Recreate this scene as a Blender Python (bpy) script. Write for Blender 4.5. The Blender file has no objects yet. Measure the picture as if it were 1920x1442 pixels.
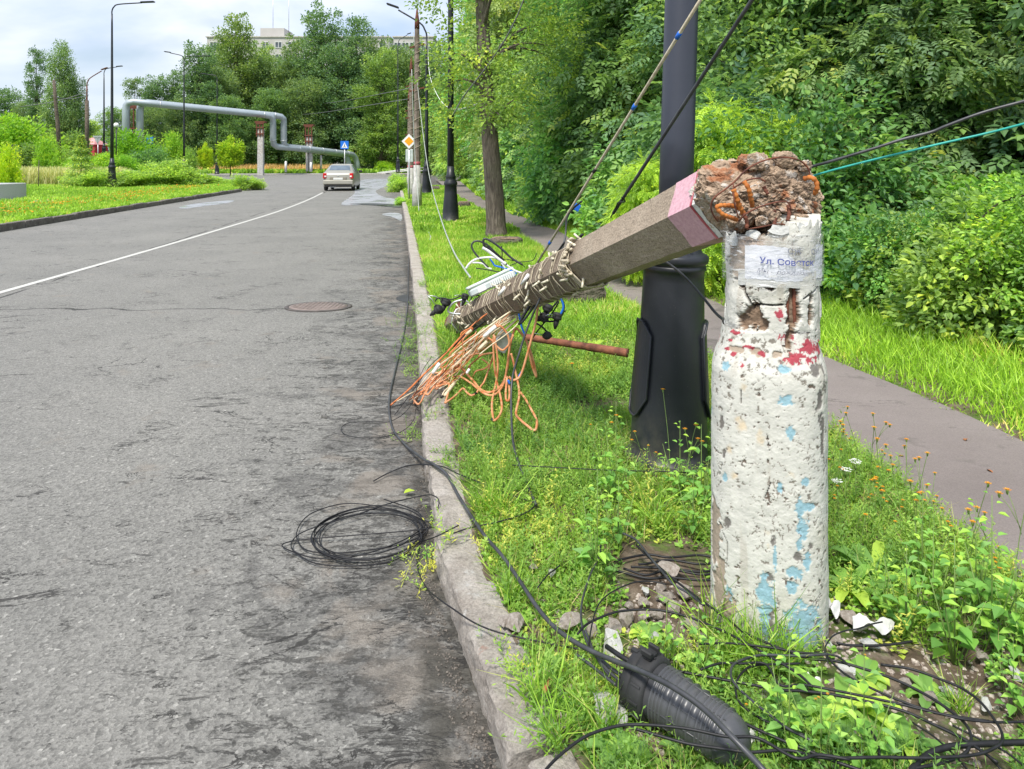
import bpy, math, random
import numpy as np
from mathutils import Vector, Matrix, Euler

SC = bpy.context.scene
COL = SC.collection
R = math.radians
FPX, HZ, CX, CAMH = 1332.0, 305.0, 960.0, 1.6

# ------------------------------------------------------------------ camera
cam_data = bpy.data.cameras.new("camera")
cam = bpy.data.objects.new("camera", cam_data)
COL.objects.link(cam)
cam.location = (0, 0, CAMH)
cam.rotation_euler = (R(90), 0, 0)
cam_data.sensor_width = 36.0
cam_data.lens = FPX / 1920.0 * 36.0
cam_data.shift_y = -(721.0 - HZ) / 1920.0
cam_data.clip_start = 0.05
cam_data.clip_end = 3000.0
SC.camera = cam

# ------------------------------------------------------------------ world, sun, exposure
SUN_EL, SUN_AZ = 58.0, 205.0        # azimuth from +Y clockwise: behind the camera, to its left
world = bpy.data.worlds.new("World")
SC.world = world
world.use_nodes = True
nt = world.node_tree
nt.nodes.clear()
wo = nt.nodes.new('ShaderNodeOutputWorld')
bg = nt.nodes.new('ShaderNodeBackground')
sky = nt.nodes.new('ShaderNodeTexSky')
sky.sky_type = 'NISHITA'
sky.sun_disc = False
sky.sun_elevation = R(SUN_EL)
sky.sun_rotation = R(SUN_AZ)
sky.air_density = 1.0
sky.dust_density = 1.5
tc = nt.nodes.new('ShaderNodeTexCoord')
mp = nt.nodes.new('ShaderNodeMapping')
mp.inputs['Scale'].default_value = (1.0, 1.0, 2.6)
mp.inputs['Location'].default_value = (3.2, 0.4, 1.2)
no = nt.nodes.new('ShaderNodeTexNoise')
no.inputs['Scale'].default_value = 2.4
no.inputs['Detail'].default_value = 7.0
no.inputs['Roughness'].default_value = 0.5
no.inputs['Distortion'].default_value = 0.35
rp = nt.nodes.new('ShaderNodeValToRGB')
rp.color_ramp.elements[0].position = 0.30
rp.color_ramp.elements[0].color = (0.25, 0.25, 0.25, 1)
rp.color_ramp.elements[1].position = 0.48
rp.color_ramp.elements[1].color = (1, 1, 1, 1)
no2 = nt.nodes.new('ShaderNodeTexNoise')
no2.inputs['Scale'].default_value = 3.1
no2.inputs['Detail'].default_value = 5.0
rc = nt.nodes.new('ShaderNodeValToRGB')
rc.color_ramp.elements[0].position = 0.34
rc.color_ramp.elements[0].color = (3.9, 5.0, 7.0, 1)
rc.color_ramp.elements[1].position = 0.62
rc.color_ramp.elements[1].color = (7.3, 7.6, 8.2, 1)
mx = nt.nodes.new('ShaderNodeMix')
mx.data_type = 'RGBA'
nt.links.new(tc.outputs['Generated'], mp.inputs['Vector'])
nt.links.new(mp.outputs['Vector'], no.inputs['Vector'])
nt.links.new(mp.outputs['Vector'], no2.inputs['Vector'])
nt.links.new(no.outputs['Fac'], rp.inputs['Fac'])
nt.links.new(no2.outputs['Fac'], rc.inputs['Fac'])
nt.links.new(rp.outputs['Color'], mx.inputs['Factor'])
nt.links.new(sky.outputs['Color'], mx.inputs['A'])
nt.links.new(rc.outputs['Color'], mx.inputs['B'])
nt.links.new(mx.outputs['Result'], bg.inputs['Color'])
bg.inputs['Strength'].default_value = 0.10
nt.links.new(bg.outputs['Background'], wo.inputs['Surface'])

sun_data = bpy.data.lights.new("sun", 'SUN')
sun_data.energy = 3.4
sun_data.angle = R(10)
sun_data.color = (1.0, 0.955, 0.87)
sun = bpy.data.objects.new("sun", sun_data)
COL.objects.link(sun)
_d = Vector((math.sin(R(SUN_AZ)) * math.cos(R(SUN_EL)), math.cos(R(SUN_AZ)) * math.cos(R(SUN_EL)), math.sin(R(SUN_EL))))
sun.rotation_euler = _d.to_track_quat('Z', 'Y').to_euler()
sun.location = _d * 50

SC.view_settings.view_transform = 'Standard'
SC.view_settings.look = 'None'
SC.view_settings.exposure = 0.62
SC.view_settings.gamma = 1.0
SC.cycles.max_bounces = 6
SC.cycles.diffuse_bounces = 3
SC.cycles.glossy_bounces = 2
SC.cycles.transmission_bounces = 3
SC.cycles.transparent_max_bounces = 6
SC.cycles.caustics_reflective = False
SC.cycles.caustics_refractive = False

# ------------------------------------------------------------------ placing
def P(x, y, Y):
    """point at photo position x, y and Y metres ahead of the camera"""
    return Vector(((x - CX) / FPX * Y, Y, CAMH - (y - HZ) / FPX * Y))
def G(x, y, z=0.0):
    """point at photo position x, y on the level z"""
    Y = (CAMH - z) * FPX / (y - HZ)
    return Vector(((x - CX) / FPX * Y, Y, z))
VZ = 0.12    # height of the verges

# ------------------------------------------------------------------ numpy noise
def _hash(i, j, k, seed):
    h = (i * 374761393 + j * 668265263 + k * 2147483647 + seed * 974711) & 0xffffffff
    h = ((h ^ (h >> 13)) * 1274126177) & 0xffffffff
    h = (h ^ (h >> 16)) & 0xffffffff
    return h.astype(np.float64) / 4294967295.0
def vnoise(p, seed=0):
    p = np.asarray(p, dtype=np.float64)
    f = np.floor(p); t = p - f; t = t * t * (3 - 2 * t)
    i, j, k = f[:, 0].astype(np.int64), f[:, 1].astype(np.int64), f[:, 2].astype(np.int64)
    r = 0
    for a in (0, 1):
        wa = t[:, 0] if a else 1 - t[:, 0]
        for b in (0, 1):
            wb = t[:, 1] if b else 1 - t[:, 1]
            for c in (0, 1):
                wc = t[:, 2] if c else 1 - t[:, 2]
                r = r + wa * wb * wc * _hash(i + a, j + b, k + c, seed)
    return r
def fbm(p, scale=1.0, octs=4, seed=0, rough=0.5):
    p = np.asarray(p) * scale
    a, s, tot = 1.0, 0.0, 0.0
    for o in range(octs):
        s = s + a * vnoise(p + 17.3 * o, seed + o)
        tot += a; a *= rough; p = p * 2.03
    return s / tot          # 0..1, mean .5

# ------------------------------------------------------------------ meshes
def mesh_np(name, V, Q, smooth=False, attrs=None, col=None):
    """V (n,3), Q (m,k) all polygons of k corners"""
    V = np.asarray(V, dtype=np.float32); Q = np.asarray(Q, dtype=np.int32)
    me = bpy.data.meshes.new(name)
    me.vertices.add(len(V)); me.vertices.foreach_set('co', V.ravel())
    m, k = Q.shape
    me.loops.add(m * k); me.loops.foreach_set('vertex_index', Q.ravel())
    me.polygons.add(m)
    me.polygons.foreach_set('loop_start', np.arange(0, m * k, k, dtype=np.int32))
    if smooth:
        me.polygons.foreach_set('use_smooth', np.ones(m, dtype=bool))
    else:
        me.polygons.foreach_set('use_smooth', np.zeros(m, dtype=bool))
    me.update(calc_edges=True)
    for an, av in (attrs or {}).items():
        at = me.attributes.new(an, 'FLOAT', 'POINT'); at.data.foreach_set('value', np.asarray(av, dtype=np.float32))
    if col is not None:
        at = me.attributes.new('Col', 'FLOAT_COLOR', 'POINT')
        c4 = np.ones((len(V), 4), dtype=np.float32); c4[:, :3] = col
        at.data.foreach_set('color', c4.ravel())
    return me

class MB:
    """collects shapes into one mesh"""
    def __init__(s): s.V = []; s.F = []; s.S = []
    def add(s, V, F, smooth=False, M=None):
        n = len(s.V)
        for v in V:
            v = Vector(v)
            s.V.append(M @ v if M is not None else v)
        for f in F:
            s.F.append(tuple(i + n for i in f)); s.S.append(smooth)
        return s
    def box(s, c, d, rot=None, bev=0.0):
        x, y, z = d[0] / 2, d[1] / 2, d[2] / 2
        M = Matrix.Translation(Vector(c)) @ (Euler(rot).to_matrix().to_4x4() if rot else Matrix())
        if bev <= 0:
            V = [(-x, -y, -z), (x, -y, -z), (x, y, -z), (-x, y, -z), (-x, -y, z), (x, -y, z), (x, y, z), (-x, y, z)]
            F = [(0, 3, 2, 1), (4, 5, 6, 7), (0, 1, 5, 4), (1, 2, 6, 5), (2, 3, 7, 6), (3, 0, 4, 7)]
            return s.add(V, F, False, M)
        b = bev
        V = []; F = []
        rings = [(-z, b), (-z + b, 0), (z - b, 0), (z, b)]
        for zz, ins in rings:
            X, Y = x - ins, y - ins
            c2 = b * 0.7
            V += [(-X + c2, -Y, zz), (X - c2, -Y, zz), (X, -Y + c2, zz), (X, Y - c2, zz), (X - c2, Y, zz), (-X + c2, Y, zz), (-X, Y - c2, zz), (-X, -Y + c2, zz)]
        for r_ in range(3):
            for i in range(8):
                a, b2 = r_ * 8 + i, r_ * 8 + (i + 1) % 8
                F.append((a, b2, b2 + 8, a + 8))
        F.append(tuple(range(7, -1, -1))); F.append(tuple(range(24, 32)))
        return s.add(V, F, False, M)
    def tube(s, pts, r, seg=8, cap=True, smooth=True, closed=False):
        pts = [Vector(p) for p in pts]
        n = len(pts)
        rr = r if isinstance(r, (list, tuple)) else [r] * n
        V = []; F = []
        t0 = (pts[1] - pts[0]).normalized()
        up = Vector((0, 0, 1)) if abs(t0.z) < 0.9 else Vector((0, 1, 0))
        nx = (up - t0 * up.dot(t0)).normalized()
        for i, p in enumerate(pts):
            if closed: t = (pts[(i + 1) % n] - pts[i - 1])
            elif i == 0: t = pts[1] - pts[0]
            elif i == n - 1: t = pts[-1] - pts[-2]
            else: t = pts[i + 1] - pts[i - 1]
            if t.length < 1e-9: t = t0.copy()
            t.normalize()
            nx = nx - t * nx.dot(t)
            if nx.length < 1e-6: nx = t.orthogonal()
            nx.normalize(); ny = t.cross(nx)
            for k in range(seg):
                a = 2 * math.pi * k / seg
                V.append(p + (nx * math.cos(a) + ny * math.sin(a)) * rr[i])
        m = n if closed else n - 1
        for i in range(m):
            for k in range(seg):
                a, b = i * seg + k, i * seg + (k + 1) % seg
                c, d = ((i + 1) % n) * seg + (k + 1) % seg, ((i + 1) % n) * seg + k
                F.append((a, b, c, d))
        if cap and not closed:
            F.append(tuple(range(seg - 1, -1, -1))); F.append(tuple((n - 1) * seg + k for k in range(seg)))
        return s.add(V, F, smooth)
    def lathe(s, prof, seg=32, M=None, smooth=True, cap=True):
        V = []; F = []
        for r, z in prof:
            for k in range(seg):
                a = 2 * math.pi * k / seg
                V.append((r * math.cos(a), r * math.sin(a), z))
        for i in range(len(prof) - 1):
            for k in range(seg):
                a, b = i * seg + k, i * seg + (k + 1) % seg
                F.append((a, b, b + seg, a + seg))
        if cap:
            F.append(tuple(range(seg - 1, -1, -1))); F.append(tuple((len(prof) - 1) * seg + k for k in range(seg)))
        return s.add(V, F, smooth, M)
    def prism(s, poly, z0, z1, M=None):
        n = len(poly)
        V = [(p[0], p[1], z0) for p in poly] + [(p[0], p[1], z1) for p in poly]
        F = [tuple(range(n - 1, -1, -1)), tuple(range(n, 2 * n))]
        for i in range(n): F.append((i, (i + 1) % n, n + (i + 1) % n, n + i))
        return s.add(V, F, False, M)
    def mesh(s, name):
        me = bpy.data.meshes.new(name)
        me.from_pydata([tuple(v) for v in s.V], [], s.F)
        me.polygons.foreach_set('use_smooth', np.array(s.S, dtype=bool))
        me.update()
        return me
    def build(s, name, mat, parent=None):
        return obj(name, s.mesh(name), mat, parent)

def obj(name, me, mat=None, parent=None, loc=None):
    o = bpy.data.objects.new(name, me)
    COL.objects.link(o)
    if mat is not None: me.materials.append(mat)
    if parent is not None: o.parent = parent
    if loc is not None: o.location = loc
    return o
def tag(o, label=None, cat=None, group=None, kind=None):
    if label: o['label'] = label
    if cat: o['category'] = cat
    if group: o['group'] = group
    if kind: o['kind'] = kind
    return o
def empty(name, label=None, cat=None, loc=(0, 0, 0), rz=0.0, group=None):
    o = bpy.data.objects.new(name, None)
    COL.objects.link(o)
    o.empty_display_size = 0.1
    o.location = loc; o.rotation_euler = (0, 0, rz)
    return tag(o, label, cat, group)
def struct(o): o['kind'] = 'structure'; return o
_kids = {}
def copy_tree(o, parent=None):
    c = o.copy(); COL.objects.link(c)
    if parent is not None:
        c.parent = parent
    for ch in list(o.children): copy_tree(ch, c)
    return c

def cr(pts, n=6, closed=False):
    """Catmull-Rom through the points"""
    pts = [Vector(p) for p in pts]
    out = []
    m = len(pts)
    rng = range(m if closed else m - 1)
    for i in rng:
        if closed:
            p0, p1, p2, p3 = pts[i - 1], pts[i], pts[(i + 1) % m], pts[(i + 2) % m]
        else:
            p1, p2 = pts[i], pts[i + 1]
            p0 = pts[i - 1] if i > 0 else p1 * 2 - p2
            p3 = pts[i + 2] if i + 2 < m else p2 * 2 - p1
        for k in range(n):
            t = k / n
            out.append(0.5 * ((2 * p1) + (p2 - p0) * t + (2 * p0 - 5 * p1 + 4 * p2 - p3) * t * t + (3 * p1 - p0 - 3 * p2 + p3) * t ** 3))
    if not closed: out.append(pts[-1])
    return out
# ------------------------------------------------------------------ materials
def newmat(name):
    m = bpy.data.materials.new(name); m.use_nodes = True
    n = m.node_tree; n.nodes.clear()
    out = n.nodes.new('ShaderNodeOutputMaterial')
    b = n.nodes.new('ShaderNodeBsdfPrincipled')
    n.links.new(b.outputs['BSDF'], out.inputs['Surface'])
    return m, n, b, out
def N(n, typ, **kw):
    nd = n.nodes.new(typ)
    for k, v in kw.items():
        if k in nd.inputs: nd.inputs[k].default_value = v
        else: setattr(nd, k, v)
    return nd
def ramp(n, src, stops):
    r = n.nodes.new('ShaderNodeValToRGB')
    e = r.color_ramp.elements
    while len(e) > 1: e.remove(e[-1])
    e[0].position = stops[0][0]; e[0].color = tuple(stops[0][1]) + (1,) if not isinstance(stops[0][1], (int, float)) else (stops[0][1],) * 3 + (1,)
    for p, c in stops[1:]:
        x = e.new(p); x.color = tuple(c) + (1,) if not isinstance(c, (int, float)) else (c, c, c, 1)
    n.links.new(src, r.inputs['Fac'])
    return r.outputs['Color']
def mixc(n, f, a, b, mode='MIX'):
    m = n.nodes.new('ShaderNodeMix'); m.data_type = 'RGBA'; m.blend_type = mode
    for key, v in (('Factor', f), ('A', a), ('B', b)):
        if hasattr(v, 'is_linked') or hasattr(v, 'links'): n.links.new(v, m.inputs[key])
        elif isinstance(v, (int, float)): m.inputs[key].default_value = v if key == 'Factor' else (v, v, v, 1)
        else: m.inputs[key].default_value = tuple(v) + (1,)
    return m.outputs['Result']
def noise(n, vec, scale, detail=4, rough=0.55, dist=0.0):
    t = N(n, 'ShaderNodeTexNoise', Scale=scale, Detail=detail, Roughness=rough, Distortion=dist)
    if vec is not None: n.links.new(vec, t.inputs['Vector'])
    return t.outputs['Fac']
def math_(n, op, a, b=0.0):
    m = n.nodes.new('ShaderNodeMath'); m.operation = op
    for i, v in enumerate((a, b)):
        if isinstance(v, (int, float)): m.inputs[i].default_value = v
        else: n.links.new(v, m.inputs[i])
    return m.outputs[0]
def bump(n, b, src, strength=0.4, dist=0.01):
    bp = N(n, 'ShaderNodeBump', Strength=strength, Distance=dist)
    n.links.new(src, bp.inputs['Height']); n.links.new(bp.outputs['Normal'], b.inputs['Normal'])
def objco(n):
    return n.nodes.new('ShaderNodeTexCoord').outputs['Object']
def mscale(n, vec, s, loc=(0, 0, 0), rot=(0, 0, 0)):
    m = N(n, 'ShaderNodeMapping'); m.inputs['Scale'].default_value = s; m.inputs['Location'].default_value = loc; m.inputs['Rotation'].default_value = rot
    n.links.new(vec, m.inputs['Vector']); return m.outputs['Vector']

def simple(name, c1, c2=None, scale=8.0, rough=0.6, metal=0.0, bmp=0.0, bscale=60.0, bdist=0.004, lo=0.35, hi=0.65, spec=0.5, detail=5):
    m, n, b, o = newmat(name)
    b.inputs['Roughness'].default_value = rough; b.inputs['Metallic'].default_value = metal
    b.inputs['Specular IOR Level'].default_value = spec
    co = objco(n)
    if c2 is not None:
        n.links.new(ramp(n, noise(n, co, scale, detail), [(lo, c1), (hi, c2)]), b.inputs['Base Color'])
    else: b.inputs['Base Color'].default_value = tuple(c1) + (1,)
    if bmp > 0: bump(n, b, noise(n, co, bscale, 5), bmp, bdist)
    return m

def leafmat(name, stops, trans=0.4, rough=0.5, tcol=(1.25, 1.25, 0.55), spec=0.35, gain=1.8):
    m, n, b, out = newmat(name)
    at = N(n, 'ShaderNodeAttribute', attribute_name='rnd')
    c = ramp(n, at.outputs['Fac'], [(p, tuple(min(.8, v * gain) for v in cc)) for p, cc in stops])
    oi = n.nodes.new('ShaderNodeObjectInfo')
    c = mixc(n, 1.0, c, oi.outputs['Color'], 'MULTIPLY')
    n.links.new(c, b.inputs['Base Color'])
    b.inputs['Roughness'].default_value = rough
    b.inputs['Specular IOR Level'].default_value = spec
    t = n.nodes.new('ShaderNodeBsdfTranslucent')
    n.links.new(mixc(n, 1.0, c, tcol, 'MULTIPLY'), t.inputs['Color'])
    ms = n.nodes.new('ShaderNodeMixShader'); ms.inputs['Fac'].default_value = trans
    n.links.new(b.outputs['BSDF'], ms.inputs[1]); n.links.new(t.outputs['BSDF'], ms.inputs[2])
    n.links.new(ms.outputs[0], out.inputs['Surface'])
    return m

MT = {}
MT['leaf'] = leafmat('leaf', [(0.0, (0.038, 0.072, 0.042)), (0.35, (0.068, 0.116, 0.048)), (0.7, (0.118, 0.182, 0.050)), (0.93, (0.20, 0.27, 0.055)), (1.0, (0.36, 0.33, 0.06))], 0.48, gain=3.5, tcol=(1.15, 1.1, 0.65))
MT['leaf_far'] = leafmat('leaf_far', [(0.0, (0.040, 0.072, 0.040)), (0.5, (0.078, 0.120, 0.050)), (1.0, (0.15, 0.19, 0.065))], 0.40, gain=2.75)  # slight distance haze is mixed into these leaf colours
MT['leaf_lime'] = leafmat('leaf_lime', [(0.0, (0.12, 0.22, 0.03)), (0.5, (0.22, 0.34, 0.04)), (1.0, (0.42, 0.46, 0.05))], 0.45)
MT['grass'] = leafmat('grass', [(0.0, (0.07, 0.135, 0.022)), (0.45, (0.14, 0.25, 0.032)), (0.85, (0.24, 0.36, 0.05)), (0.95, (0.36, 0.36, 0.12)), (1.0, (0.42, 0.36, 0.17))], 0.42, tcol=(1.2, 1.2, 0.6))
MT['weed'] = leafmat('weed', [(0.0, (0.06, 0.13, 0.032)), (0.5, (0.13, 0.23, 0.045)), (0.92, (0.22, 0.32, 0.06)), (1.0, (0.38, 0.38, 0.08))], 0.4, tcol=(1.2, 1.2, 0.6))
MT['plant'] = leafmat('plant', [(0.0, (0.07, 0.15, 0.045)), (0.6, (0.13, 0.25, 0.055)), (1.0, (0.26, 0.36, 0.06))], 0.35, tcol=(1.2, 1.25, 0.6))
MT['straw'] = leafmat('straw', [(0.0, (0.22, 0.27, 0.09)), (1.0, (0.46, 0.40, 0.22))], 0.3)
MT['petal'] = leafmat('petal', [(0.0, (0.75, 0.25, 0.01)), (1.0, (0.85, 0.46, 0.02))], 0.3, tcol=(1, 1, 0.8), gain=1.0)
MT['petal_white'] = simple('petal_white', (0.75, 0.76, 0.70))
MT['stem'] = simple('stem', (0.12, 0.21, 0.05), (0.19, 0.27, 0.07), 20)
MT['bark'] = simple('bark', (0.055, 0.042, 0.032), (0.16, 0.125, 0.095), 9, 0.9, bmp=0.9, bscale=28, bdist=0.03)
MT['bark_birch'] = simple('bark_birch', (0.10, 0.09, 0.08), (0.55, 0.53, 0.50), 3, 0.9)
def bark_ridged():
    m, n, b, o = newmat('bark_ridged')
    co = objco(n)
    v = mscale(n, co, (26, 26, 4.5))
    f = noise(n, v, 1.0, 6, 0.65, 0.6)
    c = ramp(n, f, [(0.3, (0.045, 0.036, 0.030)), (0.5, (0.13, 0.105, 0.085)), (0.7, (0.23, 0.195, 0.16))])
    g = ramp(n, noise(n, co, 1.7, 3), [(0.5, 0.0), (0.72, 0.6)])
    c = mixc(n, g, c, (0.10, 0.115, 0.055))
    n.links.new(c, b.inputs['Base Color']); b.inputs['Roughness'].default_value = 0.95
    bump(n, b, f, 1.0, 0.04)
    return m
MT['bark_ridged'] = bark_ridged()
def blackmat():
    m, n, b, o = newmat('black_paint'); co = objco(n)
    c = ramp(n, noise(n, co, 3, 5), [(.3, (.012, .014, .019)), (.7, (.026, .028, .036))])
    c = mixc(n, ramp(n, noise(n, co, 150, 3, .6), [(.70, 0.0), (.74, .7)]), c, (.20, .19, .17))
    sx = n.nodes.new('ShaderNodeSeparateXYZ'); n.links.new(co, sx.inputs[0])
    g = math_(n, 'MULTIPLY', ramp(n, sx.outputs[2], [(0.0, 1.0), (.30, 0.0)]), ramp(n, noise(n, co, 14, 6, .7), [(.40, 0.0), (.62, .6)]))
    c = mixc(n, g, c, (.11, .095, .075))
    c = mixc(n, ramp(n, noise(n, mscale(n, co, (60, 60, 7)), 1.0, 4, .7), [(.66, 0.0), (.74, .35)]), c, (.09, .09, .09))
    n.links.new(c, b.inputs['Base Color']); b.inputs['Roughness'].default_value = .42
    bump(n, b, noise(n, co, 60, 5), .15, .003); return m
MT['black_paint'] = blackmat()
MT['worn_white'] = simple('worn_white', (0.34, 0.33, 0.31), (0.56, 0.55, 0.53), 7, 0.85, bmp=.5, bscale=30)
MT['pole_paint'] = simple('pole_paint', (0.032, 0.036, 0.052), (0.045, 0.050, 0.070), 2, 0.42, bmp=0.08, bscale=120, bdist=0.002)
MT['cable'] = simple('cable', (0.008, 0.008, 0.010), (0.018, 0.018, 0.021), 30, 0.5, spec=.35)
MT['cable_grey'] = simple('cable_grey', (0.10, 0.105, 0.11), (0.17, 0.175, 0.18), 30, 0.55)
MT['cable_main'] = simple('cable_main', (0.024, 0.025, 0.029), (0.055, 0.057, 0.064), 14, 0.42)
MT['rope'] = simple('rope', (0.42, 0.36, 0.25), (0.62, 0.56, 0.43), 40, 0.8)
MT['wire_white'] = simple('wire_white', (0.62, 0.63, 0.62), (0.78, 0.78, 0.76), 20, 0.5)
MT['wire_dull'] = simple('wire_dull', (0.30, 0.33, 0.30), (0.42, 0.45, 0.42), 20, 0.6)
MT['orange'] = simple('orange', (0.50, 0.15, 0.045), (0.74, 0.40, 0.22), 18, 0.55, lo=0.3, hi=0.75)
MT['orange_dull'] = simple('orange_dull', (0.34, 0.085, 0.025), (0.70, 0.24, 0.07), 26, 0.6)
MT['cream'] = simple('cream', (0.52, 0.42, 0.27), (0.72, 0.63, 0.46), 30, 0.6)
MT['blue_plastic'] = simple('blue_plastic', (0.01, 0.11, 0.55), (0.02, 0.18, 0.68), 20, 0.4)
MT['teal'] = simple('teal', (0.01, 0.28, 0.24), (0.02, 0.38, 0.32), 20, 0.5)
MT['rubber'] = simple('rubber', (0.012, 0.012, 0.013), (0.03, 0.03, 0.032), 9, 0.7, bmp=0.2)
MT['ribbed_plastic'] = simple('ribbed_plastic', (0.050, 0.052, 0.058), (0.090, 0.091, 0.097), 5, 0.33, bmp=0.15, bscale=220, bdist=0.001)
MT['grey_box'] = simple('grey_box', (0.40, 0.45, 0.44), (0.55, 0.60, 0.58), 9, 0.5, bmp=0.1)
MT['steel'] = simple('steel', (0.42, 0.43, 0.44), (0.62, 0.63, 0.64), 9, 0.42, 0.7)
MT['galv'] = simple('galv', (0.37, 0.42, 0.45), (0.42, 0.47, 0.50), 0.6, 0.42, 0.45)
MT['rust'] = simple('rust', (0.085, 0.028, 0.018), (0.27, 0.10, 0.055), 14, 0.85, bmp=0.5, bscale=90, bdist=0.004)
MT['rust_orange'] = simple('rust_orange', (0.30, 0.085, 0.015), (0.56, 0.19, 0.04), 30, 0.85, bmp=0.6, bscale=150, bdist=0.003)
MT['rust_dark'] = simple('rust_dark', (0.07, 0.022, 0.014), (0.20, 0.065, 0.035), 30, 0.85, bmp=0.6, bscale=150, bdist=0.003)
MT['led_wire'] = simple('led_wire', (0.40, 0.34, 0.24), (0.56, 0.49, 0.37), 30, 0.7)
MT['bulb'] = simple('bulb', (0.58, 0.52, 0.38), (0.72, 0.67, 0.54), 30, 0.35)
MT['white_plastic'] = simple('white_plastic', (0.68, 0.69, 0.68), (0.80, 0.80, 0.78), 20, 0.45)
MT['scrap_white'] = simple('scrap_white', (0.48, 0.48, 0.47), (0.62, 0.62, 0.61), 14, 0.7, bmp=0.4)
MT['plaster'] = simple('plaster', (0.48, 0.48, 0.46), (0.62, 0.62, 0.60), 16, 0.85, bmp=0.6, bscale=60, bdist=0.01)
MT['rock'] = simple('rock', (0.44, 0.37, 0.31), (0.68, 0.61, 0.55), 4, 0.92, bmp=0.9, bscale=50, bdist=0.012)
MT['granite'] = simple('granite', (0.30, 0.31, 0.31), (0.52, 0.53, 0.53), 45, 0.8)
MT['pale_concrete'] = simple('pale_concrete', (0.36, 0.33, 0.30), (0.56, 0.54, 0.51), 5, 0.9, bmp=0.4)
MT['wall_beige'] = simple('wall_beige', (0.42, 0.40, 0.38), (0.48, 0.46, 0.44), 0.3, 0.9)
MT['glass_dark'] = simple('glass_dark', (0.05, 0.06, 0.07), (0.12, 0.14, 0.16), 0.3, 0.15)
MT['white_paint'] = simple('white_paint', (0.66, 0.66, 0.64), (0.80, 0.80, 0.78), 5, 0.6)
MT['red_paint'] = simple('red_paint', (0.36, 0.015, 0.03), (0.45, 0.03, 0.05), 5, 0.6)
MT['pink_roof'] = simple('pink_roof', (0.62, 0.26, 0.26), (0.68, 0.33, 0.33), 2, 0.6)
MT['sign_blue'] = simple('sign_blue', (0.01, 0.15, 0.62), None, rough=0.4)
MT['sign_yellow'] = simple('sign_yellow', (0.85, 0.36, 0.01), None, rough=0.4)
MT['sign_white'] = simple('sign_white', (0.80, 0.80, 0.80), None, rough=0.4)
MT['sign_black'] = simple('sign_black', (0.02, 0.02, 0.02), None, rough=0.5)
MT['sign_back'] = simple('sign_back', (0.30, 0.33, 0.34), (0.38, 0.41, 0.42), 2, rough=0.5)
MT['red_band'] = simple('red_band', (0.33, 0.03, 0.05), (0.50, 0.15, 0.17), 12, 0.7)
MT['wood_cut'] = simple('wood_cut', (0.50, 0.27, 0.15), (0.66, 0.42, 0.26), 10, 0.9)
MT['dry_leaf'] = simple('dry_leaf', (0.26, 0.09, 0.03), (0.42, 0.20, 0.08), 20, 0.8)
# ------------------------------------------------------------------ the lie of the land
_KY = [-12, 0, 1.0, 1.87, 2.23, 2.61, 3.25, 4.68, 6.36, 9.9, 18.5, 37.4, 80]
_KX = [2.6, 0.56, 0.26, -0.03, -0.155, -0.27, -0.385, -0.60, -0.845, -1.40, -2.78, -5.90, -12.9]
def KX(Y): return np.interp(Y, _KY, _KX)
_PY = [-12, 0, 2.5, 3.7, 5.3, 7.0, 9.0, 12.2, 16, 21, 32, 60, 90]
_PL = [3.4, 2.3, 1.82, 1.74, 1.55, 1.26, 0.98, 0.46, -0.05, -0.85, -2.6, -6.4, -10.4]
_PR = [4.4, 3.25, 2.78, 2.66, 2.44, 2.18, 1.90, 1.38, 0.85, -0.05, -1.55, -4.4, -7.5]
def PL(Y): return np.interp(Y, _PY, _PL) + 0.05 * np.sin(np.asarray(Y) * 2.1) * np.clip(np.asarray(Y) / 6, 0.2, 1)
def PR(Y): return np.interp(Y, _PY, _PR) + 0.06 * np.sin(np.asarray(Y) * 1.7 + 1)
_LY = [-12, 0, 8, 16.4, 24.2, 38.7, 60]
_LX = [-8.2, -9.6, -10.7, -11.8, -12.9, -14.8, -17.5]
def LX(Y): return np.interp(Y, _LY, _LX)

def soilmat(name, green=0.5):
    m, n, b, o = newmat(name)
    co = objco(n)
    f = noise(n, co, 9, 8, 0.7)
    c = ramp(n, f, [(0.25, (0.060, 0.042, 0.030)), (0.5, (0.16, 0.12, 0.088)), (0.62, (0.25, 0.20, 0.155)), (0.8, (0.36, 0.32, 0.27))])
    g = ramp(n, noise(n, co, 3.2, 6, 0.7), [(0.62 - green * 0.32, 0.0), (0.72 - green * 0.32, 0.92)])
    gc = ramp(n, noise(n, co, 24, 5, 0.7), [(0.3, (0.045, 0.085, 0.018)), (0.7, (0.15, 0.25, 0.04))])
    n.links.new(mixc(n, g, c, gc), b.inputs['Base Color'])
    b.inputs['Roughness'].default_value = 0.95
    b.inputs['Specular IOR Level'].default_value = 0.2
    bump(n, b, noise(n, co, 45, 8, 0.75), 0.9, 0.02)
    return m

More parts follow.
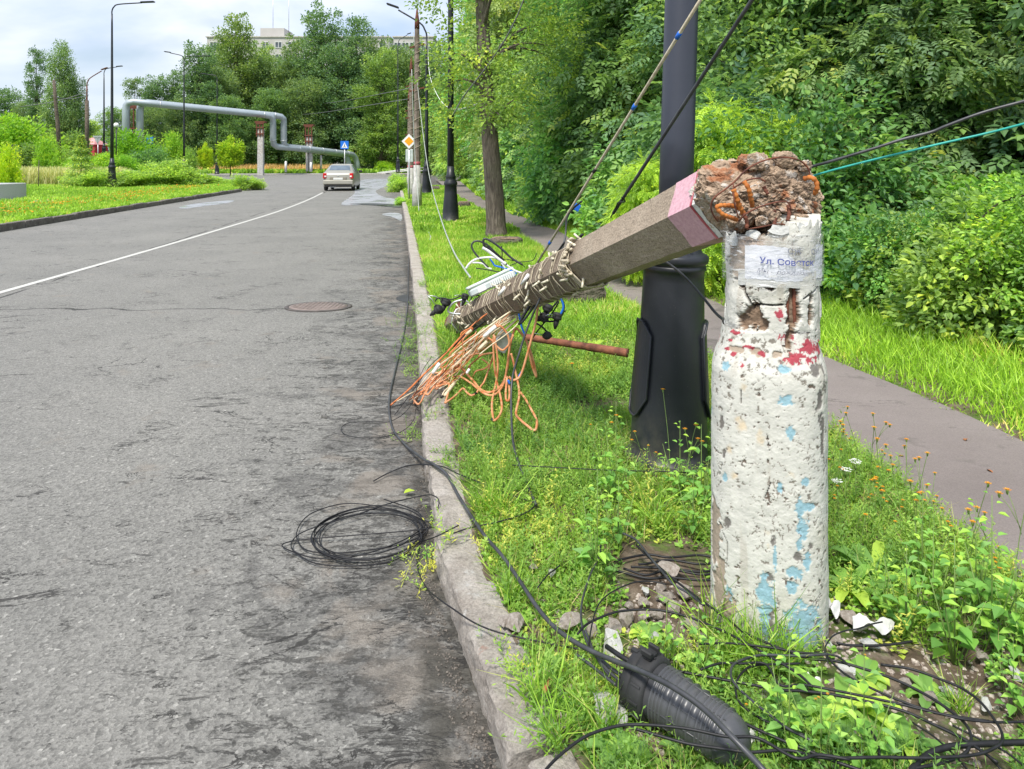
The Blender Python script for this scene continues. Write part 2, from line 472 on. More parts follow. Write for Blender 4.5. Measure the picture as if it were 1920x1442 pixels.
def roadmat():
    m, n, b, o = newmat('asphalt')
    co = objco(n)
    base = ramp(n, noise(n, co, 0.55, 5, 0.6), [(0.3, (0.172, 0.167, 0.155)), (0.7, (0.218, 0.210, 0.194))])
    # stone chips
    vo = N(n, 'ShaderNodeTexVoronoi', Scale=95.0); n.links.new(co, vo.inputs['Vector'])
    chip = ramp(n, vo.outputs['Color'], [(0.1, 0.62), (0.5, 1.0), (0.86, 1.22), (0.97, 1.9)])
    base = mixc(n, 1.0, base, chip, 'MULTIPLY')
    fine = ramp(n, noise(n, co, 210, 4, 0.8), [(0.32, 0.60), (0.66, 1.35)])
    base = mixc(n, 0.85, base, fine, 'MULTIPLY')
    # distance from the right kerb, metres
    sx = n.nodes.new('ShaderNodeSeparateXYZ'); n.links.new(co, sx.inputs[0])
    X, Y = sx.outputs[0], sx.outputs[1]
    kd = math_(n, 'SUBTRACT', math_(n, 'ADD', math_(n, 'MULTIPLY', Y, -0.158), 0.145), X)
    near = ramp(n, math_(n, 'MULTIPLY', kd, 0.5), [(0.02, 1.0), (0.24, 0.75), (0.55, 0.30), (1.0, 0.0)])
    # worn dark coarse patches, stretched across the road
    wv = mscale(n, co, (1.0, 1.45, 1.0))
    w1 = noise(n, wv, 1.6, 8, 0.72, 0.5)
    wear = ramp(n, math_(n, 'ADD', w1, math_(n, 'MULTIPLY', near, 0.22)), [(0.64, 0.0), (0.74, 1.0)])
    w2 = noise(n, mscale(n, co, (3.0, 6.5, 1.0), (5, 3, 0)), 3.0, 7, 0.75, 0.6)
    pit = ramp(n, math_(n, 'ADD', w2, math_(n, 'MULTIPLY', near, 0.16)), [(0.655, 0.0), (0.69, 1.0)])
    crumb = ramp(n, noise(n, mscale(n, co, (1, 1.6, 1)), 42, 5, .8), [(.40, .12), (.53, 1.0)])
    wear = math_(n, 'MULTIPLY', wear, crumb); pit = math_(n, 'MULTIPLY', pit, ramp(n, noise(n, mscale(n, co, (1, 2.2, 1)), 26, 6, .8), [(.42, .05), (.50, 1.0)]))
    base = mixc(n, math_(n, 'MULTIPLY', wear, 0.72), base, mixc(n, 1.0, (0.088, 0.084, 0.080), chip, 'MULTIPLY'))
    base = mixc(n, math_(n, 'MULTIPLY', pit, 0.75), base, (0.045, 0.042, 0.038))
    # sand near the gutter
    s1 = noise(n, co, 2.3, 6, 0.62, 0.3)
    sand = ramp(n, math_(n, 'ADD', s1, math_(n, 'MULTIPLY', ramp(n, math_(n, 'MULTIPLY', kd, 1.0), [(0.0, 1.0), (0.35, 0.75), (0.85, 0.0)]), 0.16)), [(0.62, 0.0), (0.72, 0.75)])
    base = mixc(n, sand, base, mixc(n, 1.0, (0.215, 0.188, 0.160), fine, 'MULTIPLY'))
    gut = ramp(n, kd, [(0.0, 0.9), (0.05, 0.8), (0.11, 0.0)])
    base = mixc(n, math_(n, 'MULTIPLY', gut, ramp(n, noise(n, co, 6, 4), [(0.4, 0.0), (0.55, 1.0)])), base, (0.06, 0.055, 0.045))
    # cracks: cell edges, only where a mask lets them through
    rg_ = math_(n, 'ABSOLUTE', math_(n, 'SUBTRACT', noise(n, mscale(n, co, (0.8, 1.9, 1.0), (2, 7, 0)), 1.5, 9, 0.62, 0.8), 0.5))
    wl = math_(n, 'MULTIPLY', ramp(n, noise(n, mscale(n, co, (1, 1, 1), (9, 4, 0)), 1.3, 5, 0.6), [(0.50, 0.0), (0.64, 1.0)]), 0.010)
    ck = math_(n, 'LESS_THAN', rg_, wl)
    rg2 = math_(n, 'ABSOLUTE', math_(n, 'SUBTRACT', noise(n, mscale(n, co, (2.0, 5.5, 1.0), (12, 1, 0)), 2.6, 7, 0.66, 0.6), 0.5))
    wl2 = math_(n, 'MULTIPLY', ramp(n, math_(n, 'ADD', noise(n, co, 2.0, 5, 0.7), math_(n, 'MULTIPLY', near, 0.10)), [(0.57, 0.0), (0.68, 1.0)]), 0.026)
    ck = math_(n, 'MAXIMUM', ck, math_(n, 'LESS_THAN', rg2, wl2))
    # one long crack across the lane
    wob = math_(n, 'MULTIPLY', math_(n, 'SUBTRACT', noise(n, co, 1.3, 7, 0.6), 0.5), 0.55)
    ln = math_(n, 'ABSOLUTE', math_(n, 'SUBTRACT', math_(n, 'ADD', Y, wob), 7.75))
    lc = math_(n, 'MULTIPLY', math_(n, 'LESS_THAN', ln, 0.018), math_(n, 'LESS_THAN', X, -2.5))
    # crack beside the centre line
    cl = math_(n, 'ABSOLUTE', math_(n, 'ADD', math_(n, 'ADD', X, math_(n, 'MULTIPLY', Y, 0.134)), math_(n, 'ADD', 4.93, math_(n, 'MULTIPLY', wob, 0.35))))
    cc = math_(n, 'MULTIPLY', math_(n, 'LESS_THAN', cl, 0.022), ramp(n, noise(n, co, 0.8, 3), [(0.45, 0.0), (0.5, 1.0)]))
    allc = math_(n, 'MAXIMUM', ck, math_(n, 'MAXIMUM', lc, cc))
    base = mixc(n, math_(n, 'MULTIPLY', allc, 0.85), base, (0.025, 0.023, 0.021))
    n.links.new(base, b.inputs['Base Color'])
    b.inputs['Roughness'].default_value = 0.78
    b.inputs['Specular IOR Level'].default_value = 0.45
    h = math_(n, 'ADD', math_(n, 'MULTIPLY', noise(n, co, 110, 5, 0.8), 0.6), math_(n, 'MULTIPLY', vo.outputs['Distance'], 0.5))
    h = math_(n, 'SUBTRACT', h, math_(n, 'MULTIPLY', pit, 0.9))
    h = math_(n, 'SUBTRACT', h, math_(n, 'MULTIPLY', wear, 0.4))
    bump(n, b, h, 0.65, 0.008)
    return m

def pathmat():
    m, n, b, o = newmat('path_asphalt')
    co = objco(n)
    base = ramp(n, noise(n, co, 1.1, 5, 0.6), [(0.3, (0.175, 0.147, 0.140)), (0.7, (0.238, 0.204, 0.195))])
    fine = ramp(n, noise(n, co, 170, 4, 0.8), [(0.32, 0.72), (0.66, 1.25)])
    base = mixc(n, 0.85, base, fine, 'MULTIPLY')
    d = ramp(n, noise(n, co, 2.2, 7, 0.7, 0.4), [(0.56, 0.0), (0.66, 0.7)])
    base = mixc(n, d, base, (0.10, 0.088, 0.08))
    rg_ = math_(n, 'ABSOLUTE', math_(n, 'SUBTRACT', noise(n, mscale(n, co, (0.6, 2.2, 1.0), (3, 2, 0)), 1.2, 8, 0.6, 0.5), 0.5))
    ck = math_(n, 'LESS_THAN', rg_, math_(n, 'MULTIPLY', ramp(n, noise(n, co, 1.1, 4), [(0.48, 0.0), (0.6, 1.0)]), 0.0042))
    base = mixc(n, math_(n, 'MULTIPLY', ck, 0.7), base, (0.04, 0.035, 0.03))
    n.links.new(base, b.inputs['Base Color']); b.inputs['Roughness'].default_value = 0.85
    bump(n, b, noise(n, co, 120, 5, 0.8), 0.5, 0.006)
    return m

MT['asphalt'] = roadmat()
MT['path_asphalt'] = pathmat()
MT['soil_near'] = soilmat('soil_near', 0.42)
MT['soil_far'] = soilmat('soil_far', 1.2)

# the ground under everything, to the horizon
struct(MB().box((0, 300, -0.55), (1600, 1600, 1.0)).build('ground', MT['soil_far']))

def strip(name, ys, fa, fb, z, mat, cols=2, zf=None):
    ys = np.asarray(ys); V = []; 
    for y in ys:
        a, b_ = float(fa(y)), float(fb(y))
        for k in range(cols):
            x = a + (b_ - a) * k / (cols - 1)
            V.append((x, y, z))
    V = np.array(V)
    if zf is not None: V[:, 2] = zf(V)
    Q = []
    for i in range(len(ys) - 1):
        for k in range(cols - 1):
            a = i * cols + k
            Q.append((a, a + 1, a + cols + 1, a + cols))
    return obj(name, mesh_np(name, V, np.array(Q), smooth=True), mat)

ys_near = np.concatenate([np.linspace(-10, 1, 12), np.linspace(1.2, 9, 130), np.linspace(9.3, 40, 60), np.linspace(42, 100, 20)])
struct(strip('road', np.linspace(-10, 62, 60), lambda y: LX(y) - 0.02, lambda y: KX(y) + 0.02, 0.0, MT['asphalt']))
# the road across the far end, meeting this one
cross = [(-90, 84), (-42, 84), (-38, 80), (-27, 64), (-18, 50), (-16.2, 43), (-15.2, 38.7), (-5.9, 37.4), (-5.2, 42), (-4.6, 50), (-2, 60), (6, 66), (60, 74), (60, 112), (6, 103), (-12, 99), (-40, 94), (-90, 94)]
struct(MB().prism(cross, -0.04, 0.004).build('road', MT['asphalt']))

# right verge (between kerb and woods), the path lies on it
def zv(V):
    X, Y = V[:, 0], V[:, 1]
    pl, pr = PL(Y), PR(Y)
    onpath = (X > pl - 0.06) & (X < pr + 0.06)
    near = np.clip((X - (KX(Y) + 0.17)) / 0.15, 0, 1)
    h = (fbm(V * [1, 1, 0], 2.2, 4, 5) - 0.5) * 0.09 + (fbm(V * [1, 1, 0], 12, 3, 9) - 0.5) * 0.025
    h = np.where(onpath, 0.0, h * near)
    rise = np.clip((X - pr - 0.5) / 4.0, 0, 1) * 0.35
    return VZ - 0.008 + h * np.clip(12 / np.maximum(Y, 3), 0.2, 1) + rise
yv = np.concatenate([np.linspace(-10, 1, 8), np.linspace(1.2, 8, 110), np.linspace(8.3, 40, 70), np.linspace(41, 62, 12)])
def verge_r():
    V = []
    for y in yv:
        a = float(KX(y)) + 0.155
        if y > 37.4: a = float(np.interp(y, [37.4, 42, 50, 62], [-5.77, -5.0, -4.4, -1.0]))
        p, q = float(PL(y)), float(PR(y))
        if p < a + 0.3: p = a + 0.3
        if q < p + 0.3: q = p + 0.3
        xs = np.concatenate([np.linspace(a, p, 60), np.linspace(p + 0.05, q, 6), q + np.linspace(0.04, 1, 26) ** 2 * 70])
        V += [(x, y, 0) for x in xs]
    V = np.array(V); V[:, 2] = zv(V)
    c = 92; Q = []
    for i in range(len(yv) - 1):
        b0 = np.arange(c - 1) + i * c
        Q.append(np.stack([b0, b0 + 1, b0 + c + 1, b0 + c], 1))
    return obj('verge', mesh_np('verge', V, np.concatenate(Q), smooth=True), MT['soil_near'])
struct(verge_r())
struct(strip('path', np.concatenate([np.linspace(-9, 2, 8), np.linspace(2.1, 12, 90), np.linspace(12.3, 62, 80)]), PL, PR, VZ + 0.006, MT['path_asphalt'], cols=4))
# left verge
def lv_edge(y): return float(LX(y)) - 0.13 if y < 38.7 else float(np.interp(y, [38.7, 43, 50, 64, 80, 84], [-15.0, -16.2, -18, -27, -38, -42]))
def zl(V):
    d = np.array([lv_edge(y) for y in V[:, 1]]) - V[:, 0]
    h = (fbm(V * [1, 1, 0], 0.5, 4, 15) - 0.5) * 0.25
    return VZ - 0.005 + h * np.clip(d / 3, 0, 1)
strip('verge', np.linspace(-10, 84, 95), lambda y: -140.0, lv_edge, 0, MT['soil_far'], cols=60, zf=zl)['kind'] = 'structure'
# ground beyond the cross road
far = [(-160, 94.5), (-90, 94.2), (-40, 94.2), (-12, 99.2), (6, 103.2), (60, 112.2), (160, 115), (160, 420), (-260, 420)]
struct(MB().prism(far, -0.04, 0.13).build('verge', MT['soil_far']))
# kerb round the far verge and its white-worn face
fk = MB()
for (x0, y0), (x1, y1) in zip(far[1:6], far[2:7]):
    a, b_ = Vector((x0, y0, 0)), Vector((x1, y1, 0)); d = (b_ - a); L = d.length
    fk.box((a + b_) / 2 + Vector((0, -0.1, 0.07)), (L, 0.18, 0.16), (0, 0, math.atan2(d.y, d.x)))
struct(fk.build('kerb_far', MT['pale_concrete']))

# painted line
def linemat():
    m, n, b, o = newmat('road_paint')
    co = objco(n)
    c = ramp(n, noise(n, co, 60, 6, 0.75), [(0.34, (0.22, 0.21, 0.20)), (0.46, (0.50, 0.49, 0.46)), (0.7, (0.62, 0.61, 0.58))])
    n.links.new(c, b.inputs['Base Color']); b.inputs['Roughness'].default_value = 0.7
    bump(n, b, noise(n, co, 120, 5, 0.8), 0.4, 0.005)
    return m
MT['road_paint'] = linemat()
_wl = [G(-760, 765), G(-300, 635), G(0, 549), G(250, 478), G(420, 428), G(520, 397), G(575, 376), G(608, 360)]
wl = cr(_wl, 8)
V = []
for i, p in enumerate(wl):
    t = (wl[min(i + 1, len(wl) - 1)] - wl[max(i - 1, 0)]).normalized(); s_ = Vector((t.y, -t.x, 0)) * 0.052
    V += [(p.x - s_.x, p.y - s_.y, 0.004), (p.x + s_.x, p.y + s_.y, 0.004)]
Q = [(2 * i, 2 * i + 1, 2 * i + 3, 2 * i + 2) for i in range(len(wl) - 1)]
struct(obj('road_marking', mesh_np('road_marking', V, Q), MT['road_paint']))

# water lying on the road
def watermat(name, c, rough):
    m, n, b, o = newmat(name)
    co = objco(n)
    b.inputs['Base Color'].default_value = c + (1,)
    n.links.new(ramp(n, noise(n, co, 1.2, 4), [(0.35, rough * 0.5), (0.7, rough * 1.8)]), b.inputs['Roughness'])
    b.inputs['IOR'].default_value = 1.33
    b.inputs['Specular IOR Level'].default_value = 0.9
    return m
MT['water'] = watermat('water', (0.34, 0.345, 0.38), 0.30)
MT['wet_and_reflection'] = watermat('wet_and_reflection', (0.035, 0.035, 0.036), 0.35)
def sheet(name, pts, z, mat):
    pts = cr([G(x, y) for x, y in pts], 5, closed=True)
    ring = [(p.x, p.y, z) for p in pts]
    m = MB().add(ring, [tuple(range(len(ring)))])
    o = struct(m.build(name, mat))
    if o.data.polygons[0].normal.z < 0: o.data.flip_normals()
    return o
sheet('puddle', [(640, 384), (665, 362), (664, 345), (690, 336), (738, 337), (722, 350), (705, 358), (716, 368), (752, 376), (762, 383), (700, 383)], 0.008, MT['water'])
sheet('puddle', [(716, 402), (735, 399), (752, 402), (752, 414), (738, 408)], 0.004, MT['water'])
sheet('puddle', [(742, 560), (758, 553), (768, 556), (770, 566), (755, 566)], 0.004, MT['wet_and_reflection'])
sheet('tree_reflection', [(655, 383), (700, 381.6), (750, 384.4), (760, 389), (735, 388.5), (700, 385.4)], 0.012, MT['wet_and_reflection'])  # dark reflection of the trees in the puddle, painted as its own strip
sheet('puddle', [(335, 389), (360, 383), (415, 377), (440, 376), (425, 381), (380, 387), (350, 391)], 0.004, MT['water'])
# asphalt patch in a darker tone beside the water
# kerb stones
def kerbmat(name, c1, c2, c3, sc=7):
    m, n, b, o = newmat(name)
    co = N(n, 'ShaderNodeNewGeometry').outputs['Position']
    c = ramp(n, noise(n, co, sc, 7, 0.7), [(0.28, c1), (0.5, c2), (0.72, c3)])
    sp = ramp(n, noise(n, co, 90, 5, 0.8), [(0.34, 0.55), (0.6, 1.12)])
    c = mixc(n, 0.9, c, sp, 'MULTIPLY')
    wh = ramp(n, noise(n, co, 11, 7, 0.75, 0.3), [(0.60, 0.0), (0.66, 0.75)])
    c = mixc(n, wh, c, (0.50, 0.49, 0.47))
    rd = ramp(n, noise(n, co, 4.4, 5, 0.7, 0.5), [(0.655, 0.0), (0.70, 0.55)])
    c = mixc(n, rd, c, (0.36, 0.17, 0.12))
    n.links.new(c, b.inputs['Base Color']); b.inputs['Roughness'].default_value = 0.92
    bump(n, b, noise(n, co, 38, 8, 0.75), 0.9, 0.018)
    return m
MT['kerb'] = kerbmat('kerb', (0.26, 0.225, 0.195), (0.40, 0.36, 0.32), (0.50, 0.46, 0.42))
MT['kerb_dark'] = kerbmat('kerb_dark', (0.10, 0.085, 0.075), (0.17, 0.15, 0.135), (0.26, 0.235, 0.215), 5)
def kerb_stone(a, b_, side, w, h, seed, mat, label, group, chip=0.012, top=VZ, name='kerb_stone'):
    """one stone from a to b_ (ground points of its road-side foot); side = +1 body to the right of travel"""
    a = Vector((a[0], a[1], 0)); b_ = Vector((b_[0], b_[1], 0)); d = b_ - a; L = d.length; t = d.normalized(); nrm = Vector((t.y, -t.x, 0)) * side
    g = 0.012
    nl = max(4, min(60, int(L / 0.022))) if L / max(a.y, 1.0) > 0.06 else 4
    prof = [(0, -0.12), (0, 0.0), (0.003, h * 0.55), (0.008, h - 0.022), (0.022, h - 0.003), (w * 0.5, h), (w - 0.012, h - 0.002), (w, h - 0.02), (w, -0.12)]
    if nl > 8: prof = [(0, -0.12), (0, -0.01), (0.001, h * 0.3), (0.002, h * 0.6), (0.003, h - 0.030), (0.005, h - 0.011), (0.016, h - 0.002), (w * 0.35, h), (w * 0.55, h), (w * 0.78, h), (w - 0.02, h - 0.001), (w - 0.004, h - 0.014), (w, h - 0.04), (w, -0.12)]
    V = []; k = len(prof)
    for i in range(nl + 1):
        s_ = g + (L - 2 * g) * i / nl
        e = min(i, nl - i) / nl * L
        for u, z in prof:
            z2 = z - (0.018 if e < 0.001 and z > h * 0.5 else 0)
            V.append(a + t * s_ + nrm * u + Vector((0, 0, z2)))
    VV = np.array([tuple(v) for v in V])
    n1 = fbm(VV + seed * 3.7, 9, 4, seed) - 0.5; n2 = fbm(VV + seed, 26, 3, seed + 3) - 0.5
    big = np.clip(fbm(VV + seed * 1.3, 6, 3, seed + 9) - 0.58, 0, 1)
    amp = chip * 1.7
    VV[:, 2] += np.where(VV[:, 2] > 0.03, (n1 * 0.7 + n2 * 0.5) * amp - big * chip * 4, 0)
    off = (n2 * 0.9 + n1 * 0.6) * amp
    VV[:, 0] += -nrm.x * off; VV[:, 1] += -nrm.y * off
    F = []
    for i in range(nl):
        for j in range(k - 1):
            q = (i * k + j, i * k + j + 1, (i + 1) * k + j + 1, (i + 1) * k + j)
            F.append(q[::-1] if side > 0 else q)
    F.append(tuple(range(k))); F.append(tuple(nl * k + j for j in range(k - 1, -1, -1)))
    me = bpy.data.meshes.new(name); me.from_pydata([tuple(v) for v in VV], [], F)
    me.polygons.foreach_set('use_smooth', np.array([False] * (len(F) - 2) + [False, False])); me.update()
    o = obj(name, me, mat)
    return tag(o, label, 'kerb stone', group)
def ordinal(n):
    return ['first', 'second', 'third', 'fourth', 'fifth', 'sixth', 'seventh', 'eighth', 'ninth', 'tenth', 'eleventh', 'twelfth', 'thirteenth', 'fourteenth', 'fifteenth', 'sixteenth', 'seventeenth', 'eighteenth', 'nineteenth', 'twentieth'][n - 1] if n <= 20 else {2: 'twenty', 3: 'thirty', 4: 'forty', 5: 'fifty'}[n // 10] + '-' + ordinal(n % 10) if n % 10 else {3: 'thirtieth', 4: 'fortieth', 5: 'fiftieth'}.get(n // 10, 'last')
# right side: joints where the photo shows them near, then every metre or so
jY = [0.55, 1.20, 1.80, 2.84, 3.55, 4.13, 5.05, 5.9, 6.9, 7.9, 8.9]
while jY[-1] < 37.0: jY.append(jY[-1] + 1.0)
nk = 0
for i in range(len(jY) - 1):
    y0, y1 = jY[i], jY[i + 1]
    nk += 1
    dx = {0: 0.02, 1: 0.035, 2: 0.0, 3: 0.012, 4: -0.004}.get(i, 0.004 * math.sin(i * 2.7))
    lab = {2: 'chipped pale concrete kerb stone beside the black ribbed cable joint', 3: 'long worn kerb stone right of the cable coil, nearest the white stump', 4: 'kerb stone that the thin black cable loop rests on', 5: 'kerb stone under the tips of the orange cable ends', 6: 'kerb stone just before the clump of weeds by the orange cables', 1: 'broken kerb stone at the bottom edge of the photo'}.get(i)
    if lab is None: lab = 'weathered kerb stone of the right kerb, ' + ordinal(nk) + ' counted from the camera'
    kerb_stone((float(KX(y0)) + dx, y0), (float(KX(y1)) + dx, y1), 1, 0.165, VZ + 0.008 * math.sin(i * 1.9) - (0.02 if i == 1 else 0), 11 + i, MT['kerb'], lab, 'stones of the right kerb', 0.016 if i < 8 else 0.01)
yy = 13.4; i = 0
while yy < 38.5:
    y1 = yy + 1.35; i += 1
    kerb_stone((float(LX(yy)), yy), (float(LX(y1)), y1), -1, 0.16, 0.17 + 0.012 * math.sin(i * 2.3), 50 + i, MT['kerb_dark'], 'dark weathered kerb stone of the left kerb, ' + ordinal(i) + ' from the left edge of the photo', 'stones of the left kerb')
    yy = y1

# manhole cover and gutter stone
mh = empty('manhole_cover', 'reddish rusty manhole cover set in the asphalt lane', 'manhole cover', G(597, 576)); mh.scale = (1, .72, 1)
MB().lathe([(0.37, 0.0), (0.37, 0.010), (0.335, 0.014), (0.325, 0.006)], 40).build('frame', simple('iron_dark', (0.05, 0.045, 0.042), (0.10, 0.085, 0.078), 10, 0.7, bmp=0.5), mh)
cv = MB().lathe([(0.318, 0.004), (0.318, 0.013), (0.0, 0.013)], 36, cap=False)
for a in range(-6, 7):
    for b_ in range(-6, 7):
        if math.hypot(a, b_) < 6.3: cv.box((a * 0.046, b_ * 0.046, 0.015), (0.03, 0.03, 0.006))
cv.build('cover', simple('iron_pink', (0.17, 0.135, 0.12), (0.26, 0.21, 0.19), 12, 0.7, bmp=0.4), mh)
# ------------------------------------------------------------------ foliage
RS = np.random.RandomState(7)
def kite(L, W, fold=0.15, fat=0.42):
    return np.array([(0, 0, 0), (-W / 2, L * fat, fold * W), (0, L, 0), (W / 2, L * fat, fold * W)]), np.array([(0, 3, 2, 1)])
def ovate(L, W, fold=0.18, droop=0.12):
    V = np.array([(0, 0, 0), (-W * .42, L * .22, fold * W), (-W * .46, L * .55, fold * W), (0, L, -droop * L), (W * .46, L * .55, fold * W), (W * .42, L * .22, fold * W)])
    return V, np.array([(0, 3, 2, 1), (0, 5, 4, 3)])
def merge(parts):
    V = []; Q = []; n = 0
    for v, q in parts:
        V.append(v); Q.append(q + n); n += len(v)
    return np.concatenate(V), np.concatenate(Q)
def rotz(V, a): c, s = math.cos(a), math.sin(a); return V @ np.array([[c, s, 0], [-s, c, 0], [0, 0, 1]])
def rotx(V, a): c, s = math.cos(a), math.sin(a); return V @ np.array([[1, 0, 0], [0, c, s], [0, -s, c]])
def compound(L=0.2, n=3, lw=0.075, ll=0.1, down=0.25):
    """a stalk with pairs of leaflets and one at the tip, along +Y"""
    parts = []
    for i in range(n):
        y = L * (0.28 + 0.6 * i / max(1, n - 1)) if n > 1 else L * 0.5
        z = -down * L * (y / L) ** 2
        for s in (-1, 1):
            v, q = kite(ll, lw * 0.55)
            v = rotz(rotx(v, -0.35), -s * 1.0); parts.append((v + [0, y, z], q))
    v, q = kite(ll * 1.1, lw * 0.6); parts.append((rotx(v, -0.5) + [0, L, -down * L], q))
    return merge(parts)
def frames(D, upj, rs):
    """rotation matrices whose Y axis is D and whose Z is about up"""
    D = D / np.maximum(np.linalg.norm(D, axis=1, keepdims=True), 1e-9)
    U = np.array([0, 0, 1.0]) + rs.normal(0, upj, D.shape)
    X = np.cross(D, U); X /= np.maximum(np.linalg.norm(X, axis=1, keepdims=True), 1e-9)
    Z = np.cross(X, D)
    return np.stack([X, D, Z], 1)     # rows
def scatter(T, pos, Rm, sc, rnd):
    """many copies of template T=(V,Q) merged; Rm (n,3,3) rows are axes"""
    V0, Q0 = T; k = len(V0); n = len(pos)
    sc = np.asarray(sc).reshape(n, 1, -1)
    V = np.einsum('nkj,nji->nki', V0[None] * sc, Rm) + pos[:, None, :]
    Q = (Q0[None] + (np.arange(n) * k)[:, None, None]).reshape(-1, Q0.shape[1])
    return V.reshape(-1, 3), Q, np.repeat(rnd, k)
def multi(parts):
    V = []; Q = []; A = []; n = 0
    for v, q, a in parts:
        V.append(v); Q.append(q + n); A.append(a); n += len(v)
    return np.concatenate(V), np.concatenate(Q), np.concatenate(A)

def crown_mesh(name, seed, lobes, clumps, per, T, cr_=0.5, flat=0.6, droop=0.35, core=0.5, size=(0.75, 1.25), rndbias=0.0):
    """lobes: list of (x,y,z,rx,ry,rz). Leaf clumps gather near the lobes' skins."""
    rs = np.random.RandomState(seed)
    L = np.array(lobes, dtype=float)
    vol = L[:, 3] * L[:, 4] * L[:, 5]
    w = vol ** 0.67; w /= w.sum()
    idx = rs.choice(len(L), clumps, p=w)
    d = rs.normal(size=(clumps, 3)); d /= np.linalg.norm(d, axis=1, keepdims=True)
    rad = core + (1.08 - core) * rs.rand(clumps) ** 0.7
    C = L[idx, :3] + d * L[idx, 3:6] * rad[:, None]
    cs = cr_ * rs.uniform(0.55, 1.35, clumps)
    ctr = np.array([np.average(L[:, 0], weights=w), np.average(L[:, 1], weights=w), 0])
    out = C - ctr; out[:, 2] *= 0.3; out /= np.maximum(np.linalg.norm(out, axis=1, keepdims=True), 1e-6)
    n = clumps * per
    ci = np.repeat(np.arange(clumps), per)
    g = rs.normal(size=(n, 3)) * [1, 1, flat]
    g *= (rs.rand(n, 1) ** 0.3) / np.maximum(np.linalg.norm(g, axis=1, keepdims=True), 0.6)
    pos = C[ci] + g * cs[ci][:, None] + out[ci] * 0.0
    pos[:, 2] -= 0.25 * cs[ci] * np.abs(g[:, 0] + g[:, 1]) ** 1.5
    D = g * 1.0 + out[ci] * 0.8 + rs.normal(0, 0.55, (n, 3)); D[:, 2] -= droop * 1.5
    Rm = frames(D, 0.45, rs)
    crnd = rs.rand(clumps)
    rnd = np.clip(0.55 * crnd[ci] + 0.45 * rs.rand(n) + rndbias, 0, 1) * 0.93 + 0.07 * (rs.rand(n) > 0.96)
    V, Q, A = scatter(T, pos, Rm, rs.uniform(size[0], size[1], n), rnd)
    return mesh_np(name, V, Q, attrs={'rnd': A}), C

def trunk_mesh(name, h, r0, r1, lean=(0, 0), limbs=(), seg=10, seed=0, wob=0.15):
    rs = random.Random(seed)
    mb = MB()
    pts = []
    n = 9
    for i in range(n + 1):
        t = i / n
        pts.append(Vector((lean[0] * t + rs.uniform(-1, 1) * wob * r0 * 2 * (0 < i), lean[1] * t + rs.uniform(-1, 1) * wob * r0 * 2 * (0 < i), h * t - 0.1 * (i == 0))))
    sp = cr(pts, 2)
    rr = [r0 * (1.35 if i == 0 else 1.12 if i == 1 else 1.0) * (1 - i / len(sp)) + r1 * (i / len(sp)) for i in range(len(sp))]
    mb.tube(sp, rr, seg)
    for c in limbs:
        c = Vector(c)
        t = max(0.12, min(0.92, (c.z * 0.72) / h))
        i = int(t * (len(sp) - 1)); b0 = sp[i]
        mid = b0.lerp(c, 0.5) + Vector((0, 0, 0.12 * (c - b0).length))
        r = rr[i] * 0.42
        mb.tube(cr([b0, mid, c], 3), [r, r * .85, r * .7, r * .55, r * .4, r * .28, r * .15][:7], 6, cap=False)
    return mb.mesh(name)

PROTO = {}
def proto_tree(key, lobes, clumps, per, T, h, r0, mat='leaf', bark='bark', cr_=0.5, nl=14, seed=1, **kw):
    cm, C = crown_mesh('crown', seed, lobes, clumps, per, T, cr_, **kw)
    cm.materials.append(MT[mat])
    rs = np.random.RandomState(seed + 5)
    pick = C[rs.choice(len(C), min(nl, len(C)), replace=False)] if nl else []
    tm = trunk_mesh('trunk', h, r0, r0 * 0.25, (0, 0), pick, 8, seed)
    tm.materials.append(MT[bark])
    PROTO[key] = (cm, tm)
def plant_tree(key, name, loc, s, rz, label, cat, group=None, tint=(1, 1, 1), sz=None, tilt=(0, 0), trunk=True):
    cm, tm = PROTO[key]
    root = empty(name, label, cat, loc, rz, group)
    root.rotation_euler = (tilt[0], tilt[1], rz)
    root.scale = (s, s, sz or s)
    c = bpy.data.objects.new('crown' if cat == 'tree' else 'foliage', cm); COL.objects.link(c); c.parent = root; c.color = tuple(tint) + (1,)
    if trunk:
        t = bpy.data.objects.new('trunk' if cat == 'tree' else 'stem', tm); COL.objects.link(t); t.parent = root
    return root

def lob(seed, n, R_, z0, z1, r, top=0.5):
    rs = random.Random(seed); out = []
    for i in range(n):
        t = i / max(1, n - 1); z = z0 + (z1 - z0) * t
        a = i * 2.4 + rs.uniform(-.5, .5); k = R_ * (1 - (1 - top) * t) * rs.uniform(0.35, 0.85)
        q = r * rs.uniform(0.75, 1.25) * (1 - (1 - top) * t * 0.8)
        out.append((math.cos(a) * k, math.sin(a) * k, z, q, q, q * rs.uniform(0.7, 1.0)))
    return out
# bushes for the edge of the woods (unit: metres)
T_ov = ovate(0.085, 0.052)
T_ov2 = ovate(0.06, 0.036)
T_cmp = compound(0.22, 3, 0.10, 0.095)
T_cmp2 = compound(0.26, 4, 0.085, 0.085, 0.4)
proto_tree('bush_a', lob(1, 7, 0.75, 0.25, 1.0, 0.55, 0.8), 260, 34, T_ov, 1.0, 0.03, cr_=0.20, nl=16, seed=11, droop=0.2)
proto_tree('bush_b', lob(2, 8, 0.85, 0.25, 1.3, 0.55, 0.7), 300, 34, T_ov2, 1.2, 0.03, cr_=0.18, nl=16, seed=12, droop=0.25)
proto_tree('bush_c', lob(3, 8, 0.8, 0.3, 1.7, 0.6, 0.7), 240, 15, T_cmp, 1.6, 0.04, cr_=0.26, nl=18, seed=13, droop=0.4)
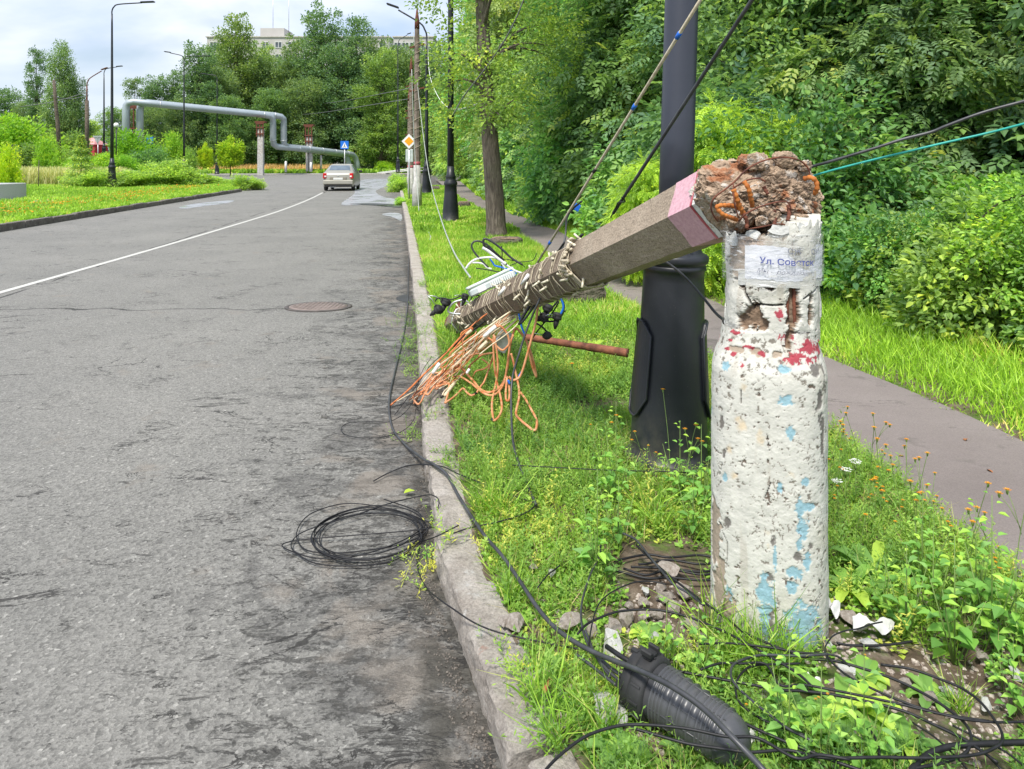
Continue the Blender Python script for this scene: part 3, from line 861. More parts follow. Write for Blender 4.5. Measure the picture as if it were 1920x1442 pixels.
# understory trees, leaves down to the ground
proto_tree('under_a', lob(4, 12, 1.3, 0.5, 4.2, 0.95, 0.6), 520, 17, T_cmp, 3.8, 0.06, cr_=0.34, nl=26, seed=21, droop=0.45)
proto_tree('under_b', lob(5, 12, 1.3, 0.5, 4.6, 1.0, 0.6), 620, 30, T_ov, 4.2, 0.07, cr_=0.30, nl=26, seed=22, droop=0.35)
proto_tree('under_c', lob(6, 12, 1.2, 0.5, 4.0, 0.9, 0.7), 520, 17, T_cmp2, 3.8, 0.06, cr_=0.36, nl=26, seed=23, droop=0.6)
# tall woodland trees
T_big = ovate(0.16, 0.10)
proto_tree('tall_a', lob(7, 18, 2.6, 1.5, 12.0, 1.7, 0.55), 900, 32, T_big, 12.0, 0.16, cr_=0.6, nl=40, seed=31, droop=0.4)
proto_tree('tall_b', lob(8, 18, 2.4, 1.2, 11.0, 1.6, 0.6), 800, 17, compound(0.34, 3, 0.16, 0.15), 11.0, 0.15, cr_=0.6, nl=40, seed=32, droop=0.5)
# far trees
T_far = kite(0.34, 0.24, 0.1, 0.5)
T_far2 = kite(0.26, 0.17, 0.1, 0.5)
proto_tree('far_a', lob(9, 30, 5.6, 3.0, 24.6, 2.4, 0.42), 1100, 26, T_far, 22, 0.34, mat='leaf_far', cr_=0.74, nl=60, seed=41, droop=0.15, size=(0.6, 1.3))
proto_tree('far_b', lob(10, 26, 6.2, 2.5, 20.0, 3.0, 0.55), 1200, 28, T_far, 18.5, 0.34, mat='leaf_far', cr_=0.80, nl=60, seed=42, droop=0.3, size=(0.6, 1.3))
proto_tree('far_c', lob(12, 26, 4.0, 4.0, 24.0, 2.0, 0.4), 800, 24, T_far, 21.5, 0.30, mat='leaf_far', cr_=0.7, nl=60, seed=43, droop=0.1, size=(0.6, 1.2))
proto_tree('birch', lob(13, 22, 2.8, 3.0, 15.0, 1.6, 0.5), 850, 34, T_far2, 13.0, 0.17, mat='leaf_far', bark='bark_birch', cr_=0.7, nl=40, seed=44, droop=1.0, flat=1.6, size=(0.5, 1.0))
proto_tree('shrub_far', lob(14, 9, 1.1, 0.4, 2.2, 0.85, 0.8), 330, 26, kite(0.17, 0.10), 2.2, 0.05, mat='leaf_lime', cr_=0.38, nl=16, seed=45, droop=0.15)
proto_tree('shrub_far2', lob(15, 10, 1.4, 0.4, 2.4, 0.9, 0.8), 360, 26, kite(0.17, 0.11), 2.2, 0.05, mat='leaf', cr_=0.40, nl=16, seed=46, droop=0.2)
# vase-shaped young lime-leaved maple
vl = [(math.cos(a) * 0.75, math.sin(a) * 0.75, 2.3, 0.3, 0.3, 0.85) for a in (0.3, 1.6, 2.8, 4.1, 5.4)] + [(0, 0, 1.5, 1.0, 1.0, 0.7), (0.1, 0, 2.8, 0.3, 0.3, 0.8)]
proto_tree('vase', vl, 230, 26, kite(0.18, 0.13), 2.6, 0.06, mat='leaf_lime', cr_=0.28, nl=22, seed=47, droop=0.0)

# ---- the woods along the path
def edgeX(Y): return float(PR(Y)) + float(np.interp(Y, [0, 4, 7, 12, 20, 60], [1.2, 1.1, 0.65, 0.55, 0.5, 1.2]))
rw = random.Random(5)
TINTS = {'g': (1.0, 1.0, 1.0), 'd': (0.60, 0.70, 0.70), 'l': (1.12, 1.17, 0.72), 'b': (0.82, 0.95, 1.05), 'y': (1.7, 1.45, 0.7)}
TN = {'g': 'mid green', 'd': 'dark green', 'l': 'light green', 'b': 'bluish green', 'y': 'lime yellow'}
cnt = {}
def place(key, nm, cat, x, y, s, t, where, group, sz=None, tint=None, tilt=(0, 0)):
    k = (nm, t, where); cnt[k] = cnt.get(k, 0) + 1
    o = ' '.join([ordinal(cnt[k]), TN[t], {'bush_a': 'round-leaved', 'bush_b': 'small-leaved', 'bush_c': 'feather-leaved', 'under_a': 'feather-leaved', 'under_b': 'round-leaved', 'under_c': 'drooping', 'tall_a': 'broad-leaved', 'tall_b': 'feather-leaved'}.get(key, 'leafy'), nm.replace('_', ' '), where])
    z = VZ + min(0.35, max(0, (x - float(PR(y)) - 0.5) / 4.0) * 0.35) - 0.03
    c = tint or TINTS[t]
    c = tuple(v * rw.uniform(0.88, 1.12) for v in c)
    return plant_tree(key, nm, (x, y, z), s, rw.uniform(0, 6.28), o, cat, group, c, sz, tilt)
# first row: bushes at the path's far edge
Y = 3.6; i = 0
while Y < 46:
    x = edgeX(Y) + 0.75 + rw.uniform(-0.12, 0.2)
    key = ['bush_a', 'bush_b', 'bush_a', 'bush_c', 'bush_b'][i % 5]
    t = 'llglgblg'[i % 8]
    if Y < 8: key = ['bush_a', 'bush_b', 'bush_a'][i % 3]
    if 8 < Y < 13: t = 'dgd'[i % 3]
    s = rw.uniform(0.58, 0.72) if Y < 8 else rw.uniform(0.95, 1.45)
    place(key, 'bush', 'bush', x, Y, s, t, 'from the camera along the path edge', 'bushes at the edge of the woods')
    Y += 0.75 if Y < 9 else 1.5; i += 1
# a second rank of bushes on the right, higher
for (px, Yb, s, t, key) in [(1620, 7.4, 0.62, 'l', 'bush_a'), (1700, 6.9, 0.72, 'l', 'bush_a'), (1790, 6.5, 0.68, 'g', 'bush_b'), (1880, 6.2, 0.86, 'l', 'bush_a'), (1960, 5.6, 0.80, 'l', 'bush_b'), (1850, 7.4, 0.90, 'l', 'bush_a'), (1960, 7.2, 0.95, 'l', 'bush_a'), (1560, 8.0, 0.7, 'd', 'bush_a')]:
    place(key, 'bush', 'bush', (px - CX) / FPX * Yb, Yb, s, t, 'in the bank of shrubs right of the white stump', 'bushes at the edge of the woods')
# second row: understory trees
Y = 6.0; i = 0
while Y < 50:
    x = edgeX(Y) + 2.1 + rw.uniform(-0.3, 0.5) + (1.7 if Y < 9 else 0.3 if Y < 12 else 0)
    key = ['under_a', 'under_b', 'under_c'][i % 3]
    t = 'dgbgdlgb'[i % 8]
    if Y < 15: t = 'dgbd'[i % 4]
    place(key, 'small_tree', 'tree', x, Y, rw.uniform(0.85, 1.25), t, 'in the thicket row behind the path bushes', 'young trees of the woodland thicket')
    Y += 1.7 if Y < 12 else 2.4; i += 1
# third row and beyond on the right, seen between the first ones
for j, (px, Yb, s, t, key) in enumerate([(1700, 9.5, 1.0, 'd', 'under_b'), (1820, 9.8, 1.0, 'b', 'under_a'), (1930, 9.6, 1.05, 'b', 'under_c'), (2040, 9.0, 1.0, 'd', 'under_b'), (1600, 10.5, 1.15, 'd', 'under_a'), (1480, 10.0, 1.1, 'g', 'under_b'), (1760, 11.5, 1.35, 'g', 'under_a'), (1900, 11.0, 1.35, 'd', 'under_b'), (1650, 13.0, 1.5, 'b', 'under_a'), (1520, 13.0, 1.4, 'd', 'under_c'), (1400, 12.6, 1.3, 'g', 'under_a'), (1320, 14.5, 1.4, 'd', 'under_b'), (2050, 9.0, 1.4, 'd', 'under_a'), (1230, 15.5, 1.4, 'd', 'under_a'), (1150, 17.5, 1.5, 'b', 'under_b')]):
    place(key, 'small_tree', 'tree', (px - CX) / FPX * Yb, Yb, s, t, 'deep in the thicket behind the shrub bank', 'young trees of the woodland thicket')
for j, (px, Yb, s, t, key) in enumerate([(1980, 13, 1.0, 'd', 'tall_a'), (1800, 15, 1.0, 'b', 'tall_b'), (1620, 16, 1.0, 'd', 'tall_a'), (1450, 17, 1.05, 'g', 'tall_b'), (1700, 20, 1.2, 'd', 'tall_a'), (1300, 19, 1.0, 'g', 'tall_a'), (1180, 22, 1.0, 'b', 'tall_b'), (1080, 25, 1.05, 'l', 'tall_a'), (1000, 29, 1.0, 'g', 'tall_b'), (1240, 28, 1.2, 'd', 'tall_a'), (1400, 25, 1.2, 'd', 'tall_b'), (1550, 24, 1.3, 'd', 'tall_a'), (1900, 20, 1.3, 'd', 'tall_b'), (960, 34, 1.05, 'g', 'tall_a'), (1060, 36, 1.2, 'd', 'tall_b'), (2080, 17, 1.2, 'd', 'tall_a'), (905, 44, 0.95, 'l', 'tall_a'), (960, 48, 1.2, 'g', 'tall_b'), (1120, 45, 1.4, 'd', 'tall_a'), (880, 58, 0.9, 'g', 'tall_b'), (930, 62, 1.2, 'd', 'tall_a'), (1010, 60, 1.3, 'd', 'tall_a'), (1300, 36, 1.5, 'd', 'tall_b'), (1700, 28, 1.6, 'd', 'tall_a')]):
    place(key, 'woodland_tree', 'tree', (px - CX) / FPX * Yb, Yb, s, t, 'rising behind the thicket right of the road', 'tall trees of the woods', tint=tuple(v * 1.1 for v in TINTS[t]))
# the lime-yellow ash-leaved saplings behind the near lamp post
for (px, Yb, s, lab) in [(1345, 8.2, 0.47, 'bright lime yellow sapling with drooping leaves right of the near lamp post'), (1450, 8.6, 0.44, 'lime yellow sapling between the lamp post and the broken pole head'), (1210, 8.8, 0.33, 'low lime yellow sapling left of the near lamp post')]:
    plant_tree('under_c', 'sapling', ((px - CX) / FPX * Yb, Yb, VZ), s, rw.uniform(0, 6), lab, 'tree', None, (1.55, 1.4, 0.55))

# ---- the street tree with bare trunk on the verge
st_base = G(930, 446, VZ)
st = empty('street_tree', 'tall street tree with bare grey brown trunk and sprouting leaves on the grass verge', 'tree', st_base)
st_tr = MB()
tp = [P(931, 447, 14.1), P(928, 380, 14.1), P(922, 300, 14.1), P(914, 200, 14.1), P(908, 100, 14.1), P(903, 0, 14.1), P(898, -150, 14.1), P(893, -400, 14.1), P(890, -700, 14.1)]
sp = cr(tp, 6)
rr = [0.205 - 0.13 * (i / len(sp)) + (0.05 if i == 0 else 0.02 if i == 1 else 0) for i in range(len(sp))]
st_tr.tube([p - st_base for p in sp], rr, 18)
rs_ = random.Random(3)
limb_tips = []
for k in range(26):
    z = rs_.uniform(0.28, 1.0); b0 = sp[int(z * (len(sp) - 1))] - st_base
    a = rs_.uniform(0, 6.28); L = rs_.uniform(0.7, 2.6) * (0.6 if z < 0.5 else 1)
    tip = b0 + Vector((math.cos(a) * L, math.sin(a) * L, rs_.uniform(-0.1, 0.9)))
    limb_tips.append(tip)
    st_tr.tube(cr([b0, b0.lerp(tip, 0.5) + Vector((0, 0, 0.2)), tip], 4), [0.04, 0.036, 0.032, 0.028, 0.022, 0.018, 0.014, 0.01, 0.006], 6, cap=False)
st_tr.build('trunk', MT['bark_ridged'], st)
LB = [(t.x, t.y, t.z, 0.62, 0.62, 0.5) for t in limb_tips]
LB += [(-0.1 - 0.03 * k, 0, 2.5 + 0.45 * k, 0.45, 0.4, 0.4) for k in range(7)]
LB += [(-0.9, 0, 3.4, 0.7, 0.6, 0.6), (-0.55, 0.1, 2.4, 0.5, 0.4, 0.4), (-1.1, 0, 4.6, 0.6, 0.6, 0.5), (0.9, 0.2, 4.2, 0.9, 0.7, 0.7), (0.8, 0, 2.9, 0.7, 0.5, 0.5), (0, 0, 7.5, 2.2, 2.2, 1.8), (0.3, 0, 9.5, 1.8, 1.8, 1.6)]
cm, C = crown_mesh('crown', 77, LB, 720, 26, ovate(0.075, 0.05), 0.26, droop=0.5, core=0.2)
cm.materials.append(MT['leaf'])
sc_ = obj('crown', cm, None, st); sc_.color = (1.15, 1.05, 0.7, 1)
# its overhanging leafy twigs at the top edge of the photo
# ------------------------------------------------------------------ far trees
def ft(key, px, Y, top, rz, tint, label, nm='tree', hproto=27.0, wf=1.0, grp='trees beyond the crossing', zb=VZ):
    """top: photo row of the tree top"""
    h = CAMH - (top - HZ) / FPX * Y - zb
    s = h / hproto
    X = (px - CX) / FPX * Y
    return plant_tree(key, nm, (X, Y, zb), s * wf, rz, label, 'tree', grp, tint, s)
g0, g1, g2 = (1, 1, 1), (0.82, 0.92, 1.0), (1.25, 1.25, 0.85)
ft('far_a', 440, 118, 4, 0.2, (1.15, 1.1, .8), 'tall feathery tree with the highest top left of the apartment block roof', hproto=27, wf=0.9)
ft('far_b', 405, 112, 70, 1.2, g0, 'broad green tree behind the two-armed lamp')
ft('far_b', 480, 122, 85, 2.2, g0, 'full green tree behind the white pipe support column', hproto=23)
ft('far_a', 372, 108, 62, 2.9, g1, 'narrow bluish tree beside the left half of the big pipe')
ft('far_b', 545, 128, 90, 0.7, g1, 'dark tree between the roof block and the tall centre trees', hproto=23)
ft('far_a', 605, 120, -12, 4.0, g1, 'very tall tree left of centre with its top cut by the photo edge')
ft('far_c', 668, 118, 8, 5.0, g1, 'tall narrow bluish tree right of the tallest one')
ft('far_b', 640, 116, 60, 3.0, g1, 'broad dark tree behind the car', hproto=23)
ft('far_a', 715, 108, 72, 1.0, g2, 'yellowish green tree right of the crossing sign', hproto=27, wf=1.15)
ft('far_b', 745, 122, 62, 0.3, g0, 'green tree directly left of the concrete line poles', hproto=23)
ft('far_b', 828, 95, 95, 1.9, g2, 'light green tree between the pole and the lamp on the right')
ft('far_a', 800, 130, 60, 2.2, g1, 'grey green tree far behind the concrete poles', wf=1.1)
ft('far_b', 870, 105, 40, 4.2, g0, 'broad green tree left of the street tree, beyond the verge', hproto=23)
ft('far_b', 575, 112, 128, 5.2, g0, 'low dark tree behind the brown-topped pipe column', hproto=23, wf=1.1)
ft('far_b', 505, 110, 150, 0.9, (0.9, 1, .9), 'low bushy tree behind the upright bend of the pipe', hproto=23, wf=1.2)
ft('far_b', 430, 106, 165, 3.9, (0.9, 1, .9), 'low bushy tree above the lime-leaved maple', hproto=23, wf=1.2)
ft('far_a', 322, 112, 118, 1.1, g1, 'slender tree whose top shows above the pipe, left of the two-armed lamp')
ft('far_a', 286, 108, 128, 2.1, g1, 'open-topped tree above the left bend of the pipe')
ft('far_c', 252, 116, 132, 3.3, g0, 'thin tree right of the near left lamp')
ft('far_b', 335, 105, 170, 4.4, g0, 'bushy dark tree under the left pipe span', hproto=23)
ft('far_b', 285, 100, 185, 5.4, g0, 'bushy tree behind the leafy pipe foot', hproto=23)
ft('far_c', 68, 100, 72, 0.6, g1, 'dark narrow tree left of the birch', wf=.75)
ft('birch', 112, 92, 64, 1.6, (1.0, 1.05, 0.8), 'drooping birch with two stems left of the near lamp', hproto=16.6, wf=0.75)
ft('birch', 142, 94, 130, 2.6, (0.85, 1.0, 0.8), 'lower drooping birch beside the dark wooden pole', hproto=16.6, wf=.8)
ft('far_b', 10, 115, 150, 0.1, g1, 'rounded tree at the left edge of the photo', hproto=23)
ft('far_b', 45, 105, 178, 2.1, g0, 'low tree between the left edge and the dark narrow tree', hproto=23)
ft('far_b', 172, 125, 215, 2.7, (2.0, 1.8, .9), 'bright lime tree far behind the concrete lamp pole', hproto=23)
ft('far_b', 215, 118, 190, 3.7, (1.1, 1.2, .9), 'tree behind the white globe lamp', hproto=23)
ft('far_b', 100, 112, 215, 1.7, (1.0, 1.1, .9), 'tree low behind the birches', hproto=23)
rr_ = random.Random(9)
ft('far_b', 522, 140, 84, 1.3, g0, 'tree in front of the right half of the roof block', hproto=23, wf=.8)
ft('far_a', 490, 126, 60, 2.3, g2, 'light feathery tree just left of the roof block', hproto=27, wf=.9)
ft('far_a', 560, 124, 50, 3.3, g0, 'feathery tree joining the tall centre trees on their left')
ft('far_a', 700, 124, 42, 4.3, g0, 'feathery tree joining the tall centre trees on their right')
ft('far_b', 742, 132, 82, 5.3, g1, 'rounded tree below the pale house roof', hproto=23)
ft('far_b', 410, 128, 58, .3, g1, 'tree hiding the left end of the apartment block', hproto=23, wf=.8)
for i in range(9):
    ft('far_b', 360 + i * 60, 128 + (i % 3) * 5, 190 + rr_.uniform(-15, 15), i, (0.85, 0.95, 0.95), ordinal(i + 1) + ' low tree of the dark back row under the tall trees, from the left', hproto=23, wf=1.3)
# shrubs of the left field
def sh(key, px, Y, top, tint, label, hp=3.0, wf=1.0, nm='shrub', zb=VZ - 0.03):
    h = CAMH - (top - HZ) / FPX * Y - zb
    if key == 'shrub_far2': tint = (tint[0] * .85, tint[1] * .70, tint[2] * .55)
    return plant_tree(key, nm, ((px - CX) / FPX * Y, Y, zb), h / hp * wf, rr_.uniform(0, 6), label, 'shrub', 'shrubs of the left field', tint, h / hp)
LM = (0.80, 0.92, 0.95)
sh('shrub_far', 45, 62, 205, LM, 'large lime green shrub left of the dark wooden pole', 3.1)
sh('shrub_far', 5, 64, 230, LM, 'lime green shrub cut by the left edge of the photo', 3.1)
sh('shrub_far2', 88, 66, 235, (1.1, 1.2, 1.1), 'dark leafy shrub behind the wooden pole', 3.3)
sh('shrub_far2', 45, 56, 262, (1.0, 1.2, 1.1), 'blue green shrub in front of the large lime one', 3.3)
sh('shrub_far', 92, 54, 252, LM, 'small upright lime shrub touching the wooden pole', 3.1, 0.6)
sh('shrub_far2', 130, 66, 238, (1.0, 1.2, 1.1), 'grey green shrub left of the red kiosk', 3.3, 0.9)
sh('shrub_far2', 118, 60, 272, (1.1, 1.3, 1.0), 'low green shrub in front of the red kiosk', 3.3, 1.0)
sh('shrub_far', 138, 52, 290, (0.8, 0.95, 0.9), 'low lime shrub behind the small spruce', 3.1, 1.0)
sh('shrub_far', 185, 54, 282, (0.9, 1, 1), 'low lime shrub between the spruce and the near left lamp', 3.1, 1.1)
sh('shrub_far', 255, 70, 235, (0.6, 0.8, 0.8), 'tall lime shrub over the foot of the pipe', 3.1, 0.9)
sh('shrub_far2', 282, 58, 270, (0.75, 1.1, 1.3), 'dark blue green shrub beneath the pedestrian sign', 3.3, 1.0)
sh('shrub_far', 240, 56, 286, (0.7, 0.9, 0.9), 'leafy shrub just right of the near left lamp', 3.1, 1.0)
sh('shrub_far', 325, 72, 240, (0.85, 0.95, 1), 'lime shrub left of the two-armed lamp', 3.1, 0.55)
sh('vase', 432, 84, 254, (1.05, 1.0, 0.8), 'lime yellow vase-shaped maple at the edge of the crossing', 3.7, 1.0)
sh('vase', 386, 82, 268, (1.25, 1.1, 0.7), 'smaller yellow maple left of the vase-shaped one', 3.7, 0.7)
sh('shrub_far2', 352, 80, 270, (1.2, 1.5, 1.1), 'green shrub behind the two-armed lamp', 3.3, 0.6)
sh('shrub_far2', 310, 78, 282, (0.8, 1.2, 1.1), 'low dark green shrub right of the pedestrian sign', 3.3, 0.9)
sh('shrub_far', 478, 108, 292, (0.8, 1, 1), 'small shrub left of the white pipe column', 3.1)
sh('shrub_far', 510, 110, 292, (0.8, 1, 1), 'small shrub right of the white pipe column', 3.1)
sh('shrub_far', 722, 106, 300, (1, 1.05, 1), 'low lime shrub right of the car beyond the crossing', 3.1, 1.6)
sh('shrub_far', 800, 100, 290, (0.9, 1.0, 1), 'low shrub behind the guard rail', 3.1, 1.4)
sh('shrub_far', 12, 30, 262, (1.25, 1.15, 0.6), 'young tree with yellow green leaves behind the stone block', 3.1, 0.45, nm='young_tree')
# felled leafy branches lying in a heap on the left verge
for i, (px, Yb, s, lab) in enumerate([(250, 44, .5, 'leafy heap of cut branches just right of the near left lamp'), (285, 45, .55, 'leafy heap of cut branches in the middle of the left verge'), (318, 46, .55, 'cut leafy branches heaped left of the two-armed lamp'), (352, 46, .5, 'cut leafy branches heaped right of the two-armed lamp'), (385, 47, .42, 'low cut branches near the end of the left kerb'), (455, 41.0, .26, 'wilted cut greenery spilling over the end of the left kerb'), (480, 41.5, .22, 'last small tuft of cut greenery at the tip of the left kerb'), (185, 42, .45, 'cut branches left of the near left lamp'), (160, 43, .45, 'cut branches lying beside the small spruce')]):
    plant_tree('shrub_far2', 'branch_pile', ((px - CX) / FPX * Yb, Yb, VZ - 0.05), s * 1.6, rr_.uniform(0, 6), lab, 'branch pile', 'piles of felled branches', (1.5, 1.35, 0.9), s * rr_.uniform(.55, 1.15))
# small spruce
spb = G(152, 352, VZ)
spr = empty('spruce', 'small spruce tree standing on the left verge among low shrubs', 'tree', (P(152, 300, 42).x, 42, VZ))
rs1 = np.random.RandomState(4); n = 5200
hh = rs1.rand(n) ** 1.4 * 3.0; az = rs1.rand(n) * 6.283; rad = (3.1 - hh) * 0.42 * (0.25 + 0.75 * rs1.rand(n) ** .5) * (0.75 + 0.25 * np.sin(hh * 15))
pos = np.stack([np.cos(az) * rad, np.sin(az) * rad, hh + 0.1 - rad * 0.15], 1)
D = np.stack([np.cos(az), np.sin(az), -0.25 + 0 * az], 1) + rs1.normal(0, .35, (n, 3))
V, Q, A = scatter(kite(0.20, 0.05), pos, frames(D, .3, rs1), np.ones(n), rs1.rand(n))
o = obj('crown', mesh_np('crown', V, Q, attrs={'rnd': A}), MT['leaf'], spr); o.color = (1.3, 1.2, 1.0, 1)
MB().tube([(0, 0, -.1), (0, 0, 3.0)], [0.05, 0.01], 6).build('trunk', MT['bark'], spr)

# ------------------------------------------------------------------ buildings
def block(name, x0, x1, top, Y, depth, label, rows, cols, wsize, mat='wall_beige', zfrom=2.5):
    X0, X1 = (x0 - CX) / FPX * Y, (x1 - CX) / FPX * Y
    zt = CAMH - (top - HZ) / FPX * Y
    b = empty(name, label, 'building', ((X0 + X1) / 2, Y + depth / 2, 0))
    W = X1 - X0
    MB().box((0, 0, zt / 2 + 0.05), (W, depth, zt - 0.1)).build('wall', MT[mat], b)
    MB().box((0, 0, zt + 0.15), (W + 0.6, depth + 0.6, 0.35)).build('roof', MT['pale_concrete'], b)
    wp = MB().box((0, 0, 0), (wsize[0], 0.12, wsize[1])).mesh('window'); wp.materials.append(MT['glass_dark'])
    fm = MB()
    for dx in (-wsize[0] / 2, 0, wsize[0] / 2): fm.box((dx, -0.1, 0), (0.12, 0.1, wsize[1] + 0.2))
    for dz in (-wsize[1] / 2, wsize[1] / 2): fm.box((0, -0.1, dz), (wsize[0], 0.1, 0.12))
    fme = fm.mesh('frame'); fme.materials.append(MT['white_paint'])
    for r_ in range(rows):
        for c_ in range(cols):
            x = -W / 2 + W * (c_ + 0.5) / cols; z = zt - 2.2 - r_ * (zt - zfrom) / rows
            w = bpy.data.objects.new('window', wp); COL.objects.link(w); w.parent = b; w.location = (x, -depth / 2 - 0.03, z)
            f = bpy.data.objects.new('frame', fme); COL.objects.link(f); f.parent = w
    return b
B1 = block('apartment_block', 388, 730, 70, 205, 14, 'beige apartment block showing above and between the tall trees left of centre', 5, 14, (1.9, 1.7), zfrom=20)
MB().box((-8.5, 0, 39.7), (7, 8, 2.6)).build('roof_block', MT['wall_beige'], B1)
for x in (-9.6, -4.9): MB().tube([(x, 0, 38.3), (x, 0, 53)], 0.09, 6).build('antenna', MT['steel'], B1)
B2 = block('apartment_block', 738, 812, 70, 190, 14, 'pale beige house with a flat roof seen between the line pole and the trees', 6, 5, (1.8, 1.6), zfrom=18)
B3 = block('small_house', 560, 602, 262, 140, 8, 'cream house wall glimpsed beneath the tall trees by the brown-topped column', 2, 2, (0.9, 1.5), zfrom=0)
kx = P(146, 270, 90).x
kb = empty('kiosk', 'small dark red kiosk with a pink roof far away on the left', 'kiosk', (kx, 92, VZ))
MB().box((0, 0, 1.9), (3.6, 3, 3.8)).build('wall', MT['red_paint'], kb)
MB().add([(-1.9, -1.7, 3.8), (1.9, -1.7, 3.8), (1.9, 1.7, 3.8), (-1.9, 1.7, 3.8), (-1.0, 0, 4.7), (1.0, 0, 4.7)], [(0, 1, 5, 4), (1, 2, 5), (2, 3, 4, 5), (3, 0, 4), (3, 2, 1, 0)]).build('roof', MT['pink_roof'], kb)
MB().box((0.4, -1.53, 1.4), (0.9, 0.06, 1.3)).build('window', MT['glass_dark'], kb)
MB().box((-0.6, -1.54, 3.1), (1.3, 0.05, 0.35)).build('sign_panel', MT['sign_white'], kb)

# ------------------------------------------------------------------ overhead heating pipe
pl = empty('heating_pipeline', 'silver heating pipeline crossing above the road on tall columns', 'pipeline', P(237, 300, 82))
pb = pl.location.copy()
for k, off in enumerate([Vector((0, 0, 0)), Vector((1.0, 1.2, 0))]):
    pts = [P(236, 330, 82), P(236, 208, 82), P(237, 198, 82), P(241, 193, 82), P(250, 191, 82), P(300, 196, 83.5), P(400, 206, 87), P(495, 215.5, 91), P(507, 218, 91.5), P(511.5, 222, 91.8), P(512, 231, 92), P(512, 262, 92), P(513, 270, 92.2), P(519, 275, 92.6), P(560, 279, 95), P(635, 288, 101), P(645, 290, 102), P(650, 296, 102.5), P(653, 306, 102.6), P(656, 335, 102.8)]
    m = MB().tube([p - pb + off for p in pts], 0.40, 14)
    m.build('pipe', MT['galv'], pl)
    fl = MB()
    for a, b_, nn in ((5, 7, 7), (11, 11, 1), (14, 15, 4)):
        for i in range(nn):
            t = i / max(1, nn - 1); q = pts[a].lerp(pts[b_], t); 
            d = (pts[min(a + 1, 19)] - pts[a]).normalized()
            fl.tube([q - pb + off - d * 0.05, q - pb + off + d * 0.05], 0.425, 14)
    fl.build('clamp_ring', MT['steel'], pl)
def column(name, px, Yc, top, base, w, label, steelh=0.0, whiteh=0.0, dbl=False):
    b = empty(name, label, 'support column', P(px, base, Yc))
    h = (base - top) / FPX * Yc
    hs = h - steelh
    xs = (-w * 0.33, w * 0.33) if dbl else (0,)
    m = MB()
    for x in xs: m.box((x, 0, hs / 2 + whiteh / 2), (w * (0.5 if dbl else 1), w * 0.8, hs - whiteh))
    m.build('shaft', MT['pale_concrete'], b)
    if whiteh > 0: MB().box((0, 0, whiteh / 2 - .2), (w * 1.05, w * 0.85, whiteh + .4)).build('painted_foot', MT['worn_white'], b)
    if steelh > 0:
        m = MB()
        for x in (-w * .6, 0, w * .6): m.box((x, -w * .5, hs + steelh / 2 - 0.5), (0.12, 0.12, steelh + 0.9))
        for z in (hs - 0.6, hs + 0.2, hs + steelh - 0.2): m.box((0, -w * .55, z), (w * 1.5, 0.14, 0.16))
        m.box((0, 0, hs + steelh), (w * 1.9, w * 1.3, 0.22))
        m.build('steel_head', MT['rust_dark'], b)
    return b
column('pipe_column', 489, 90, 229, 324, 0.66, 'pale concrete pipe column with a white foot in front of the trees', 0.9, 2.4)
column('pipe_column', 580, 97, 235, 322, 0.7, 'twin concrete column with brown steel head standing taller than the lower pipe', 1.6, 0, True)
column('pipe_column', 254, 84, 200, 320, 0.8, 'brown steel pipe support beside the left bend of the pipe', 2.8, 0)
for (px, top, base, Yc, w, lab, mt) in [(536, 303, 323, 96, 0.34, 'short white marker post left of the twin concrete column', 'white_paint'), (583, 305, 322, 95, 0.32, 'short white marker post at the foot of the twin concrete column', 'white_paint'), (602, 292, 322, 98, 0.30, 'grey bollard post between the column and the car', 'pale_concrete')]:
    MBx = MB().lathe([(w * .5, 0), (w * .46, (base - top) / FPX * Yc), (0.02, (base - top) / FPX * Yc + 0.08)], 10)
    tag(obj('marker_post', MBx.mesh('marker_post'), MT[mt], None, P(px, base, Yc)), lab, 'marker post', 'marker posts by the crossing')

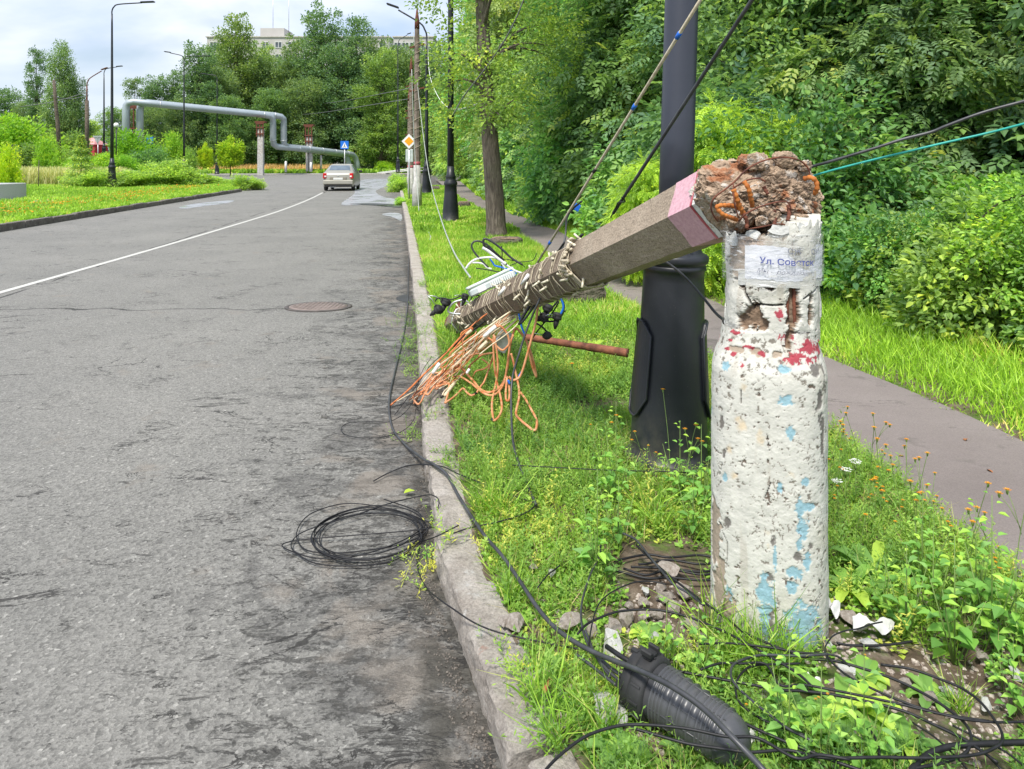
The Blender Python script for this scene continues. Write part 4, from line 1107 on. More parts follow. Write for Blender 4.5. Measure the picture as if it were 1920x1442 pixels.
# ------------------------------------------------------------------ street lamps
def lamp(px, base, top, Yc, label, arms, baseh=1.05, r0=0.075, mat='black_paint', lowmat=None, fancy=True, group='black street lamps', bscale=1.0):
    """arms: list of (dx, dz) of the lantern's tip from the pole top, metres"""
    b = empty('street_lamp', label, 'street lamp', P(px, base, Yc), 0, group)
    h = (base - top) / FPX * Yc
    s = bscale
    if fancy:
        MB().lathe([(0.215 * s, -0.1), (0.215 * s, 0.04), (0.20 * s, 0.05), (0.196 * s, 0.3 * s), (0.155 * s, 0.75 * s), (0.148 * s, 0.93 * s), (0.165 * s, 0.95 * s), (0.165 * s, 1.0 * s), (0.125 * s, 1.06 * s), (0.12 * s, 1.12 * s), (0.135 * s, 1.14 * s), (0.10 * s, 1.2 * s), (0.085 * s, 1.4 * s)], 12).build('base', MT[mat], b)
    else:
        MB().lathe([(0.17 * s, -0.1), (0.15 * s, baseh)], 10).build('base', MT[lowmat or mat], b)
    MB().lathe([(0.085 * s, 0.9 * s), (r0 * 0.95, h * 0.4), (r0 * 0.6, h - 0.9), (r0 * 0.5, h - 0.3)], 12).build('pole', MT[mat], b)
    for dx, dy, dz in arms:
        m = MB()
        d = Vector((dx, dy, dz))
        pts = [Vector((0, 0, h - 0.5)), Vector((0, 0, h - 0.15)), Vector((dx * .05, dy * .05, h + 0.10)), Vector((dx * .18, dy * .18, h + .22 + dz * .2)), Vector((dx * .75, dy * .75, h + .22 + dz * .8))]
        m.tube(cr(pts, 4), r0 * 0.45, 8)
        m.build('arm', MT[mat], b)
        a = math.atan2(dz * .6, math.hypot(dx, dy)); az = math.atan2(dy, dx)
        q = Vector((dx * .9, dy * .9, h + .24 + dz * .98))
        L = math.hypot(dx, dy) * 0.34
        l_ = MB().box(q, (max(L, .5), 0.26, 0.08), (0, -a, az), bev=0.03)
        l_.build('lantern', MT[mat], b)
    return b
lamp(210, 352, 16, 42, 'tall black street lamp with one curved arm, nearest on the left verge', [(2.35, 0, 0.15)], r0=0.085, bscale=1.25)
lamp(345, 331, 110, 62, 'black street lamp with two lanterns near the crossing', [(-1.6, 0, 0.35), (1.5, 1.5, 0.2)], r0=0.08, bscale=1.1)
lamp(407, 325, 145, 88, 'distant dark street lamp behind the yellow maple', [(-1.9, 0, 0.2)], r0=0.085, bscale=1.3)
lamp(195, 300, 134, 66, 'thin dark street lamp far behind the near left lamp', [(1.6, 0, 0.25)], r0=0.08, bscale=1.1)
lamp(163, 300, 155, 62, 'old concrete lamp pole with a long raised arm left of the near lamp', [(1.7, 0, 1.0)], baseh=5.2, r0=0.10, mat='rust_dark', lowmat='bark', fancy=False, group=None)
lamp(845, 419, -420, 17.4, 'black street lamp between the line pole and the street tree', [(1.2, 0, 0.2)], r0=0.075)
lamp(800, 366, 60, 33, 'black street lamp with blue grey arm curving over the road', [(-1.75, 0, 1.0)], r0=0.085, bscale=1.15)
lamp(836, 318, 150, 92, 'small distant street lamp behind the guard rail', [(1.2, 0, 0.2)], r0=0.085, bscale=1.3)
lamp(746, 322, 80, 80, 'far dark lamp with arched arm left of the concrete poles', [(1.4, 0, 0.8)], r0=0.08, bscale=1.2)
gl = empty('globe_lamp', 'white globe lamp just right of the near left lamp', 'globe lamp', P(218, 290, 60))
MB().lathe([(0.05, -.6), (0.04, 2.3)], 8).build('pole', MT['black_paint'], gl)
MB().lathe([(0.0, 2.26), (0.12, 2.30), (0.2, 2.4), (0.215, 2.48), (0.2, 2.57), (0.12, 2.67), (0.0, 2.7)], 16, cap=False).build('globe', MT['white_plastic'], gl)
# leaning wooden pole
wpole = MB().tube([P(113, 310, 56), P(108, 230, 56), P(104, 190, 56), P(101, 150, 56)], [0.17, 0.15, 0.13, 0.11], 10)
tag(wpole.build('wooden_pole', MT['bark'], None), 'dark leaning wooden pole among the shrubs on the left', 'wooden pole')

# ------------------------------------------------------------------ road signs
def sign(px, py, Yc, base, shape, size, label, back=False, tiltz=0.0):
    b = empty('road_sign', label, 'road sign', P(px, base, Yc), tiltz)
    h = (base - py) / FPX * Yc
    MB().tube([(0, 0.05, -0.3), (0, 0.05, h)], 0.035, 8).build('post', MT['steel'], b)
    s = size / 2
    if shape == 'cross':
        MB().box((0, 0, h), (size, 0.02, size), bev=0.004).build('plate', MT['sign_blue'], b)
        MB().prism([(-s * .74, -s * .7), (s * .74, -s * .7), (0, s * .72)], 0, 0.006, Matrix.Translation((0, -0.011, h)) @ Matrix.Rotation(R(90), 4, 'X')).build('triangle', MT['sign_white'], b)
        m = MB(); Mx = Matrix.Translation((0, -0.018, h)) @ Matrix.Rotation(R(90), 4, 'X')
        m.prism([(-s * .07, -s * .1), (s * .08, -s * .1), (s * .06, s * .22), (-s * .06, s * .22)], 0, .004, Mx)
        m.prism([(-s * .30, -s * .55), (-s * .16, -s * .55), (s * .06, -s * .1), (-s * .07, -s * .1)], 0, .004, Mx)
        m.prism([(s * .14, -s * .58), (s * .28, -s * .52), (s * .08, -s * .1), (-s * .05, -s * .1)], 0, .004, Mx)
        m.prism([(-s * .06, s * .24), (s * .06, s * .24), (s * .06, s * .38), (-s * .06, s * .38)], 0, .004, Mx)
        m.prism([(-s * .5, -s * .62), (-s * .34, -s * .62), (-s * .38, -s * .52), (-s * .46, -s * .52)], 0, .004, Mx)
        m.build('walker_symbol', MT['sign_black'], b)
    if shape == 'yield':
        MB().prism([(-s, s * .8), (0, -s * .9), (s, s * .8)], 0, 0.02, Matrix.Translation((0, 0, h)) @ Matrix.Rotation(R(90), 4, 'X')).build('plate', MT['sign_back'], b)
        m = MB(); m.box((0, -0.04, h + s * .5), (size * .9, 0.03, 0.05)); m.box((0, -0.04, h), (0.06, 0.05, s * 1.2)); m.build('bracket', MT['steel'], b)
    if shape == 'diamond':
        Mx = Matrix.Translation((0, 0, h)) @ Matrix.Rotation(R(90), 4, 'X')
        k = s * 1.35
        MB().prism([(-k, 0), (0, -k), (k, 0), (0, k)], 0, 0.02, Mx).build('plate', MT['sign_white'], b)
        k *= 0.62
        MB().prism([(-k, 0), (0, -k), (k, 0), (0, k)], 0.02, 0.026, Mx).build('yellow_diamond', MT['sign_yellow'], b)
    if shape == 'guide':
        MB().box((0, 0, h), (size, 0.03, size * .72), bev=0.004).build('plate', MT['sign_blue'], b)
        m = MB()
        m.box((-size * .2, -.02, h + size * .12), (size * .3, .01, size * .06)); m.box((size * .22, -.02, h + size * .12), (size * .28, .01, size * .2)); m.box((0, -.02, h - size * .18), (size * .8, .01, size * .05))
        m.build('symbol', MT['sign_white'], b)
    return b
sign(646, 272, 58, 338, 'cross', 0.66, 'blue pedestrian crossing sign beyond the car')
sign(281, 263, 72, 318, 'cross', 0.70, 'blue pedestrian crossing sign half hidden by the left shrubs')
sign(183, 262, 65, 320, 'yield', 0.9, 'grey back of a triangular give way sign on the left')
sign(767, 265, 27, 372, 'diamond', 0.42, 'yellow and white priority road sign hung beside the line poles')
sign(876, 284, 60, 330, 'guide', 0.75, 'small blue guide sign at the edge of the woods on the right')

# guard rail of white pipes beyond the verge
gr = empty('guard_rail', 'low white pipe railing at the far side of the crossing', 'guard rail', P(790, 330, 96))
gb = gr.location
for dz, nm in ((0.9, 'rail'), (0.5, 'rail')):
    MB().tube([P(690, 330, 99) - gb + Vector((0, 0, 0.1 + dz * .2)), P(760, 324, 97) - gb + Vector((0, 0, dz * .5)), P(775, 323, 96) - gb + Vector((0, 0, dz - .3)), P(872, 323, 98) - gb + Vector((0, 0, dz - .3))], 0.07, 8).build(nm, MT['white_paint'], gr)
for i in range(6):
    q = P(775 + i * 19, 327, 96.4) - gb
    MB().tube([q + Vector((0, 0, -.6)), q + Vector((0, 0, .75))], 0.06, 6).build('post', MT['white_paint'], gr)
# granite block and dark fence at the left edge
sb = G(-14, 377, VZ)
blk = MB().box((0, 0, 0.30), (1.6, 1.5, 0.76), bev=0.02)
tag(obj('stone_block', blk.mesh('stone_block'), MT['granite'], None, sb), 'grey granite block at the left edge of the photo', 'stone block')
slab = MB().box((0.9, 0.0, 0.0), (4.6, 2.0, 0.06))
tag(obj('stone_slab', slab.mesh('stone_slab'), MT['granite'], None, sb + Vector((0, -0.3, 0.03))), 'flat pale slab in the grass under the granite block', 'stone slab')
fe = empty('fence', 'dark metal fence panel behind the yellow green young tree at the left edge', 'fence', P(10, 330, 36))
fp = MB()
for i in range(12): fp.box((-1.6 + i * 0.17, 0, 0.65), (0.03, 0.03, 1.35))
for z in (0.15, 1.2): fp.box((-.7, 0, z), (2.0, 0.04, 0.05))
fp.build('panel', MT['black_paint'], fe)
MB().box((0.38, 0, 0.75), (0.12, 0.12, 1.7)).build('post', MT['black_paint'], fe)
for (px, top, base, Yc) in ((72, 300, 352, 40),):
    s_ = MB().tube([P(px, base, Yc), P(px + 1, top, Yc)], 0.02, 6)
    tag(s_.build('stake', MT['bark']), 'thin wooden stake in the grass left of the small spruce', 'stake')

# ------------------------------------------------------------------ concrete line poles standing on the verge
def line_pole(px, base, Yc, label, r=0.12, whiteh=0.9, top=None, ring=None):
    b = empty('concrete_pole', label, 'utility pole', P(px, base, Yc), 0, 'standing concrete line poles')
    h = (base - top) / FPX * Yc
    s = r
    MB().lathe([(s * 1.30, -0.2), (s * 1.25, whiteh * .55), (s * 1.15, whiteh * .66), (s * 0.92, whiteh * .72), (s * .9, whiteh + .25)], 12).build('painted_foot', MT['worn_white'], b)
    MB().lathe([(s * .9, whiteh + .25), (s * .9, whiteh + .36)], 8).build('red_ring', MT['red_band'], b)
    MB().lathe([(s * .88, whiteh + .36), (s * .60, h - 0.45)], 8, smooth=False).build('shaft', MT['bark_conc'], b)
    MB().lathe([(s * .66, h - 0.45), (s * .60, h - .2), (s * .05, h + .3)], 10).build('cap', MT['rust_dark'], b)
    m = MB()
    rs = random.Random(int(px)); 
    m.tube([(s * (.95 - .25 * i / 170) * math.cos(i * .45), s * (.95 - .25 * i / 170) * math.sin(i * .45), whiteh + .6 + (h - whiteh - 1.4) * i / 170) for i in range(170)], 0.008, 4)
    for i in range(40):
        z = rs.uniform(whiteh + .7, h - .8); a = rs.uniform(0, 6.28); q = s * .85
        m.box((math.cos(a) * q, math.sin(a) * q, z), (0.06, 0.014, 0.014), (rs.uniform(-1, 1), rs.uniform(-1, 1), a))
    m.build('light_string', MT['led_wire'], b)
    k = MB()
    for z in (h - 1.0, h - 2.4): MB().box((0, 0, z), (.5, .05, .05), (0, -.25, 0)).build('crossarm', MT['rust_dark'], b)
    return b
MT['bark_conc'] = simple('weathered_concrete', (0.13, 0.10, 0.08), (0.27, 0.22, 0.18), 6, 0.9, bmp=0.5)
line_pole(782, 391, 22.9, 'standing concrete pole with white foot and dark red pointed top beside the kerb', 0.125, 1.15, 28)
line_pole(771, 372, 31.5, 'second standing line pole, just left of the nearest one', 0.12, 1.1, 118)
line_pole(767, 357, 42.0, 'third standing line pole hidden behind the two nearer ones', 0.12, 1.1, 175)
bx = MB().box((0, 0, 0), (0.32, 0.16, 0.55), bev=0.02)
tag(obj('meter_box', bx.mesh('meter_box'), MT['grey_box'], None, P(768, 292, 30.6)), 'pale grey cabinet under the yellow priority sign', 'cabinet')

# cut logs and twigs beside the far end of the right kerb
rl = random.Random(2)
for i, (px, py, L, lab) in enumerate([(752, 352, .9, 'cut log lying at the far end of the right kerb'), (760, 350, .5, 'short pale log next to the standing poles'), (766, 353, .6, 'thick cut log with orange end by the pole foot'), (793, 356, .8, 'whitish log right of the pole foot'), (806, 358, 1.0, 'long log lying beside the path entrance')]):
    c = G(px, py, VZ); c.z = VZ + .12; a = rl.uniform(-.6, .6)
    d = Vector((math.cos(a), math.sin(a), 0)) * L / 2
    lg = empty('log', lab, 'log', c, 0, 'cut logs by the path')
    MB().tube([-d, d], 0.13, 12, cap=False).build('bark', MT['bark_ridged'], lg)
    for s_ in (-1, 1): MB().tube([d * s_ * .995, d * s_ * 1.004], 0.125, 12).build('cut_end', MT['wood_cut'], lg)
plant_tree('shrub_far2', 'branch_pile', (P(742, 350, 38).x, 38.6, 0.0), 0.36, 1.0, 'cut leafy branches lying at the far end of the right kerb', 'branch pile', None, (1.7, 1.5, 1.1), 0.34)
plant_tree('shrub_far2', 'branch_pile', (P(752, 384, 27).x, 27, 0.0), 0.16, 1.0, 'small leafy twig heap in the puddle beside the right kerb', 'branch pile', None, (1.7, 1.6, 1.0), 0.10)

# ------------------------------------------------------------------ the car
def build_car():
    cp = G(634, 358.5); cp.z = 0.0
    Yc = cp.y
    car = empty('car', 'beige sedan driving away in the right lane, seen from behind', 'car', (cp.x, Yc, 0), R(6.5))
    paint = simple('car_paint', (0.38, 0.365, 0.315), (0.43, 0.41, 0.355), 2, 0.32, 0.35)
    # body sections: (y, half width at belt, z bottom, z belt, z roof, half width roof)
    sec = [(0.0, .66, .38, .92, .93, .60), (0.06, .80, .28, 1.00, 1.02, .66), (0.35, .855, .24, 1.06, 1.08, .70), (0.62, .865, .22, 1.06, 1.10, .68), (1.05, .87, .20, 1.06, 1.46, .585), (1.35, .87, .2, 1.05, 1.51, .59), (2.2, .87, .2, 1.02, 1.53, .60), (2.75, .865, .2, 1.0, 1.44, .585), (3.35, .86, .22, .98, 1.00, .70), (4.0, .83, .26, .90, .91, .66), (4.22, .70, .34, .74, .76, .55)]
    V = []; F = []
    for y, w, zb, zs, zr, wr in sec:
        V += [(-w * .93, y, zb), (-w, y, zb + .12), (-w, y, (zb + zs) / 2 + .06), (-w * .975, y, zs), (-wr, y, zr - .05 * (zr > zs + .1)), (-wr * .82, y, zr), (wr * .82, y, zr), (wr, y, zr - .05 * (zr > zs + .1)), (w * .975, y, zs), (w, y, (zb + zs) / 2 + .06), (w, y, zb + .12), (w * .93, y, zb)]
    k = 12
    for i in range(len(sec) - 1):
        for j in range(k):
            F.append((i * k + j, i * k + (j + 1) % k, (i + 1) * k + (j + 1) % k, (i + 1) * k + j))
    F.append(tuple(range(k - 1, -1, -1))); F.append(tuple((len(sec) - 1) * k + j for j in range(k)))
    MB().add(V, F, True).build('body', paint, car)
    # rear window lies on the slope between deck and roof
    def quad(pts, off, nm, mt, parent=car):
        p = [Vector(q) for q in pts]; nrm = (p[1] - p[0]).cross(p[2] - p[0]).normalized()
        a = [q + nrm * off for q in p]; b_ = [q - nrm * 0.02 for q in p]
        nn = len(p)
        f = [tuple(range(nn)), tuple(range(2 * nn - 1, nn - 1, -1))] + [(i, nn + i, nn + (i + 1) % nn, (i + 1) % nn) for i in range(nn)]
        return MB().add(a + b_, f).build(nm, MT[mt] if isinstance(mt, str) else mt, parent)
    glass = simple('car_glass', (0.10, 0.13, 0.17), (0.16, 0.2, 0.25), 2, 0.08)
    quad([(-.60, .665, 1.12), (.60, .665, 1.12), (.52, 1.02, 1.435), (-.52, 1.02, 1.435)], .012, 'rear_window', glass)
    for s in (-1, 1):
        w1 = [(s * .83, .95, 1.10), (s * .83, 1.95, 1.09), (s * .615, 1.95, 1.46), (s * .605, 1.22, 1.44)]
        w2 = [(s * .83, 2.05, 1.09), (s * .83, 2.95, 1.06), (s * .61, 2.65, 1.42), (s * .615, 2.05, 1.46)]
        for w in (w1, w2): quad(w if s > 0 else w[::-1], .012, 'side_window', glass)
        tl = MB().box((s * .735, .03, .86), (.20, .12, .30), (0, 0, s * -.28), bev=.02); tl = tl.build('tail_light', simple('lamp_red', (0.55, 0.012, 0.02), None, rough=0.2), car)
        MB().box((s * .70, -.035, .83), (.11, .02, .08), (0, 0, s * -.28), bev=.004).build('reverse_lens', MT['sign_white'], tl)
        mr = MB().box((s * .98, 2.6, 1.08), (.20, .10, .15), bev=.03).build('mirror', MT['rubber'], car)
        MB().box((s * .62, -.035, .50), (.26, .03, .045), bev=.01).build('reflector', simple('refl_red', (0.30, 0.07, 0.05), None, rough=0.3), car)
        for y in (.72, 3.32):
            wh = MB(); wh.lathe([(.16, -.09), (.28, -.09), (.305, -.06), (.305, .06), (.28, .09), (.16, .09)], 24, Matrix.Translation((s * .76, y, .305)) @ Matrix.Rotation(R(90), 4, 'Y'))
            w_ = wh.build('wheel', MT['rubber'], car)
            MB().lathe([(.17, .06), (.16, .08), (.05, .085), (0.0, .09)], 16, Matrix.Translation((s * .76, y, .305)) @ Matrix.Rotation(R(90 * s), 4, 'Y')).build('rim', MT['steel'], w_)
    bp = MB().box((0, .0, .50), (1.66, .16, .26), bev=.05).build('bumper', paint, car)
    MB().box((0, .03, .33), (1.5, .14, .13), bev=.03).build('bumper_skirt', MT['rubber'], bp)
    MB().box((0, -.015, .71), (.92, .05, .17), bev=.02).build('plate_recess', simple('car_shade', (0.24, 0.22, 0.18)), car)
    MB().box((0, -.05, .70), (.52, .012, .115), bev=.003).build('number_plate', MT['white_plastic'], car)
    MB().box((0, -.005, .845), (.09, .02, .06), (0, 0, 0), bev=.01).build('badge', MT['steel'], car)
    MB().box((-.3, .12, .25), (.3, .08, .08)).build('exhaust', MT['steel'], car)
build_car()
# ------------------------------------------------------------------ near black lamp post
LPc = Vector((0.775, 3.53, VZ))
lp = empty('street_lamp', 'huge black lamp post with a flared base directly behind the fallen pole', 'street lamp', LPc, 0, 'black street lamps')
lp.rotation_euler = (0, R(1.7), 0)
MB().lathe([(0.215, -0.1), (0.215, 0.035), (0.205, 0.04), (0.19, 0.045), (0.187, 0.10), (0.178, 0.35), (0.157, 0.66), (0.149, 0.9), (0.149, 0.95), (0.158, 0.957), (0.158, 0.975), (0.150, 0.98), (0.164, 0.99), (0.168, 1.0), (0.168, 1.02), (0.160, 1.03), (0.14, 1.038), (0.132, 1.05), (0.130, 1.085), (0.115, 1.10), (0.10, 1.11)], 48).build('base', MT['black_paint'], lp)
MB().lathe([(0.084, 1.09), (0.083, 1.6), (0.079, 3.5), (0.055, 8.0), (0.045, 10.5)], 32).build('pole', MT['pole_paint'], lp)
for a0 in (R(-172), R(-8), R(90)):     # raised shields on the base
    m = MB(); n = 12; hw = R(34)
    zz = lambda u: 0.70 - 0.055 * max(0, abs(u) - 0.45) * 2
    zb = lambda u: 0.24 + 0.085 * max(0, abs(u) - 0.40) * 2
    V = []; F = []
    def rad(z): return float(np.interp(z, [0.10, 0.35, 0.66, 0.9], [0.187, 0.178, 0.157, 0.149]))
    for i in range(n + 1):
        u = -1 + 2 * i / n; a = a0 + u * hw
        for j in range(9):
            z = zb(u) + (zz(u) - zb(u)) * j / 8
            V.append((rad(z) * math.cos(a), rad(z) * math.sin(a), z)); V.append(((rad(z) + .010) * math.cos(a), (rad(z) + .010) * math.sin(a), z))
    for i in range(n):
        for j in range(8):
            q = [(i * 9 + j), ((i + 1) * 9 + j), ((i + 1) * 9 + j + 1), (i * 9 + j + 1)]
            F.append(tuple(2 * t + 1 for t in q))
        F.append((2 * (i * 9), 2 * ((i + 1) * 9), 2 * ((i + 1) * 9) + 1, 2 * i * 9 + 1))
        F.append((2 * (i * 9 + 8) + 1, 2 * ((i + 1) * 9 + 8) + 1, 2 * ((i + 1) * 9 + 8), 2 * (i * 9 + 8)))
    for j in range(8):
        for i in (0, n): F.append((2 * (i * 9 + j), 2 * (i * 9 + j) + 1, 2 * (i * 9 + j + 1) + 1, 2 * (i * 9 + j + 1)))
    m.add(V, F)
    edge = []
    for i in range(n + 1):
        u = -1 + 2 * i / n; a = a0 + u * hw; z = zz(u); edge.append(((rad(z) + .014) * math.cos(a), (rad(z) + .014) * math.sin(a), z))
    for i in range(n, -1, -1):
        u = -1 + 2 * i / n; a = a0 + u * hw; z = zb(u); edge.append(((rad(z) + .014) * math.cos(a), (rad(z) + .014) * math.sin(a), z))
    m.tube(edge, 0.006, 6, closed=True)
    m.build('shield_panel', MT['black_paint'], lp)
bm_ = MB()
bm_.tube([(0.0, -0.128, 1.065), (0.0, -0.150, 1.065)], 0.013, 8); bm_.tube([(0.03, -0.12, 1.065), (0.055, -0.14, 1.065)], 0.008, 8); bm_.tube([(-0.02, -0.13, 1.065), (-0.055, -0.14, 1.065)], 0.006, 8)
bm_.build('bolt', MT['steel'], lp)

# ------------------------------------------------------------------ the broken white stump
C0 = Vector((0.847, 2.35, 0))
stump = empty('broken_pole_stump', 'thick white painted concrete pole stump with peeling blue and red paint', 'pole stump', (C0.x, C0.y, VZ))
vd = Vector((C0.x, C0.y, 0)).normalized(); vr = Vector((vd.y, -vd.x, 0))
def px_to(xp, yp):     # photo spot on the stump's face -> (arc metres, height)
    z = CAMH - (yp - HZ) / 605.0
    half = 107.0 if yp > 665 else 84.0
    cx = 1440.0 if yp > 665 else 1449.0
    a = max(-0.98, min(0.98, (xp - cx) / half))
    return math.asin(a) * (0.18 if yp > 665 else 0.142), z
def paint_mesh(name, th0, th1, nt_, nz, radius, zlo, zhi, paint, cxy, fold=0.0, sqp=3.1):
    th = np.linspace(th0, th1, nt_); tt = np.linspace(0, 1, nz)
    TH, TT = np.meshgrid(th, tt); TH = TH.ravel(); TT = TT.ravel()
    # th: 0 faces the camera, positive to the right
    Z = zlo + (zhi(TH) - zlo) * np.minimum(TT / (1 - fold), 1) if callable(zhi) else zlo + (zhi - zlo) * np.minimum(TT / (1 - fold), 1)
    r = radius(Z, TH)
    sq = (np.abs(np.cos(TH)) ** sqp + np.abs(np.sin(TH)) ** sqp) ** (-1 / sqp); r = r * sq
    inn = np.clip((TT - (1 - fold)) / max(fold, 1e-6), 0, 1) if fold > 0 else 0 * TT
    col, disp = paint(TH * np.where(Z > 1.0, 0.142, 0.18), Z, r)
    rr = (r + disp) * (1 - 0.85 * inn)
    dirs = -np.cos(TH)[:, None] * np.array(vd)[None] + np.sin(TH)[:, None] * np.array(vr)[None]
    V = dirs * rr[:, None]; V[:, 2] = Z - (VZ)
    if fold > 0: V[:, 2] += inn * 0.03 * (fbm(V, 20, 3, 8) - 0.3)
    V += np.array([cxy[0], cxy[1], 0])[None] if cxy is not None else 0
    i = np.arange(nz - 1)[:, None] * nt_ + np.arange(nt_ - 1)[None]
    Q = np.stack([i, i + 1, i + nt_ + 1, i + nt_], -1).reshape(-1, 4)
    return mesh_np(name, V, Q, smooth=True, col=col)
BLUE = [(1470, 745, 12, 9), (1339, 785, 9, 34), (1545, 790, 8, 45), (1477, 800, 6, 14), (1495, 938, 15, 9), (1491, 945, 5, 22), (1494, 978, 9, 22), (1490, 1008, 6, 14), (1438, 1112, 17, 30), (1432, 1085, 8, 22), (1434, 1160, 9, 34), (1494, 1160, 28, 46), (1480, 1195, 34, 26), (1510, 1180, 16, 18), (1378, 1125, 7, 14), (1484, 1058, 14, 14), (1500, 1040, 7, 20), (1452, 1035, 4, 26), (1372, 908, 5, 8), (1498, 890, 8, 9), (1460, 905, 5, 12), (1478, 1085, 11, 13), (1500, 1235, 26, 20), (1370, 695, 8, 8), (1470, 688, 12, 6)]
RED = [(1508, 652, 24, 13), (1480, 635, 14, 12), (1525, 658, 12, 12), (1485, 668, 18, 10), (1508, 672, 10, 9), (1378, 668, 5, 8), (1392, 648, 6, 5), (1420, 655, 9, 4), (1462, 590, 7, 9), (1400, 632, 16, 4), (1395, 690, 4, 6), (1440, 665, 5, 4), (1355, 660, 4, 8)]
BARE = [(1352, 1030, 18, 75), (1362, 1120, 16, 60), (1375, 1165, 14, 35), (1350, 990, 10, 30), (1400, 662, 13, 6), (1430, 663, 10, 7), (1464, 664, 10, 6), (1385, 1215, 20, 15), (1410, 1230, 26, 12), (1520, 1225, 16, 14), (1388, 492, 20, 34), (1400, 455, 22, 14)]
GREY = [(1445, 1170, 9, 45), (1460, 1190, 16, 30), (1489, 1030, 9, 20), (1440, 1075, 10, 10), (1362, 1090, 4, 30), (1376, 990, 6, 14), (1370, 1170, 5, 20), (1530, 700, 6, 50), (1515, 690, 10, 12), (1520, 745, 8, 40), (1525, 810, 6, 40), (1470, 1175, 10, 12), (1520, 1210, 14, 14), (1465, 690, 20, 5), (1365, 805, 4, 12), (1370, 860, 4, 12), (1448, 1010, 9, 14), (1505, 1010, 6, 12), (1490, 960, 5, 8)]
TAN = [(1395, 800, 12, 22), (1425, 820, 14, 16), (1440, 1015, 8, 24), (1385, 900, 8, 12), (1400, 730, 14, 20), (1480, 880, 10, 14), (1378, 850, 8, 12)]
HOLE = [(1418, 596, 17, 26), (1402, 612, 12, 20), (1432, 610, 10, 16), (1484, 580, 12, 52), (1480, 635, 9, 22), (1512, 590, 7, 26), (1444, 538, 9, 8), (1398, 540, 6, 8), (1512, 565, 5, 10)]
CRACK = [[(1402, 533), (1405, 555), (1412, 570), (1416, 582)], [(1415, 578), (1432, 573), (1448, 574), (1468, 572)], [(1385, 531), (1420, 533), (1460, 531)], [(1500, 560), (1516, 548), (1528, 540)], [(1362, 1000), (1375, 1030), (1374, 1080)], [(1395, 735), (1395, 760)], [(1368, 880), (1362, 910)], [(1438, 810), (1442, 840)], [(1445, 900), (1432, 935)]]
def blot(s, z, feats, fb, amp=1.3):
    best = np.full(len(s), 9.0)
    for (x, y, rx, ry) in feats:
        s0, z0 = px_to(x, y)
        k = 605.0
        d = np.sqrt(((s - s0) * k / rx) ** 2 + ((z - z0) * k / ry) ** 2)
        best = np.minimum(best, d)
    return best + (fb - 0.5) * amp * 2
